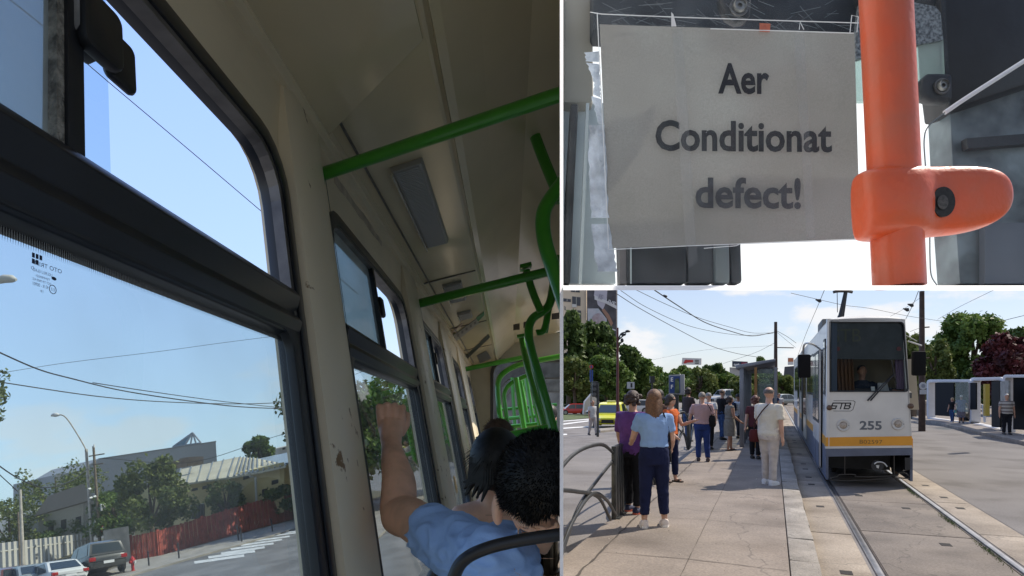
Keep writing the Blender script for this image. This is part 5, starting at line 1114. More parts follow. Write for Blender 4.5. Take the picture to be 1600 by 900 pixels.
mb = MB(T); mb.box(xl + .1, xl + .5, ya + 1, yb - 1, .55, .6); mb.build('bench', mat('bench_wood', (.15, .10, .06), .7), sh)
mb = MB(T); mb.box(xl + .42, xl + .8, ya + .02, ya + .03, 1.0, 1.9); mb.build('poster', mat('faded_poster', (.30, .33, .30), .6, col2=(.12, .14, .12), vs=7), sh)
# ---------------------------------------------------------------- the tram
A_ = G(1291, 760.3, 0); fd = Vector((math.cos(R(9)), -math.sin(R(9)), 0)); TW = 1.457
TP = Plane(A_, A_ + fd); TS = Plane(A_, A_ + EY)
trm = thing('tram', 'white tram number 255 with an orange stripe and black windscreen arriving at the platform', 'tram', A_)
twhite = mat('tram_white', (.56, .545, .51), .36, var=.09, vs=1.8, coat=.25); tor = mat('tram_orange', (.62, .27, .015), .4, var=.05, vs=3); tgrey = mat('tram_skirt_blue_grey', (.09, .105, .15), .5, var=.12, vs=4); tblk = mat('tram_black', (.010, .011, .013), .5, var=.3, vs=9)
topz = 3.045; L_T = 19.0
Bc = A_ + fd * TW; Cc = Bc + EY * L_T; Dc = A_ + EY * L_T
def Z(p, z): return Vector((p.x, p.y, z))
# sides, roof and back
mb = MB()
for P_, Q_, th, ti in ((A_, Dc, EX * .05, EX * .02), (Bc, Cc, EX * -.05, EX * -.115)):
    mb.prism([tuple(Z(P_, .70)), tuple(Z(Q_, .70)), tuple(Z(Q_, topz - .02) + ti), tuple(Z(P_, topz - .02) + ti)], th)
mb.prism([tuple(Z(Dc, .4)), tuple(Z(Cc, .4)), tuple(Z(Cc, topz)), tuple(Z(Dc, topz))], -EY * .05)
body = mb.build('body', twhite, trm)
mb = MB(); prof = [(.012, 0), (.06, .07), (.20, .11), (.46, .13), (.72, .11), (.87, .07), (.922, 0)]
mb.loft([[tuple(Z(A_ + EY * yy + fd * (TW * t), topz - .03 + h * sc)) for t, h in prof] for yy, sc in ((.0, .45), (.15, .9), (1, 1), (L_T, 1))]); mb.build('roof', twhite, trm, smooth=True)
# front face: everything around the windscreen opening
oc = [(1291, 684), (1292, 640), (1292.4, 600), (1293, 505), (1296, 499.5), (1302, 498.2), (1355, 497.6), (1408, 499.2), (1413, 501), (1415.5, 506), (1421, 600), (1424, 640), (1425, 684)]
def wso(k=0): return [(lerp(1296 + k, 1296 + k + (v - 502) * .002, 1) if u < 1350 else u + (v - 502) * .068 - k, v) for u, v in rr(1296 + k, 1413, 502.5 + k, 612.5 - k, 6, 5)]
outer, inner = [], wso()
cx, cy = 1357, 590
for u, v in inner:
    if v < 520: outer.append((lerp(1292.6, 1415.5, (u - 1296) / 119), 498.6))
    elif v > 605: outer.append((lerp(1291, 1425, (u - 1296) / 127), 684))
    else: outer.append((1292 if u < 1350 else 1415.5 + (v - 502) * .055, v))
mb = MB(); mb.ringprism([tuple(TP.p(u, v)) for u, v in outer], [tuple(TP.p(u, v)) for u, v in inner], TP.n * .06); mb.build('front_panel', twhite, trm, bevel=.0)
mb = MB(); i2 = wso(1.7); i2 = [(u, v) for u, v in i2]; mb.ringprism([tuple(TP.p(u, v, -.018)) for u, v in inner], [tuple(TP.p(u, v, -.012)) for u, v in i2], TP.n * .05); mb.build('windscreen_seal', tblk, trm)
mb = MB(); mb.poly([tuple(TP.p(u, v, -.002)) for u, v in i2]); ws = mb.build('windscreen', glass('windscreen_glass', (.72, .77, .78), .8, .04, (.3, .33, .36), 5), trm)
mb = MB(); TP.prism(mb, [(1292, 503), (1414, 505), (1418, 562), (1292, 561)], .02, .03); dp = mb.build('destination_panel', mat('destination_black', (.016, .020, .024), .35, var=.3, vs=8), trm)
mb = MB(); TP.prism(mb, [(1299, 503), (1308, 503), (1308, 611), (1299, 611)], .01, .015); mb.build('painted_reflection', mat('reflection_blue', (.03, .045, .075), .4), ws)  # a reflection in the windscreen, painted as a dark blue strip
mb = MB(); w = text_mb(mb, 'STB', tuple(TP.p(1323, 534, .026)), fd, (0, 0, 1), .25, squeeze=.9); mb.build('destination_text', mat('dim_amber', (.055, .055, .03), .6), dp)
for u in (1309, 1404.5):
    mb = MB(frame(TP.p(u, 545, .022), fd, (0, 0, 1), -TP.n)); mb.lathe([(.04, 0), (.04, .006)], n=14); mb.build('red_light', mat('dull_red', (.10, .008, .01), .4), dp)
# cab: back wall, dash, curtains
mb = MB(); TP.prism(mb, [(1285, 561), (1430, 561), (1436, 640), (1285, 640)], .03, 1.05); mb.build('cab_wall', mat('cab_wall_beige', (.36, .31, .23), .8), trm)
mb = MB(); mb.prism([tuple(Z(A_ + EY * .06, 1.72)), tuple(Z(Bc + EY * .06, 1.72)), tuple(Z(Bc + EY * .55, 1.80)), tuple(Z(A_ + EY * .55, 1.80))], (0, 0, -.1)); mb.build('dashboard', mat('dash_grey', (.07, .07, .07), .7), trm)
for nm, u0, u1, c, v1 in (('brown_curtain', 1304, 1333, (.14, .07, .035), 612), ('mauve_curtain', 1398, 1411, (.34, .25, .36), 608)):
    mb = MB(); n = 15; rings = []
    for v in (561, 585, v1): rings.append([tuple(TP.p(lerp(u0, u1, k / n) + (v - 561) * .05, v, (.30 if nm[0] == 'b' else .12) + .025 * math.sin(k * 2.1))) for k in range(n + 1)] + [tuple(TP.p(lerp(u0, u1, k / n) + (v - 561) * .05, v, .34 if nm[0] == 'b' else .16)) for k in range(n, -1, -1)])
    mb.loft(rings); mb.build('curtain', mat(nm, c, .9), trm, smooth=True)
mb = MB(); TP.prism(mb, [(1361, 604), (1367, 604), (1367, 611), (1362, 611)], .03, .10); mb.build('paper_cup', mat('cup_white', (.6, .6, .56), .6), trm)
mb = MB(); TP.prism(mb, [(1372, 598), (1386, 598), (1390, 612), (1372, 612)], .03, .16); mb.build('paper_sheet', mat('paper_grey', (.30, .30, .29), .7), trm)
# wipers
for a, b, c in (((1355.5, 626), (1376, 604), (1396, 585)), ((1360, 626), (1381, 603), (1399, 584))):
    mb = MB(); mb.tube([tuple(TP.p(*a, -.035)), tuple(TP.p(*b, -.045)), tuple(TP.p(*c, -.03))], [.014, .010, .007], 6); wi = mb.build('wiper', tblk, trm)
mb = MB(); mb.tube([tuple(TP.p(1393, 563, -.03)), tuple(TP.p(1397, 584, -.03)), tuple(TP.p(1401, 600, -.03))], .010, 6); mb.build('wiper_blade', tblk, trm)
# stripe, skirts
def band(nm, pxl, m, off=-.008, th=.07):
    mb = MB(); TP.prism(mb, pxl, th, off); return mb.build(nm, m, trm)
band('orange_stripe', [(1290.7, 683.5), (1425, 681.5), (1425.4, 696), (1290.5, 697.5)], tor)
band('white_band', [(1290.6, 697.6), (1425.4, 696.1), (1425.5, 699.5), (1290.6, 701)], twhite, -.010, .07)
band('skirt', [(1290.5, 701.2), (1425.5, 699.6), (1425.8, 711), (1291, 713.5)], tgrey, -.006, .08)
for nm, z0, z1, m, o in (('side_stripe', .735, .90, tor, .006), ('side_skirt', .13, .72, tgrey, .004)):
    mb = MB(); mb.prism([tuple(Z(A_ - EX * o, z0)), tuple(Z(Dc - EX * o, z0)), tuple(Z(Dc - EX * o, z1)), tuple(Z(A_ - EX * o, z1))], EX * .04); mb.build(nm, m, trm)
    mb = MB(); mb.prism([tuple(Z(Bc + EX * o, z0)), tuple(Z(Cc + EX * o, z0)), tuple(Z(Cc + EX * o, z1)), tuple(Z(Bc + EX * o, z1))], -EX * .04); mb.build(nm, m, trm)
mb = MB(); mb.prism([tuple(Z(Bc + EX * .003 - EY * .0, .33)), tuple(Z(Bc + EY * .4, .26)), tuple(Z(Bc + EY * .5, .55)), tuple(Z(Bc, .55))], -EX * .12); mb.build('corner_skirt', tblk, trm)
mb = MB(); mb.prism([tuple(Z(A_ + EY * 1.3 + EX * .12, .2)), tuple(Z(A_ + EY * 18 + EX * .12, .2)), tuple(Z(A_ + EY * 18 + EX * .12, .7)), tuple(Z(A_ + EY * 1.3 + EX * .12, .7))], EX * 1.1); mb.build('underframe', tblk, trm)
for y in (2.2, 4.0, 13.5, 15.3):
    for x in (.10, 1.25):
        mb = MB(); c = A_ + EY * y + EX * (x + .2); mb.lathe([(.28, -.05), (.33, -.04), (.33, .04), (.28, .05)], (c.x, c.y, .33), tuple(EY), (0, 0, 1), tuple(EX), 20); mb.build('wheel', steel_o, trm, smooth=True)
# coupler and rail guard
mb = MB(); mb.tube([tuple(TP.p(1370, 727, .5)), tuple(TP.p(1371, 728, -.05))], .10, 14); mb.build('coupler', tblk, trm, smooth=True)
mb = MB(); mb.tube(bez([tuple(TP.p(u, v, -.1)) for u, v in ((1366, 725), (1371, 722), (1380, 723), (1386, 729))], 5), .012, 6); cp = mb.build('coupler_hose', mat('pale_metal', (.5, .5, .48), .4, metal=.4), trm)
mb = MB(); TP.prism(mb, [(1369, 727), (1374, 727), (1373, 732), (1370, 731)], .02, -.12); mb.build('coupler_tag', mat('pale_metal'), trm)
mb = MB(); gp = [(1299, 750), (1299, 746), (1308, 745), (1312, 741.5), (1336, 741.5), (1340, 745), (1398, 743), (1404, 739), (1416, 739), (1418, 742), (1422, 743), (1422, 746), (1416, 747.5), (1399, 747), (1330, 751)]
mb.tube(bez([tuple(TP.p(u, v, .04)) for u, v in gp] + [tuple(TP.p(1299, 750, .04))], 3), .011, 6); gd = mb.build('rail_guard', mat('guard_metal', (.05, .045, .04), .5, metal=.4), trm)
for u, v0, v1 in ((1320, 712, 742), (1397, 711, 744)): mb = MB(); mb.tube([tuple(TP.p(u, v0, .04)), tuple(TP.p(u, v1, .04))], .010, 6); mb.build('guard_strut', mat('guard_metal'), gd)
# lamps
def round_lamp(u, v, r, m1, nm='headlight', inner=True):
    k = TP.p(u, v).y / FL; c = TP.p(u, v, -.004); mb = MB(frame(c, fd, (0, 0, 1), -TP.n)); R_ = r * k
    mb.lathe([(R_, 0), (R_, .012), (R_ * .9, .022), (R_ * .62, .014), (R_ * .6, .004)], n=26); h = mb.build(nm, m1, trm, smooth=True)
    if inner:
        mb = MB(frame(c, fd, (0, 0, 1), -TP.n)); mb.lathe([(R_ * .60, .002), (R_ * .5, .018), (R_ * .25, .028), (.001, .030)], n=20); mb.build('lens', mat('amber_lens', (.25, .20, .15), .15, col2=(.42, .36, .30), vs=40, coat=.8), h, smooth=True)
        for s_ in (-1, 1):
            mb = MB(frame(c + fd * (R_ * .8 * s_), fd, (0, 0, 1), -TP.n)); mb.lathe([(R_ * .06, .018), (R_ * .06, .024)], n=8); mb.build('screw', tblk, h)
round_lamp(1317.5, 664.5, 9.5, mat('lamp_ring', (.50, .49, .46), .35)); round_lamp(1403, 662.5, 9.5, mat('lamp_ring'))
for u, v in ((1295.5, 637), (1422.5, 634.5)):
    c = TP.p(u, v, -.0); mb = MB(frame(c, fd, (0, 0, 1), -TP.n)); mb.lathe([(.05, 0), (.048, .03), (.025, .045)], n=16); mb.build('marker_light', mat('brown_lens', (.09, .05, .03), .3), trm, smooth=True)
# writing
ink = mat('tram_ink', (.015, .015, .018), .5); ink2 = mat('tram_grey_ink', (.10, .11, .125), .5)
k = TP.p(1360, 664).y / FL
mb = MB(frame(TP.p(1360.5, 671, -.003), fd, (0, 0, 1), -TP.n)); w = text_mb(mb, '255', (0, 0, 0), (1, 0, 0), (0, 1, 0), 13.5 * k, bold=.03); sc = 33 * k / w * .98
o_ = TP.p(1360.5, 671, -.003); mb.v = [o_ + fd * ((v - o_).dot(fd) * sc) + Vector((0, 0, (v - o_).z)) for v in mb.v]; mb.build('number_255', ink2, trm)
mb = MB(frame(TP.p(1361, 693.5, -.011), fd, (0, 0, 1), -TP.n)); w = text_mb(mb, 'B02597', (0, 0, 0), (1, 0, 0), (0, 1, 0), 6.4 * k, bold=-.004); sc = 33 * k / w
o_ = TP.p(1361, 693.5, -.011); mb.v = [o_ + fd * ((v - o_).dot(fd) * sc) + Vector((0, 0, (v - o_).z)) for v in mb.v]; mb.build('fleet_number', mat('stripe_ink', (.16, .09, .02), .6), trm)
def stb(o, right, s, par, nm='operator_logo', n_=None):
    mb = MB(); rt = Vector(right); up = Vector((0, 0, 1)); f = lambda x, z: tuple(Vector(o) + rt * ((x + .28 * z) * s) + up * (z * s))
    def st(pts, w=.13):
        for a, b in zip(pts, pts[1:]):
            a, b = Vector((a[0], a[1], 0)), Vector((b[0], b[1], 0)); d = (b - a).normalized() * w / 2; q = Vector((-d.y, d.x, 0)); a -= d; b += d
            mb.poly([f(*(a - q)[:2]), f(*(b - q)[:2]), f(*(b + q)[:2]), f(*(a + q)[:2])])
    st([(-1.35, .0), (-.8, .0), (-.75, .28), (-1.25, .30), (-1.2, .6), (-.65, .6)]); st([(-.6, .6), (.0, .6)]); st([(-.28, .6), (-.28, 0)]); st([(.1, 0), (.1, .6), (.55, .6), (.62, .45), (.5, .31), (.1, .31)]); st([(.5, .31), (.66, .16), (.55, 0), (.1, 0)])
    st([(-1.2, .86), (.8, .86), (1.02, .72), (1.02, -.08), (.82, -.26), (-.9, -.26)], .05)
    mb.build(nm, ink, par)
stb(TP.p(1317.5, 638.5, -.003), fd, .168, trm)
stb(TS.p(1286.5, 639, .012), EY * -1, .12, trm)
# left side: small corner window, door with open leaves, windows
def sidepx(nm, pxl, m, off=-.012, th=.02, bevel=0.): mb = MB(); mb.prism([tuple(TS.p(u, v, off)) for u, v in pxl], TS.n * th); return mb.build(nm, m, trm, bevel=bevel)
if TS.n.x < 0: pass
def sideyz(nm, y0, y1, z0, z1, m, o=.010, par=None, r=.06, side=0):
    base = A_ if not side else Bc; sg = -1 if not side else 1
    mb = MB(); mb.prism([tuple(base + EY * y + EX * (sg * o) + Vector((0, 0, z))) for y, z in rr(y0, y1, z0, z1, r, 3)], EX * (-sg * .03)); return mb.build(nm, m, par or trm)
tg = mat('tram_side_glass', (.018, .024, .028), .06, spec=.9)
f = sideyz('corner_window', .16, .62, 1.68, 2.72, tblk, .010); sideyz('glass', .21, .57, 1.73, 2.67, mat('pale_side_glass', (.14, .19, .20), .08, spec=.9), .014, f)
for y0, y1 in ((.95, 1.95), (2.02, 3.0)):
    f = sideyz('door_leaf', y0, y1, .22, 2.60, twhite, .06); sideyz('door_frame', y0 + .03, y1 - .03, 1.10, 2.55, tblk, .066, f); sideyz('door_glass', y0 + .09, y1 - .09, 1.17, 2.48, mat('pale_side_glass'), .072, f); sideyz('door_base', y0 + .01, y1 - .01, .22, .72, tgrey, .066, f)
for y0, y1 in ((3.5, 5.1), (5.25, 6.85), (10.2, 11.8), (14.0, 15.6), (15.8, 17.6)): f = sideyz('side_window', y0, y1, 1.62, 2.62, tblk, .010); sideyz('glass', y0 + .06, y1 - .06, 1.68, 2.56, tg, .014, f)
for y0, y1 in ((7.1, 8.9), (12.0, 13.8)): f = sideyz('door_leaf', y0, y1, .30, 2.65, twhite, .02); sideyz('door_glass', y0 + .1, y1 - .1, 1.0, 2.55, tg, .028, f)
f = sideyz('bellows', 9.1, 10.0, .4, 2.98, mat('bellows_black', (.02, .02, .02), .8), .03)
for y0, y1 in ((.8, 3.5), (3.7, 6.5), (7, 9.5), (10, 13), (13.5, 17)): sideyz('side_window', y0, y1, 1.62, 2.62, tg, .010, side=1)
# mirrors
mb = MB(); mb.tube(bez([tuple(TS.p(1283, 547)), tuple(TS.p(1270, 538, .25)), tuple(TS.p(1257, 538, .38)), tuple(TS.p(1255, 556, .38)), tuple(TS.p(1255.5, 571, .38))], 5), .018, 8); ma = mb.build('mirror_arm', mat('pale_metal'), trm, smooth=True)
mb = MB(); c = TS.p(1255.5, 571, .38); fm = frame(c, fd, -TP.n, (0, 0, 1)); mb = MB(fm); mb.box(-.12, .10, .03, .13, -.23, .20); mb.build('mirror', mat('mirror_black', (.006, .006, .007), .9, spec=.2), ma, bevel=.03)
mb = MB(); mb.tube([tuple(TP.p(1419, 533, .05)), tuple(TP.p(1440, 540, .1))], .015, 6); ma = mb.build('mirror_arm', mat('pale_metal'), trm)
mb = MB(); mb.tube([tuple(TP.p(1416, 524, .05)), tuple(TP.p(1433, 533, .1))], .006, 6); mb.build('mirror_stay', mat('pale_metal'), ma)
mb = MB(frame(TP.p(1434, 568, .1), fd, -TP.n, (0, 0, 1))); mb.box(-.10, .13, -.05, .05, -.22, .22); mb.build('mirror', mat('mirror_black', (.006, .006, .007), .9, spec=.2), ma, bevel=.03)
# roof gear and pantograph
mb = MB(); c = A_ + EY * 3.2 + EX * .3; mb = MB(frame(Z(c, topz + .05), EX, EY, (0, 0, 1))); mb.box(-.2, .3, -.6, .8, 0, .22); mb.build('roof_box', mat('roof_box_grey', (.12, .12, .11), .7), trm, bevel=.02)
def pt(u, v, y): pl = Plane(A_ + EY * y, A_ + EY * y + fd); return pl.p(u, v)
mb = MB(); mb.tube([tuple(pt(1312, 499, 3)), tuple(pt(1316.5, 478, 3)), tuple(pt(1321, 457, 3))], [.05, .045, .04], 8); pn = mb.build('pantograph_arm', tblk, trm)
mb = MB(); mb.tube([tuple(pt(1317, 499, 3.2)), tuple(pt(1323, 457, 3.2))], .018, 6); mb.build('pantograph_rod', tblk, pn)
mb = MB(); mb.tube([tuple(pt(1308, 457, 3)), tuple(pt(1308.5, 488, 3))], .008, 5); mb.build('pull_rope', tblk, pn)
mb = MB(); mb.tube(bez([tuple(pt(1302, 456.5, 3)), tuple(pt(1310, 455, 3)), tuple(pt(1324, 455, 3)), tuple(pt(1332, 456.5, 3))], 4), .035, 6); mb.build('contact_shoe', tblk, pn)
mb = MB(); mb.prism([tuple(pt(u, v, 3)) for u, v in ((1311, 491), (1318, 491), (1319, 499), (1311, 499))], EY * .4); mb.build('pantograph_base', tblk, pn)
# ---------------------------------------------------------------- catenary poles and wires
def post(name, label, cat, g0, vt, r, m, group=None, top=.7):
    h = CAM.z - (vt - PY) / FL * g0.y - g0.z; th = thing(name, label, cat, g0, group); mb = MB(frame(g0, (1, 0, 0), (0, 1, 0), (0, 0, 1))); mb.tube([(0, 0, -.1), (0, 0, h * .5), (0, 0, h)], [r, r * (1 + top) / 2, r * top], 12); mb.build('shaft', m, th, smooth=True); return th, h
rust = mat('rusty_mast', (.045, .028, .022), .8, var=.3, vs=6)
c1, h1 = post('catenary_mast', 'dark rusty catenary mast behind the roof of the platform shelter', 'mast', Vector(((1212 - PX) / FL * 36, 36, 0)), 503, .12, rust)
mb = MB(); Y = 36; mb.tube([tuple(WP(1212, 543, Y)), tuple(WP(1240, 543.5, Y))], .03, 6); mb.build('bracket', rust, c1)
c2, h2_ = post('catenary_mast', 'tall dark catenary mast right of the tram with a round stop sign on it', 'mast', Vector(((1440.5 - PX) / FL * 26, 26, 0)), 455, .13, rust)
Y = 25.8
for v in (512, 560): mb = MB(); mb.tube([tuple(WP(1437, v, 26)), tuple(WP(1452, v - 1, 26))], .03, 6); mb.build('bracket', rust, c2)
mb = MB(); p = WP(1442, 603, Y); mb = MB(frame(p, (1, 0, 0), (0, 0, 1), (0, -1, 0))); mb.lathe([(.15, 0), (.15, .02)], n=20); sgn = mb.build('stop_sign', mat('sign_grey', (.42, .44, .47), .5), c2)
mb = MB(frame(p + Vector((0, -.025, 0)), (1, 0, 0), (0, 0, 1), (0, -1, 0))); mb.lathe([(.08, 0), (.08, .004)], n=16); mb.build('sign_symbol', mat('sign_blue_grey', (.20, .22, .27), .5), sgn)
mb = MB(frame(WP(1442.5, 612.5, Y), (1, 0, 0), (0, 0, 1), (0, -1, 0))); mb.box(-.14, .14, -.09, .09, 0, .02); mb.build('line_plate', mat('plate_grey', (.40, .42, .45), .5), c2)
mb = MB(frame(WP(1432, 562, 25), (1, 0, 0), (0, 1, 0), (0, 0, 1))); mb.tube([(0.1, 0, 0.45), (.16, 0, .2), (.16, 0, -.3)], [.03, .12, .13], 10); 
cw = 'overhead lines above the tram stop'
W_ = lambda px, Ya, Yb, r, lb: wire(px, Ya, Yb, r * .62, lb, cw)
W_([(1023, 453.5), (1060, 478), (1100, 503), (1140, 517), (1175, 525), (1210, 519)], 20, 36, .03, 'thickest sagging overhead line with a bird-like clamp near its upper end')
W_([(995, 453.5), (1040, 475), (1090, 496), (1140, 511), (1175, 520), (1208, 520)], 22, 36, .016, 'thin sagging line just above the thickest one')
W_([(970, 454), (1010, 480), (1070, 507), (1120, 519), (1165, 524), (1208, 521)], 22, 36, .016, 'sagging line starting left of the white billboard column')
W_([(962, 458), (1000, 482), (1060, 515), (1110, 540), (1150, 552), (1190, 559)], 24, 40, .022, 'lowest long sagging line across the left sky')
W_([(1210, 536), (1180, 551), (1130, 568)], 36, 44, .014, 'thin line falling left from the mast behind the shelter')
W_([(1207, 540), (1100, 547), (1020, 562)], 36, 50, .010, 'faint thin line low over the tree tops')
W_([(1236, 458), (1275, 467), (1320, 477), (1360, 482), (1420, 494), (1480, 503)], 16, 22, .010, 'span wire rising to the left above the tram roof')
W_([(1288, 453.5), (1277, 480), (1260, 520), (1245, 560)], 14, 30, .012, 'contact wire running away above the left side of the tram')
W_([(1435, 455), (1427, 475), (1415, 499)], 14, 20, .012, 'short dark hanger wire above the right corner of the tram')
W_([(1386, 497), (1410, 484), (1437, 466)], 24, 26, .010, 'thin stay from the tall mast down to the left')
W_([(1465, 499), (1500, 479), (1552, 453.5)], 26, 20, .010, 'thin line rising to the right over the round tree')
W_([(1560, 503), (1600, 493), (1640, 485)], 24, 22, .016, 'dark line above the maroon tree at the right edge')
W_([(1422, 518), (1438, 512)], 22, 26, .012, 'short stay between the tram corner and the tall mast')
W_([(1214, 517), (1230, 526), (1244, 536)], 36, 40, .02, 'line from the shelter mast down to the tram, upper')
W_([(1214, 519), (1228, 531), (1243, 543)], 36, 40, .014, 'line from the shelter mast down to the tram, lower')
for (u, v) in ((1281, 470), (1425, 477), (1418, 484)):
    mb = MB(); c = WP(u, v, 16); mb.tube([tuple(c - Vector((.11, 0, -.03))), tuple(c), tuple(c + Vector((.03, 0, -.03)))], [.012, .05, .02], 8); tag(mb.build('insulator', tblk, smooth=True), {1281: 'dark insulator on the contact wire left of the pantograph', 1425: 'dark insulator on the hanger above the tram right corner, right one', 1418: 'dark insulator above the tram right corner, left and lower one'}[u], 'insulator')
c = WP(1040, 463, 21); mb = MB(); mb.ball(c, (.06, .06, .045), 8, 6); mb.ball(c + Vector((-.05, 0, .03)), (.03, .03, .03), 8, 6); tag(mb.build('wire_clamp', tblk, smooth=True), 'small dark clamp sitting on the thickest sagging line', 'clamp')
# street lamp red brown with curved arms
sl_, h = post('street_lamp', 'red-brown street lamp with curled arms behind the parked yellow taxi', 'street lamp', Vector(((965 - PX) / FL * 34, 34, gz(34))), 512, .09, mat('maroon_post', (.10, .03, .03), .7), None, .6)
Y = 34
for pts in ([(965, 535), (970, 522), (978, 519), (984, 518)], [(965, 532), (972, 526), (978, 521)], [(965, 545), (968, 538), (974, 532)]): mb = MB(); mb.tube(bez([tuple(WP(u, v, Y)) for u, v in pts], 4), .04, 6); mb.build('arm', tblk, sl_)
for (u, v) in ((981, 517.5), (974, 523), (972, 532)):
    mb = MB(); mb.ball(WP(u, v, Y), (.14, .1, .07) if v < 530 else (.09, .09, .12), 10, 6); mb.build('lamp_head', tblk, sl_, smooth=True)
# traffic light and signs on the left
tl, h = post('traffic_light', 'traffic light with a round red sign and blue banner above, left of the yellow taxi', 'traffic light', Vector(((934 - PX) / FL * 30, 30, gz(30))), 598, .06, fen, None, 1)
mb = MB(); mb.tube([tuple(WP(934, 599, 30)), tuple(WP(928, 598, 30))], .04, 6); mb.build('arm', fen, tl)
mb = MB(frame(WP(929.5, 608, 29.9), (1, 0, 0), (0, 1, 0), (0, 0, 1))); mb.box(-.13, .13, -.12, .12, -.36, .36); hd = mb.build('signal_head', tblk, tl, bevel=.02)
for z in (-.24, 0, .24): mb = MB(frame(WP(929, 608, 29.7) + Vector((0, 0, z)), (1, 0, 0), (0, 0, 1), (0, -1, 0))); mb.lathe([(.085, 0), (.085, .05)], n=12); mb.build('signal_lens', mat('dull_lens', (.07, .07, .07), .3), hd)
mb = MB(frame(WP(924, 588, 35), (1, 0, 0), (0, 1, 0), (0, 0, 1))); mb.box(-.09, .09, -.02, .02, -.3, .35); mb.build('banner', mat('banner_blue', (.02, .06, .25), .6), tl)
mb = MB(frame(WP(924, 573, 35), (1, 0, 0), (0, 0, 1), (0, -1, 0))); mb.lathe([(.11, 0), (.11, .02)], n=18); rs = mb.build('round_sign', mat('sign_red'), tl)
mb = MB(frame(WP(924, 573, 34.95), (1, 0, 0), (0, 0, 1), (0, -1, 0))); mb.lathe([(.06, 0), (.06, .002)], n=14); mb.build('sign_centre', mat('sign_blue', (.05, .08, .25), .5), rs)
mb = MB(); mb.tube([tuple(WP(923, 672, 35)), tuple(WP(924, 570, 35))], .03, 6); mb.build('sign_post', fen, tl)
ws_, h = post('sign', 'small white sign with a dark pictogram above the purple-shirted person', 'sign', Vector(((985 - PX) / FL * 33, 33, gz(33))), 597, .04, fen, None, 1)
mb = MB(frame(WP(985.5, 602, 32.9), (1, 0, 0), (0, 0, 1), (0, -1, 0))); mb.box(-.19, .19, -.17, .17, 0, .03); sp_ = mb.build('panel', mat('panel_grey', (.40, .42, .44), .5), ws_)
mb = MB(frame(WP(986.5, 602, 32.86), (1, 0, 0), (0, 0, 1), (0, -1, 0))); mb.box(-.04, .05, -.11, .11, 0, .004); mb.build('pictogram', tblk, sp_)
s2_, h = post('traffic_light', 'small dark traffic signal among the trees left of the blue poster stand', 'traffic light', Vector(((1019 - PX) / FL * 45, 45, gz(45))), 590, .06, tblk, None, 1)
mb = MB(frame(WP(1019, 593, 44.9), (1, 0, 0), (0, 1, 0), (0, 0, 1))); mb.box(-.16, .16, -.1, .1, -.25, .25); mb.build('signal_head', tblk, s2_)
# illuminated poster stand
ct = thing('poster_stand', 'blue poster light box on a dark stand left of the person in the pink shirt', 'poster stand', Vector(((1060 - PX) / FL * 34, 34, 0))); Y = 34
mb = MB(); mb.prism([tuple(WP(u, v, Y)) for u, v in ((1045, 586), (1069, 585), (1069.5, 617), (1045, 616))], (.12, .4, 0)); mb.build('case', mat('case_grey', (.25, .26, .28), .5), ct, bevel=.02)
mb = MB(); mb.prism([tuple(WP(u, v, Y - .03)) for u, v in ((1046, 588), (1062.5, 587.5), (1063, 614.5), (1046, 614))], (0, .02, 0)); ps_ = mb.build('poster', mat('poster_blue', (.015, .045, .17), .4), ct)
mb = MB(); mb.prism([tuple(WP(u, v, Y - .05)) for u, v in ((1055, 592), (1061, 591), (1062, 614), (1054, 614))], (0, .015, 0)); mb.build('poster_figure', mat('poster_olive', (.06, .09, .035), .5, var=.5, vs=4), ps_)
for t, v in (('E', 594.5), ('F', 606)): mb = MB(); text_mb(mb, t, tuple(WP(1050, v + 1.5, Y - .06)), (1, 0, 0), (0, 0, 1), .22, bold=.02); mb.build('letter', mat('sign_white'), ps_)
for u in (1057, 1067): mb = MB(); mb.tube([tuple(WP(u, 617, Y)), tuple(WP(u, 675, Y))], .12 if u < 1060 else .05, 8); mb.build('leg', tblk, ct)
# ---------------------------------------------------------------- buildings far off
def block2(name, label, cat, px, Y, depth, m): 
    b = Vector(((px[0][0] - PX) / FL * Y, Y, 0)); th = thing(name, label, cat, b); mb = MB(); P_ = [WP(u, v, Y) for u, v in px]
    mb.prism([tuple(p) for p in P_], (depth * .4, depth, 0)); mb.build('wall', m, th); return th
def deco(name, px, Y, m, par, th=.1, off=.12): mb = MB(); mb.prism([tuple(WP(u, v, Y - off)) for u, v in px], (0, th, 0)); return mb.build(name, m, par)
Y = 150
bb = block2('apartment_building', 'cream apartment block with dark windows and a tall picture banner at the left', 'building', [(860, 625), (918, 625), (916, 449.5), (860, 449.5)], Y, 12, mat('cream_render', (.70, .58, .44), .9, var=.06, vs=.4))
for (x0, x1, y0, y1) in ((894, 907, 463, 477), (880, 892, 466, 471), (896, 908, 484, 500), (882, 884, 478, 484), (892, 906, 452, 456)):
    w_ = deco('window', [(x0, y0), (x1, y0 + 1.5), (x1, y1 + 1), (x0, y1)], Y, mat('dark_pane', (.04, .04, .05), .15), bb); deco('window_bar', [((x0 + x1) / 2 - .4, y0 + 1), ((x0 + x1) / 2 + .4, y0 + 1), ((x0 + x1) / 2 + .4, y1), ((x0 + x1) / 2 - .4, y1)], Y, mat('pale_strip'), w_, .05, .18)
deco('air_conditioner', [(894, 475), (901, 475.5), (901, 480), (894, 480)], Y, mat('ac_white', (.6, .58, .55), .5), bb, .4, .5)
bn = block2('picture_banner', 'tall grey and lilac picture banner with white lettering on the building corner', 'banner', [(917, 449.5), (963, 449.5), (963, 560), (917, 555)], Y - 1, 1, mat('banner_grey', (.085, .08, .09), .7, var=.25, vs=.6))
deco('pale_panel', [(918, 482), (935, 482), (948, 498), (949, 520), (919, 515)], Y - 1, mat('banner_pale', (.42, .46, .50), .7, col2=(.55, .52, .56), vs=.8), bn)
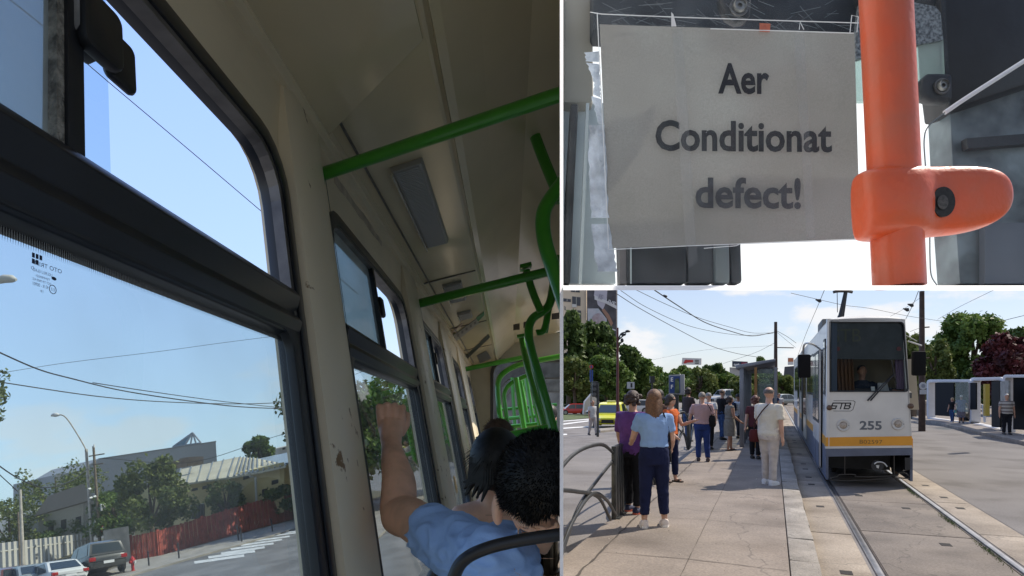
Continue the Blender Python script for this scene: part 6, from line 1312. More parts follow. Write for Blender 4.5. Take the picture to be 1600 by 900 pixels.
mb = MB(); c = WP(934.5, 501, Y - 1.2); mb.lathe([(.75, 0), (.6, .05)], tuple(c), (2, 0, 0), (0, 0, 2.3), (0, -1, 0), 22); mb.build('pale_oval', mat('banner_oval', (.48, .42, .44), .7, col2=(.36, .27, .28), vs=.9), bn)
deco('white_wedge', [(929, 453.5), (949, 453.5), (948, 470), (942, 484), (934, 476), (932, 467), (928, 462)], Y - 1, mat('banner_lilac', (.5, .47, .53), .7), bn)
deco('white_band', [(929, 461), (948, 470), (964, 478), (964, 483), (946, 474), (929, 468)], Y - 1, mat('banner_white', (.66, .65, .66), .7), bn, .1, .2)
deco('skin_stripe', [(940, 484), (944, 482), (952, 492), (958, 505), (955, 510), (949, 498)], Y - 1, mat('banner_tan', (.34, .19, .13), .7), bn, .1, .24)
for t, u, v, h in (('IS', 938, 467, 1.1), ('LIVE', 953, 475.5, 1.0)): mb = MB(); text_mb(mb, t, tuple(WP(u, v, Y - 1.45)), (1, 0, -.38), (.3, 0, 1), h, bold=.02); mb.build('lettering', mat('banner_ink', (.30, .29, .34), .6) if t == 'IS' else mat('banner_white'), bn)
deco('white_caption', [(949, 511), (962, 515), (962, 517), (949, 513)], Y - 1, mat('banner_white'), bn)
Y = 150
s1 = block2('rooftop_billboard', 'white rooftop billboard with red lettering above the central trees', 'billboard', [(1065, 569.5), (1095.5, 570), (1096, 560), (1066, 559)], Y, 1, mat('sign_white2', (.66, .65, .64), .6))
deco('red_emblem', [(1068, 567), (1071, 562), (1083, 562.5), (1083, 566), (1074, 566.5), (1070, 568)], Y, mat('sign_red'), s1)
for v in (562.4, 564.8, 567.2): deco('dark_line', [(1086, v), (1092, v + .1), (1092, v + 1.1), (1086, v + 1)], Y, tblk, s1)
s2 = block2('rooftop_billboard', 'dark blue and red rooftop sign reading net above the trees', 'billboard', [(1144, 573), (1168, 573.4), (1168, 565), (1144, 564)], Y, 1.5, mat('sign_navy', (.02, .03, .06), .5))
deco('red_half', [(1158.5, 572.6), (1167.6, 573), (1167.6, 566.4), (1158.5, 566)], Y, mat('sign_crimson', (.24, .03, .055), .5), s2)
mb = MB(); text_mb(mb, 'net', tuple(WP(1151, 571.6, Y - .3)), (1, 0, 0), (0, 0, 1), .72, bold=.03); mb.build('lettering', mat('sign_white'), s2)
b3 = block2('office_building', 'pale flat-roofed office block just below the net sign', 'building', [(1140, 612), (1178, 612), (1178, 575), (1140, 574)], Y + 2, 10, mat('pale_office', (.48, .47, .45), .8))
b4 = block2('office_building', 'dark grey round-topped block between the shelter mast and the tram', 'building', [(1222, 612), (1250, 612), (1250, 571), (1226, 573)], Y, 10, mat('dark_office', (.06, .065, .08), .7, var=.2, vs=.3))
s3 = block2('rooftop_sign', 'small orange and white sign on the roof left of the tram', 'sign', [(1231, 570), (1240, 570), (1240, 559), (1231, 559)], Y - 3, 1, mat('sign_white2'))
deco('orange_disc', [(1231.4, 565), (1239.6, 565), (1239, 559.6), (1232, 559.6)], Y - 3, mat('sign_orange', (.5, .18, .08), .6), s3)
# ---------------------------------------------------------------- trees
def rtree(label, u, vt, hw, Y, lm, n, size, seed, cf=.42, group='trees around the square', clumps=26):
    b = Vector(((u - PX) / FL * Y, Y, gz(Y) if u < 1045 else 0)); h = CAM.z + (PY - vt) / FL * Y - b.z; return tree('tree', label, b, h, (hw * Y / FL, h * cf), .16 + h * .01, lm, n, size, seed, group, clumps=clumps)
rtree('tall dark tree in front of the apartment block at the left edge', 888, 480, 36, 104, LM_D, 7000, 0.60, 31, .45)
rtree('dark tree below the picture banner', 925, 499, 36, 108, LM_D, 6500, 0.62, 32, .45)
rtree('dark tree behind the red-brown street lamp', 965, 530, 36, 114, LM_D, 5200, 0.64, 33, .45)
rtree('bright green tree above the red parked car', 898, 553, 30, 92, LM_Y, 3600, 0.46, 34, .42)
rtree('bright green tree above the yellow taxi', 947, 552, 36, 95, LM_G, 4500, 0.46, 35, .42)
rtree('mid green tree left of the poster stand, taller one', 1005, 552, 30, 117, LM_G, 4800, 0.60, 36, .45)
rtree('low green tree just left of the poster stand', 1030, 585, 26, 104, LM_Y, 3200, 0.46, 37, .45)
rtree('round tree directly under the white rooftop billboard', 1080, 566, 30, 70, LM_G, 4200, .33, 38, .47)
rtree('darker tree right of the white rooftop billboard', 1112, 563, 26, 72, LM_D, 4000, .33, 39, .47)
rtree('tree to the left of the net sign', 1136, 580, 20, 68, LM_G, 3600, .3, 40, .47)
rtree('leafy tree behind the left post of the platform shelter', 1164, 584, 24, 60, LM_Y, 3400, .28, 41, .47)
rtree('distant tall tree left of the shelter mast', 1193, 556, 16, 90, LM_G, 2600, .4, 42, .3)
rtree('bushy tree low behind the shelter roof right end', 1222, 583, 20, 70, LM_Y, 2600, .3, 43, .47)
rtree('distant tree between shelter and tram', 1245, 590, 16, 80, LM_G, 1600, .35, 44, .47)
rtree('slim tree rising just right of the tram roof corner', 1424, 512, 22, 36, LM_Y, 4500, .18, 45, .44)
rtree('pale leafed tree right of the tall catenary mast', 1462, 524, 24, 42, LM_Y, 4200, .2, 46, .44)
rtree('big round dark green tree behind the right shelter', 1520, 484, 52, 46, LM_G, 9000, .24, 47, .42, clumps=34)
rtree('dark green tree behind the maroon one at the right edge', 1592, 499, 34, 52, LM_D, 4500, .28, 48, .45)
rtree('maroon leafed tree at the right edge', 1580, 516, 42, 38, LM_R, 7500, .2, 49, .45, clumps=30)
rtree('dark undergrowth tree behind the stop sign', 1452, 575, 34, 48, LM_D, 4200, .24, 50, .47)
rtree('dark low tree directly behind the left half of the right shelter', 1500, 570, 34, 44, LM_D, 4200, .22, 51, .47)
for k, (u, vt, hw, Y, lm) in enumerate(((1048, 578, 26, 62, LM_G), (1064, 572, 24, 74, LM_Y), (1096, 570, 26, 66, LM_Y), (1127, 577, 20, 74, LM_G), (1178, 582, 24, 72, LM_G), (1206, 580, 22, 84, LM_G), (1236, 586, 20, 76, LM_Y), (1018, 572, 24, 122, LM_G), (982, 556, 26, 118, LM_D))):
    rtree(('tree just left above the poster stand', 'olive tree between poster stand and white billboard', 'olive tree below the right end of the white billboard', 'green tree midway between the two rooftop signs', 'tree seen over the left part of the shelter roof', 'far tree over the middle of the shelter roof', 'small tree right of the shelter mast', 'green tree left of the poster stand behind the small signal', 'dark tree right of the red-brown street lamp')[k], u, vt, hw, Y, lm, 3000, .3 if Y < 100 else .6, 70 + k, .47)
# dark hedge band closing the view under the crowns
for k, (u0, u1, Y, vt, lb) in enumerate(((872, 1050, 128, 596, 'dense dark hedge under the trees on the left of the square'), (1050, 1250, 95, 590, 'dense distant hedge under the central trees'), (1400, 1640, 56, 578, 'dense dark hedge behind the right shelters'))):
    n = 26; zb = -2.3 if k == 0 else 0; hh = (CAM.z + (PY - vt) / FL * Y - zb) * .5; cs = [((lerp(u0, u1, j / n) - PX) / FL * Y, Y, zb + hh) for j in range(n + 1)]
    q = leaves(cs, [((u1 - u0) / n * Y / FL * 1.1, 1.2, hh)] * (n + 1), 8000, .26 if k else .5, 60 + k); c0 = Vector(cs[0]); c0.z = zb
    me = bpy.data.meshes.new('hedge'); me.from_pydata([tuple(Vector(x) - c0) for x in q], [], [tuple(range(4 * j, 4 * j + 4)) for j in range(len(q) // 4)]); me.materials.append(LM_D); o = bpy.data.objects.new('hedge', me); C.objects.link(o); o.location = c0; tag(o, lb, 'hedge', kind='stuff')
# ---------------------------------------------------------------- cars on the square
def rcar(label, u, v, L_, Wd, H, paint, style, yaw, name='parked_car', group='cars around the square'):
    p = GS(u, v) if u < 1100 else G(u, v, 0); return car(name, label, yawframe(p, yaw), L_, Wd, H, paint, style, group, loc=p)
rcar('red hatchback seen side-on at the left edge of the square', 897, 648.3, 4.0, 1.75, 1.5, mat('red_car_paint', (.50, .02, .02), .3, coat=.5), 'hatch', R(182))
tx = rcar('yellow taxi facing the camera behind the man in white', 955, 667, 4.3, 1.9, 1.62, mat('yellow_car_paint', (.62, .60, .03), .3, coat=.5), 'hatch', R(256), 'taxi', None)
tx['category'] = 'taxi'
mb = MB(frame(GS(955, 667) + Vector((0, 0, 1.66)), (1, 0, 0), (0, 1, 0), (0, 0, 1))); mb.box(-.28, .28, -.1, .1, -.06, .1); mb.build('roof_sign', mat('taxi_sign', (.6, .6, .25), .4), tx, bevel=.02)
rcar('white car half hidden between the man in white and the taxi', 943, 650, 4.2, 1.8, 1.5, mat('white_car_paint'), 'hatch', R(200))
rcar('silver car parked beyond the poster stand', 1078, 646.6, 4.3, 1.8, 1.45, mat('silver_car_paint'), 'sedan', R(235))
rcar('white car behind the black-shirted man', 1134, 632, 3.6, 1.6, 1.5, mat('white_car_paint'), 'suv', R(200))
rcar('silver saloon far off between the shelter and the tram', 1222, 633, 3.2, 1.4, 1.05, mat('silver_car_paint'), 'sedan', R(200))
rcar('white van beyond the trees right of the taxi', 990, 647, 4.8, 2.0, 2.1, mat('white_car_paint'), 'suv', R(180))
tn = thing('tent', 'pointed white market tent behind the man in white', 'tent', Vector(((925 - PX) / FL * 80, 80, gz(80))))
mb = MB(); P_ = [WP(u, v, 80) for u, v in ((912, 648), (937, 648), (937, 628), (925, 615), (914, 628))]; mb.prism([tuple(p) for p in P_], (0, 2, 0)); mb.build('canvas', mat('tent_white', (.6, .52, .44), .9), tn)
# ---------------------------------------------------------------- shelters on the right island
shw = mat('shelter_frame_grey', (.52, .52, .53), .45, var=.05, vs=2)
def rshelter(label, gl, gr, px, inn, postpx, deep, name='bus_shelter'):
    pl = Plane(gl, gr); th = thing(name, label, 'shelter', gl, 'shelters on the right island')
    o_ = rr(px[0], px[1], px[2], px[3], 5, 5); n_ = rr(inn[0], inn[1], inn[2], inn[3], 3.2, 5); sk = lambda l: [(u, v + (u - px[0]) * px[4] * (1 if v > (px[2] + px[3]) / 2 else px[5])) for u, v in l]
    mb = MB(); mb.ringprism([tuple(pl.p(u, v)) for u, v in sk(o_)], [tuple(pl.p(u, v)) for u, v in sk(n_)], pl.n * deep); mb.build('frame', shw, th, bevel=.02); return th, pl
t1, p1 = rshelter('left rounded grey shelter frame on the far island', G(1459, 654, .12), G(1531, 662, .12), (1459, 1531, 593, 652, .13, -.02), (1462, 1527.5, 597.5, 662, 0), None, .35)
dk = mat('shelter_dark', (.008, .010, .012), .8, spec=.2)
def sp_px(nm, px, m, par, pl, off=.5, th=.06): mb = MB(); pl.prism(mb, px, th, off); return mb.build(nm, m, par)
a = sp_px('advert_case', [(1463, 598), (1492, 598), (1492, 651), (1463, 649)], dk, t1, p1); sp_px('advert_face', [(1467, 605), (1488, 604.5), (1488, 639.5), (1467, 639)], mat('advert_grey', (.55, .55, .54), .5), a, p1, .42)
sp_px('dark_pillar', [(1518, 598), (1527, 598), (1527, 640), (1518, 640)], dk, t1, p1, .3); sp_px('lean_post', [(1514.5, 598), (1517, 598), (1517, 655), (1514.5, 655)], mat('brown_metal', (.16, .11, .08), .5), t1, p1, .3)
sp_px('litter_box', [(1512.5, 646), (1525, 646), (1525, 658), (1512.5, 658)], dk, t1, p1, -.2, .4); sp_px('glass_panel', [(1493, 598), (1514, 598), (1514, 652), (1493, 652)], glass('shelter_clear', (.75, .8, .8), .6, .1, (.3, .32, .32), 3), t1, p1, 1.3, .01)
t2, p2 = rshelter('middle rounded grey shelter frame behind the man in the striped shirt', G(1530, 661, .12), G(1583, 673, .12), (1529, 1584, 590, 660, .22, -.08), (1532.5, 1580, 595, 672, 0), None, .35)
sp_px('dark_pillar', [(1552, 596), (1565, 595), (1565, 668), (1552, 667)], dk, t2, p2, .4); sp_px('yellow_post', [(1543, 600), (1546.5, 600), (1546.5, 650), (1543, 650)], mat('yellow_olive', (.30, .24, .03), .6), t2, p2, 2.5, .1)
a = sp_px('info_board', [(1566, 596), (1579, 595), (1579, 640), (1566, 640)], mat('info_grey', (.22, .23, .22), .5, var=.3, vs=5), t2, p2, .6)
for px in ([(1536, 632), (1541, 634), (1541, 660), (1539, 660)], [(1557, 634), (1561, 622), (1561, 667), (1558, 667)]): sp_px('bench_panel', px, shw, t2, p2, .1, .05)
t3, p3 = rshelter('right grey shelter with a white advert face cut by the right edge', G(1583, 675, .12), G(1640, 683, .12), (1583.5, 1660, 585.5, 676, .1, -.02), (1587, 1655, 590, 690, 0), None, .35)
a = sp_px('advert_case', [(1586, 590), (1640, 590), (1640, 674), (1586, 671)], dk, t3, p3, .1); sp_px('advert_face', [(1592, 603), (1640, 602), (1640, 657), (1591, 656)], mat('advert_pale', (.66, .70, .69), .5), a, p3, .04, .03); sp_px('pink_strip', [(1588, 592), (1597, 592), (1597, 598), (1588, 598)], mat('pink_text', (.22, .04, .12), .5), a, p3, .04, .03)
# litter bin with stone body under the stop sign
b = G(1441, 649, .12); lb_ = thing('litter_bin', 'beige stone litter bin with a dark lid rail under the round stop sign', 'bin', b)
stone = mat('bin_stone', (.30, .25, .19), .9, var=.15, vs=5); F_ = frame(b, (1, 0, 0), (0, 1, 0), (0, 0, 1))
mb = MB(F_); mb.lathe([(.36, 0), (.36, .62), (.30, .64)], n=8); mb.build('bin_body', stone, lb_); mb = MB(F_); mb.lathe([(.30, .66), (.34, .70), (.30, .84), (.12, .92), (.08, 1.05)], n=12); mb.build('bin_lid', stone, lb_, smooth=True)
for s_ in (-1, 1): mb = MB(F_); mb.tube([(s_ * .42, -.1, 0), (s_ * .42, -.1, .72)], .03, 6); mb.build('bin_leg', dk, lb_)
mb = MB(F_); mb.tube([(-.42, -.1, .64), (.42, -.1, .64)], .03, 6); mb.build('bin_rail', dk, lb_)
# ================================================================== PEOPLE AT THE STOP
SK = skin_mat('skin_light', (.46, .27, .19)); SK2 = skin_mat('skin_brown', (.36, .19, .12))
def cloth(name, c, var=.12, vs=7, bump=.25, bs=22): return mat('cloth_' + name, c, .92, var=var, vs=vs, bump=bump, bs=bs, spec=.2)
def person(label, foot, yaw, H=1.7, skin=None, hair=('short', (.02, .015, .012)), top=None, sleeve=.55, bottom=None, legs=.93, skirt=None, shoes=(.02, .02, .02), sole=None, arms=((-.25, -.3, 8), (-.25, -.3, 8)), fat=1.0, stance=((.03, 0), (-.03, 0)), top_hem=.50, headturn=0., shoe_type='shoe', group=None, female=False, lean=0., eyes=False):
    """yaw: direction faced (0 = along +x). arms: (swing forward of upper arm, of forearm in radians, outward degrees)"""
    F = yawframe(foot, yaw - PI / 2, H); skin = skin or SK; root = thing('person', label, 'person', foot, group)
    sw = .112 * (1.0 if not female else .9) * (1 + (fat - 1) * .5)
    def arm(side, spec):
        a, b, o = spec; o = R(o); S0 = Vector((side * sw, lean * .3, .797)); u = Vector((side * math.sin(o) * math.cos(a), math.sin(a), -math.cos(a) * math.cos(o))).normalized(); E0 = S0 + u * .175
        w = Vector((side * math.sin(o) * .3 * math.cos(b), math.sin(b), -math.cos(b))).normalized(); W0 = E0 + w * .145; return S0, E0, W0, w
    def leg(side, st):
        hp = Vector((side * .050, 0, .50)); an = Vector((side * (.050 + abs(st[1])), st[0], .045)); kn = hp.lerp(an, .5) + Vector((0, .012, .0)); return hp, kn, an
    def lin(mb, pts, rad, n=12): mb.tube([tuple(p) for p in pts], rad, n)
    vox = .0085 * H
    mb = MB(F)
    def torso(mb, e=0., z0=.47, z1=.835, flare=0.):
        pr = [(.47, .092, .062), (.52, .098, .068), (.58, .090, .060), (.63, .082 if female else .088, .056), (.70, .090 if female else .096, .062), (.76, .100 if female else .108, .062), (.795, .094 if female else .106, .052), (.822, .066, .042), (.84, .036, .032)]
        rings = []
        for z, rx, ry in pr:
            if z < z0 - .03 or z > z1 + .001: continue
            belly = (fat - 1) * (.9 if .5 < z < .72 else .4); rx = rx * (1 + belly) + e; ry = ry * (1 + belly * 1.6) + e
            rings.append([(rx * math.cos(q), lean * (z - .5) + ry * math.sin(q), max(z, z0)) for q in (2 * PI * k / 18 for k in range(18))])
        if flare: rings[0] = [(p[0] * (1 + flare), p[1] * (1 + flare), p[2]) for p in rings[0]]
        mb.loft(rings)
    torso(mb)
    hz = .925; hy = lean * .45 + .01; ct, st_ = math.cos(headturn), math.sin(headturn)
    hd = lambda x, y, z: (x * ct - y * st_, hy + x * st_ + y * ct, z)
    mb.tube([(0, lean * .35, .80), hd(0, -.004, .86), hd(0, 0, .90)], [.036, .032, .032], 12)
    mb.ball(hd(0, -.004, hz + .012), (.047, .057, .055), 16, 12); mb.ball(hd(0, .014, hz - .022), (.037, .040, .044), 14, 10)
    mb.ball(hd(0, .053, hz - .008), (.007, .010, .011), 8, 6); mb.ball(hd(0, .044, hz - .032), (.014, .008, .006), 8, 6)
    for s_ in (-1, 1): mb.ball(hd(s_ * .048, -.004, hz - .004), (.006, .010, .015), 8, 6)
    for side, spec in ((-1, arms[0]), (1, arms[1])):
        S0, E0, W0, w = arm(side, spec); lin(mb, [S0, S0.lerp(E0, .5), E0, E0.lerp(W0, .35), W0], [.032, .029, .023, .0235, .0155]); Hn = W0 + w * .04
        lin(mb, [W0, Hn], [.017, .021], 8)
        for k in range(4): o_ = Vector((0, (k - 1.5) * .0095, 0)); lin(mb, [Hn + o_ * .7, Hn + o_ + w * .022, Hn + o_ + w * .043 - Vector((side * .008, 0, 0))], [.0062, .0058, .0048], 6)
        lin(mb, [W0 + Vector((0, .006, 0)), Hn + Vector((0, .026, 0)), Hn + Vector((0, .029, 0)) + w * .022], [.0075, .0065, .0055], 6)
    LG = [leg(-1, stance[0]), leg(1, stance[1])]
    for hp, kn, an in LG: lin(mb, [hp + Vector((0, 0, .02)), hp.lerp(kn, .5), kn, kn.lerp(an, .3), an], [.054 * fat, .045, .033, .033, .021])
    for hp, kn, an in LG: lin(mb, [an - Vector((0, .012, .02)), an + Vector((0, .035, -.026)), an + Vector((0, .075, -.030))], [.022, .019, .014], 8)
    mb.build('body', skin, root, remesh=vox)
    if eyes:
        for s_ in (-1, 1): mb = MB(F); mb.ball(hd(s_ * .017, .045, hz + .004), (.006, .004, .004), 8, 6); mb.build('eye', mat('eye_dark', (.02, .015, .012), .3), root)
    # top
    if top:
        mb = MB(F); torso(mb, .013, top_hem, .828, .04)
        for side, spec in ((-1, arms[0]), (1, arms[1])):
            S0, E0, W0, w = arm(side, spec); S1 = Vector((S0.x * .75, S0.y, S0.z))
            if sleeve <= 0: continue
            if sleeve <= 1: lin(mb, [S1, S0, S0.lerp(E0, sleeve * .5), S0.lerp(E0, sleeve)], [.030, .037, .0385, .038])
            else: lin(mb, [S1, S0, E0, E0.lerp(W0, sleeve - 1)], [.036, .042, .034, .026])
        mb.build('top', top, root, remesh=vox, disp=(.007 * H / 1.7, (11, 11, 13), foot[0]))
    if skirt:
        mb = MB(F); mb.loft([[(rx * math.cos(q) * (1 + .03 * math.sin(5 * q)), ry * math.sin(q), z) for q in (2 * PI * k / 24 for k in range(24))] for z, rx, ry in ((.60, .088 * fat, .062 * fat), (.53, .110 * fat, .083 * fat), (.45, .116 * fat, .088 * fat), (skirt, .108 * fat, .086 * fat))]); mb.build('skirt', bottom, root, smooth=True)
    elif bottom:
        mb = MB(F)
        mb.loft([[(rx * fat * math.cos(q), ry * fat * math.sin(q), z) for q in (2 * PI * k / 18 for k in range(18))] for z, rx, ry in ((.605, .090, .064), (.56, .104, .074), (.50, .110, .078), (.455, .100, .070))])
        for hp, kn, an in LG:
            if legs > .5: e = lerp(kn.z, an.z, (legs - .5) * 2); q_ = kn.lerp(an, (legs - .5) * 2); lin(mb, [hp + Vector((0, 0, .02)), hp.lerp(kn, .5), kn, kn.lerp(q_, .6), q_], [.062 * fat, .053, .043, .038, .035], 14)
            else: q_ = hp.lerp(kn, legs * 2); lin(mb, [hp + Vector((0, 0, .02)), q_], [.062, .056], 14)
        mb.build('trousers', bottom, root, remesh=vox, disp=(.008 * H / 1.7, (12, 12, 9), foot[1]))
    # shoes
    sm = mat('shoe_%d%d%d' % tuple(int(c * 255) for c in shoes), shoes, .6)
    for hp, kn, an in LG:
        mb = MB(F); x, y = an.x, an.y
        if shoe_type == 'sandal': rings = [[(x + dx * w_, y + yy, z) for dx, z in ((-1, .0), (1, .0), (1, .016), (-1, .016))] for yy, w_ in ((-.035, .02), (.03, .026), (.085, .026), (.10, .014))]; mb.loft(rings); mb.loft([[(x + dx * .028, y + yy, z) for dx, z in ((-1, .01), (1, .01), (.8, .035), (-.8, .035))] for yy in (.045, .065)])
        else: mb.loft([[(x + w_ * math.cos(q), y + yy, max(.002, h_ * .5 + h_ * .55 * math.sin(q))) for q in (2 * PI * k / 12 for k in range(12))] for yy, w_, h_ in ((-.042, .016, .035), (-.034, .027, .055), (.0, .030, .058), (.035, .030, .045), (.075, .030, .034), (.098, .020, .026), (.106, .008, .018))])
        s_o = mb.build('shoe', sm, root, smooth=True)
        if sole: mb = MB(F); mb.loft([[(x + w_ * sgn_, y + yy, z) for sgn_, z in ((-1, -.002), (1, -.002), (1, .014), (-1, .014))] for yy, w_ in ((-.045, .018), (0, .032), (.075, .032), (.108, .014))]); mb.build('sole', mat('sole_%d' % int(sole[0] * 255), sole, .7), s_o)
    # hair
    style, hc_ = hair; hm = mat('hair_%d_%d' % (int(hc_[0] * 999), int(hc_[2] * 999)), hc_, .55, var=.35, vs=60, bump=.4, bs=150)
    mb = MB(F)
    if style in ('short', 'bald'):
        lim = -.35 if style == 'short' else -.35; nu, nv = 20, 14
        for i in range(nv):
            for j in range(nu):
                qs = [(i, j), (i + 1, j), (i + 1, j + 1), (i, j + 1)]; vs_ = []
                for a_, b_ in qs:
                    th, ph = PI * a_ / nv, 2 * PI * b_ / nu; vs_.append((math.sin(th) * math.cos(ph), math.sin(th) * math.sin(ph), math.cos(th)))
                if all(v[2] > lim + .75 * max(0, v[1]) and (style == 'short' or v[2] < .55) for v in vs_): mb.poly([hd(v[0] * .0512, -.005 + v[1] * .061, hz + .014 + v[2] * .059) for v in vs_])
        mb.build('hair', hm, root, smooth=True)
    elif style == 'cap':
        mb.loft([[hd(rx * math.cos(q), -.003 + ry * math.sin(q), hz + z) for q in (2 * PI * k / 18 for k in range(18))] for z, rx, ry in ((.015, .050, .060), (.04, .048, .058), (.062, .034, .040), (.070, .008, .010))]); mb.hexa([hd(-.035, .045, hz + .014), hd(.035, .045, hz + .014), hd(.026, .088, hz + .008), hd(-.026, .088, hz + .008)], [hd(-.035, .045, hz + .020), hd(.035, .045, hz + .020), hd(.026, .088, hz + .014), hd(-.026, .088, hz + .014)]); mb.build('cap', hm, root, smooth=True)
    else:
        n = {'long': 30, 'curly': 30, 'bun': 14}[style]; L0 = {'long': .165, 'curly': .075, 'bun': .03}[style]; g = random.Random(int(foot[0] * 100))
        mb.ball(hd(0, -.010, hz + .016), (.053, .060, .058), 18, 12)
        for k in range(n):
            q = PI + PI * (.0 + 1.0 * k / (n - 1)); x, y = .046 * math.cos(q), .050 * math.sin(q) - .004; l = L0 * g.uniform(.85, 1.1)
            if style == 'curly': c = hd(x * 1.1 + g.gauss(0, .006), y * 1.1, hz - g.uniform(-.03, .05)); mb.ball(c, .019, 8, 6); continue
            mb.tube([hd(x * .8, y * .8, hz + .03), hd(x * 1.08, y * 1.12, hz - .02), hd(x * 1.12, y * 1.25, hz - .02 - l * .5), hd(x * .95 + g.gauss(0, .004), y * 1.3 + g.gauss(0, .004), hz - .03 - l)], [.012, .0135, .011, .003], 6)
        if style == 'bun': mb.ball(hd(0, -.07, hz + .015), .022, 10, 8)
        mb.build('hair', hm, root, smooth=True)
    return root, F, (lambda side: arm(side, arms[0] if side < 0 else arms[1])), hd
def hgt(u, vf, vh, h=.14): return (vf - vh) / FL * G(u, vf, h).y
def bag(name, label, cat, F, pts_box, m, strap=None, sm=None):
    x0, x1, y0, y1, z0, z1 = pts_box; c = F((x0 + x1) / 2, (y0 + y1) / 2, z0); th = thing(name, label, cat, c); mb = MB(F)
    mb.loft([[(lerp(x0, x1, .5) + (x1 - x0) * .5 * a * s_, lerp(y0, y1, .5) + (y1 - y0) * .5 * b * s_, z) for a, b in ((-1, -.6), (-.7, -1), (.7, -1), (1, -.6), (1, .6), (.7, 1), (-.7, 1), (-1, .6))] for z, s_ in ((z0, .8), (z0 + (z1 - z0) * .15, 1), (z0 + (z1 - z0) * .7, .97), (z1, .75))]); mb.build('bag_body', m, th, smooth=True, angle=60)
    if strap: mb = MB(F); mb.tube(bez(strap, 6), .0065, 6); mb.build('strap', sm or m, th, smooth=True)
    return th
up_ = R(69)      # away along the platform
navy = cloth('navy', (.010, .014, .045)); denim = cloth('denim', (.035, .07, .17), .25, 12); blackc = cloth('black', (.012, .012, .014)); 
# woman in light blue, the nearest figure
r, F, A, hd = person('woman from behind with long brown hair, pale blue top and navy cropped trousers', G(1022, 824, .14), R(84), hgt(1022, 824, 605) * .99, SK, ('long', (.13, .062, .028)), cloth('pale_blue', (.22, .34, .56), .06), .62, navy, .90, None, (.62, .54, .48), (.7, .66, .6), ((.35, 1.25, 16), (.15, 1.0, 10)), 1.0, ((.0, .02), (.05, .03)), .575, .0, female=True)
bag('handbag', 'small dark shoulder bag of the woman in the pale blue top', 'bag', F, (.07, .125, -.01, .07, .47, .57), blackc, [(.06, -.05, .83), (.10, -.02, .70), (.118, .02, .56)], blackc)
# person in purple beside her
r, F, A, hd = person('person with dark curly hair in a purple t-shirt, black trousers and orange-soled shoes', G(988, 801, .14), R(48), hgt(988, 801, 609) * 1.0, SK, ('curly', (.035, .018, .012)), cloth('purple', (.115, .045, .17), .15), .85, blackc, .96, None, (.02, .025, .06), (.55, .12, .06), ((.1, .45, 8), (-.15, .05, 8)), 1.12, ((.04, .01), (-.02, .01)), .475, .2)
# woman in orange
r, F, A, hd = person('woman in an orange top and sunglasses with dark tied-back hair, facing the camera', G(1047, 753, .14), R(-45), hgt(1047, 753, 615), SK, ('bun', (.03, .018, .012)), cloth('orange', (.52, .12, .035), .1), .3, denim if 0 else navy, .92, None, (.05, .03, .02), None, ((.4, 1.9, 15), (.2, .9, 12)), 1.0, ((.03, .01), (-.04, .01)), .54, .1, 'sandal', female=True)
mb = MB(F)
for s_ in (-1, 1): mb.ball(hd(s_ * .018, .048, .934), (.015, .006, .010), 10, 6)
mb.tube([hd(-.045, .0, .938), hd(-.036, .040, .938), hd(0, .054, .938), hd(.036, .040, .938), hd(.045, 0, .938)], .003, 5); th_ = mb.build('sunglasses', mat('sunglass_black', (.01, .01, .01), .15)); tag(th_, 'dark sunglasses worn by the woman in orange', 'sunglasses')
person('dark haired person almost hidden between the pale blue woman and the woman in orange', G(1030, 742, .14), R(80), 1.64, SK2, ('bun', (.02, .013, .010)), cloth('brownish', (.10, .06, .05)), .5, blackc, .95, female=True)
# pink shirt with shoulder bag
r, F, A, hd = person('grey-haired person from behind in a pale pink shirt with blue trousers', G(1097, 721, .14), R(75), hgt(1097, 721, 612), SK, ('short', (.20, .17, .14)), cloth('pale_pink', (.42, .27, .26), .06), .7, cloth('royal_blue', (.022, .04, .14)), .97, None, (.05, .03, .03), None, ((.1, 1.3, 18), (.1, .9, 12)), 1.08, ((.02, .0), (-.03, .03)), .54)
bag('shoulder_bag', 'big black shoulder bag hanging from the person in the pink shirt', 'bag', F, (.08, .19, -.05, .05, .50, .66), blackc, [(.07, -.05, .83), (.12, -.03, .74), (.14, 0, .65)], blackc)
person('man in a grey cap and white top half hidden beyond the person in pink', G(1107, 702, .14), R(60), hgt(1107, 702, 613), SK, ('cap', (.22, .22, .22)), cloth('white', (.50, .50, .50), .04), .6, blackc, .96)
person('tall man in a black t-shirt and jeans facing the shelter', G(1128, 687, .14), R(20), hgt(1128, 687, 608.5), SK, ('short', (.09, .05, .03)), blackc, .6, denim, .97, arms=((-.1, .1, 6), (.05, .2, 6)))
person('woman in a grey sleeveless dress and black sandals seen from the side', G(1140, 704, .14), R(5), hgt(1140, 704, 618), SK2, ('bun', (.03, .018, .014)), cloth('grey_dress', (.17, .16, .14), .15, 14), .12, MATS["cloth_" + 'grey_dress'], skirt=.27, shoes=(.015, .015, .015), shoe_type='sandal', arms=((.1, .7, 8), (.15, .9, 8)), stance=((.05, .01), (-.06, .01)), fat=1.12, top_hem=.56, female=True)
r, F, A, hd = person('man in a white t-shirt with a dark backpack leaning at the shelter post', G(1153, 685, .14), R(15), hgt(1153, 685, 615), SK2, ('short', (.02, .015, .015)), MATS["cloth_" + 'white'], .6, cloth('dark_grey', (.035, .035, .04)), .95, arms=((.05, .3, 8), (.15, .35, 8)), stance=((.05, .0), (-.03, .0)))
bag('backpack', 'dark blue backpack on the man in the white t-shirt', 'backpack', F, (-.07, .07, -.14, -.07, .62, .80), cloth('pack_navy', (.02, .03, .06)), [(-.06, -.08, .80), (-.07, .0, .83), (-.07, .06, .76), (-.06, -.04, .64)])
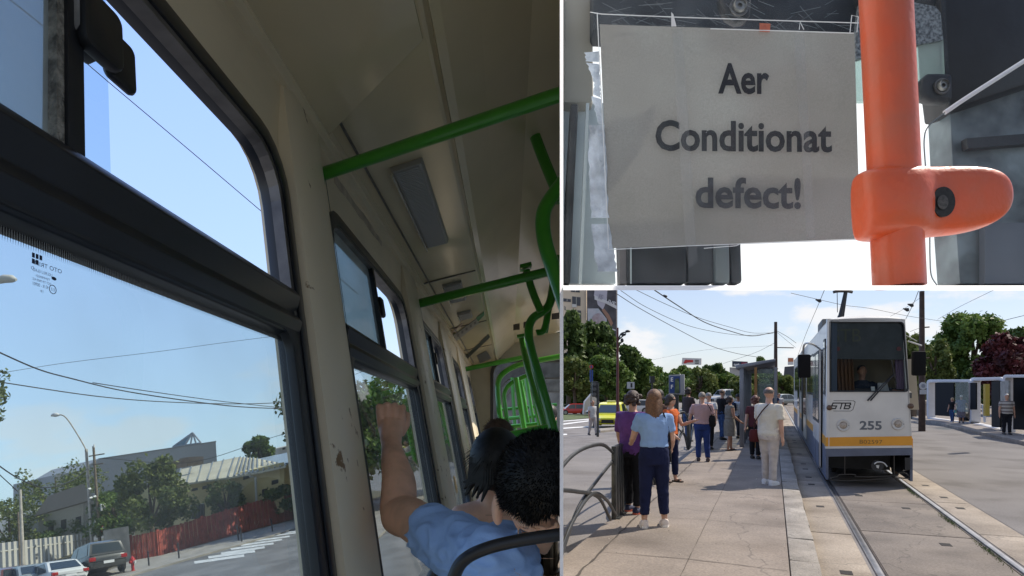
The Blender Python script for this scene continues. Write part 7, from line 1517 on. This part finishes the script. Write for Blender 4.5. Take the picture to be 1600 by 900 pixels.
# man in pale shirt and trousers
r, F, A, hd = person('balding man from behind in a cream shirt and rumpled pale trousers with white shoes', G(1201, 757, .14), R(38), hgt(1201, 757, 603.5), SK, ('bald', (.10, .08, .07)), cloth('cream_shirt', (.58, .54, .45), .05), .78, cloth('pale_trousers', (.46, .41, .37), .10, 12, .4), .985, None, (.62, .62, .62), (.6, .6, .6), ((.2, .9, 8), (-.05, .10, 7)), 1.13, ((.03, .0), (-.01, .0)), .475)
bag('messenger_bag', 'brown leather messenger bag worn by the man in the cream shirt', 'bag', F, (-.18, -.08, -.09, .0, .43, .555), cloth('maroon_leather', (.07, .015, .015)), [(.05, -.085, .82), (-.02, -.098, .74), (-.10, -.095, .62), (-.13, -.05, .55)], cloth('brown_strap', (.06, .03, .025)))
person('person with reddish brown hair hidden behind the man in the cream shirt', G(1180, 717, .14), R(60), hgt(1180, 717, 616) * .99, SK, ('curly', (.12, .045, .03)), cloth('dark_red', (.08, .025, .03)), .6, blackc, .96, female=True)
person('woman in a dark blue dress near the far end of the platform', G(1210, 662, .14), R(250), hgt(1210, 662, 613), SK, ('bun', (.05, .03, .02)), cloth('navy_top', (.02, .03, .09)), .4, navy, skirt=.35, female=True, arms=((.2, .9, 10), (.2, .6, 10)))
person('person in white and dark blue beside the woman in the dark blue dress', G(1217, 660, .14), R(255), hgt(1217, 660, 614), SK2, ('short', (.04, .03, .02)), MATS["cloth_" + 'white'], .6, navy, .96)
person('person in a dark top with folded arms standing behind the person in the pink shirt', G(1075, 690, .14), R(30), 1.66, SK2, ('bun', (.03, .02, .015)), cloth('dark_top', (.05, .04, .04)), .6, denim, .96, female=True, arms=((.3, 1.6, 4), (.3, 1.5, 4)))
person('tall person in a light shirt at the far end of the shelter', G(1190, 668, .14), R(100), 1.74, SK, ('short', (.06, .04, .03)), cloth('sand', (.34, .30, .24)), .7, navy, .96)
person('elderly man in a white shirt and grey trousers crossing the road beside the taxi', GS(926, 680), R(-70), 1.72, SK2, ('bald', (.35, .33, .30)), MATS["cloth_" + 'white'], .6, cloth('pale_grey', (.36, .33, .33)), .97, arms=((-.1, .1, 8), (.2, .35, 8)), stance=((.09, .02), (-.10, .02)), eyes=True)
person('blonde woman in a black top and jeans in front of the left shelter', G(1488, 660, .12), R(200), hgt(1488, 660, 621, .12), SK, ('bun', (.35, .25, .13)), blackc, .5, denim, .97, arms=((.2, .5, 16), (.1, .3, 10)), female=True, eyes=True, shoes=(.35, .35, .36))
r, F, A, hd = person('person in a white cap and loose blue dress holding a turquoise bag', G(1502, 661, .12), R(-120), hgt(1502, 661, 617, .12), SK2, ('cap', (.55, .50, .42)), cloth('blue_print', (.06, .08, .18), .4, 20), .5, MATS["cloth_" + 'blue_print'], skirt=.2, fat=1.15, female=True, arms=((.2, .5, 22), (.2, .4, 22)))
bag('carrier_bag', 'turquoise carrier bag held by the person in the white cap', 'bag', F, (.13, .22, .05, .11, .36, .48), cloth('turquoise', (.05, .30, .30)))
# man in a striped shirt
def stripes():
    m = mat('striped_knit', (.3, .28, .26), .9); nt = m.node_tree; N = nt.nodes.new; L = nt.links.new; g = N('ShaderNodeNewGeometry'); s_ = N('ShaderNodeSeparateXYZ'); L(g.outputs['Position'], s_.inputs[0]); mm = N('ShaderNodeMath'); mm.operation = 'MULTIPLY'; mm.inputs[1].default_value = 52; L(s_.outputs[2], mm.inputs[0]); sn = N('ShaderNodeMath'); sn.operation = 'SINE'; L(mm.outputs[0], sn.inputs[0])
    r_ = N('ShaderNodeMapRange'); r_.inputs[1].default_value = -.2; r_.inputs[2].default_value = .2; L(sn.outputs[0], r_.inputs[0]); x = N('ShaderNodeMix'); x.data_type = 'RGBA'; L(r_.outputs[0], x.inputs[0]); x.inputs[6].default_value = (.16, .14, .13, 1); x.inputs[7].default_value = (.40, .38, .35, 1); L(x.outputs[2], nt.nodes['Principled BSDF'].inputs['Base Color']); return m
person('stout grey-haired man in a grey striped shirt and dark trousers by the right shelter', G(1573, 679, .12), R(-105), hgt(1573, 679, 615, .12), SK, ('short', (.42, .40, .37)), stripes(), .6, cloth('dark_navy', (.012, .014, .02)), .97, arms=((.0, .1, 9), (.0, .1, 9)), fat=1.22, top_hem=.5, eyes=True)
# the driver behind the windscreen
p = TP.p(1347, 606, .62); dr = thing('person', 'tram driver in a dark jacket behind the windscreen with hands on the controls', 'person', p - Vector((0, 0, .2)))
F = frame(p, fd, -TP.n, (0, 0, 1)); mb = MB(F)
mb.ball((.0, .0, .32), (.075, .09, .105), 16, 12); mb.ball((0, .03, .26), (.055, .06, .07), 12, 8); mb.tube([(0, 0, .25), (0, 0, .12)], .055, 12)
mb.ball((0, .095, .29), (.013, .02, .02), 8, 6)
for s_ in (-1, 1): mb.ball((s_ * .078, -.0, .30), (.012, .02, .028), 8, 6)
mb.tube([(.17, 0, .05), (.30, .16, -.02), (.46, .34, -.06), (.54, .38, -.07)], [.05, .045, .03, .025], 12)
for k in range(4): mb.tube([(.53, .38 , -.07 + k * .018 - .03), (.58, .40, -.07 + k * .018 - .03), (.60, .37, -.075 + k * .018 - .03)], .009, 6)
mb.tube([(.53, .37, -.05), (.55, .40, -.03), (.57, .41, -.02)], .010, 6)
mb.build('body', SK2, dr, remesh=.011)
mb = MB(F); mb.loft([[(rx * math.cos(q), ry * math.sin(q), z) for q in (2 * PI * k / 18 for k in range(18))] for z, rx, ry in ((-.5, .2, .13), (-.1, .22, .14), (.05, .21, .13), (.11, .15, .10), (.15, .075, .07))]); mb.tube([(.15, 0, .06), (.29, .15, -.01), (.43, .30, -.05)], [.075, .062, .05], 12); mb.tube([(-.15, 0, .06), (-.24, .1, -.1), (-.1, .3, -.16)], [.075, .062, .05], 12)
mb.build('jacket', cloth('driver_navy', (.02, .03, .05)), dr, remesh=.013)
mb = MB(F); mb.ball((0, -.02, .345), (.081, .085, .095), 14, 10); mb.build('hair', hair_b, dr, smooth=True)
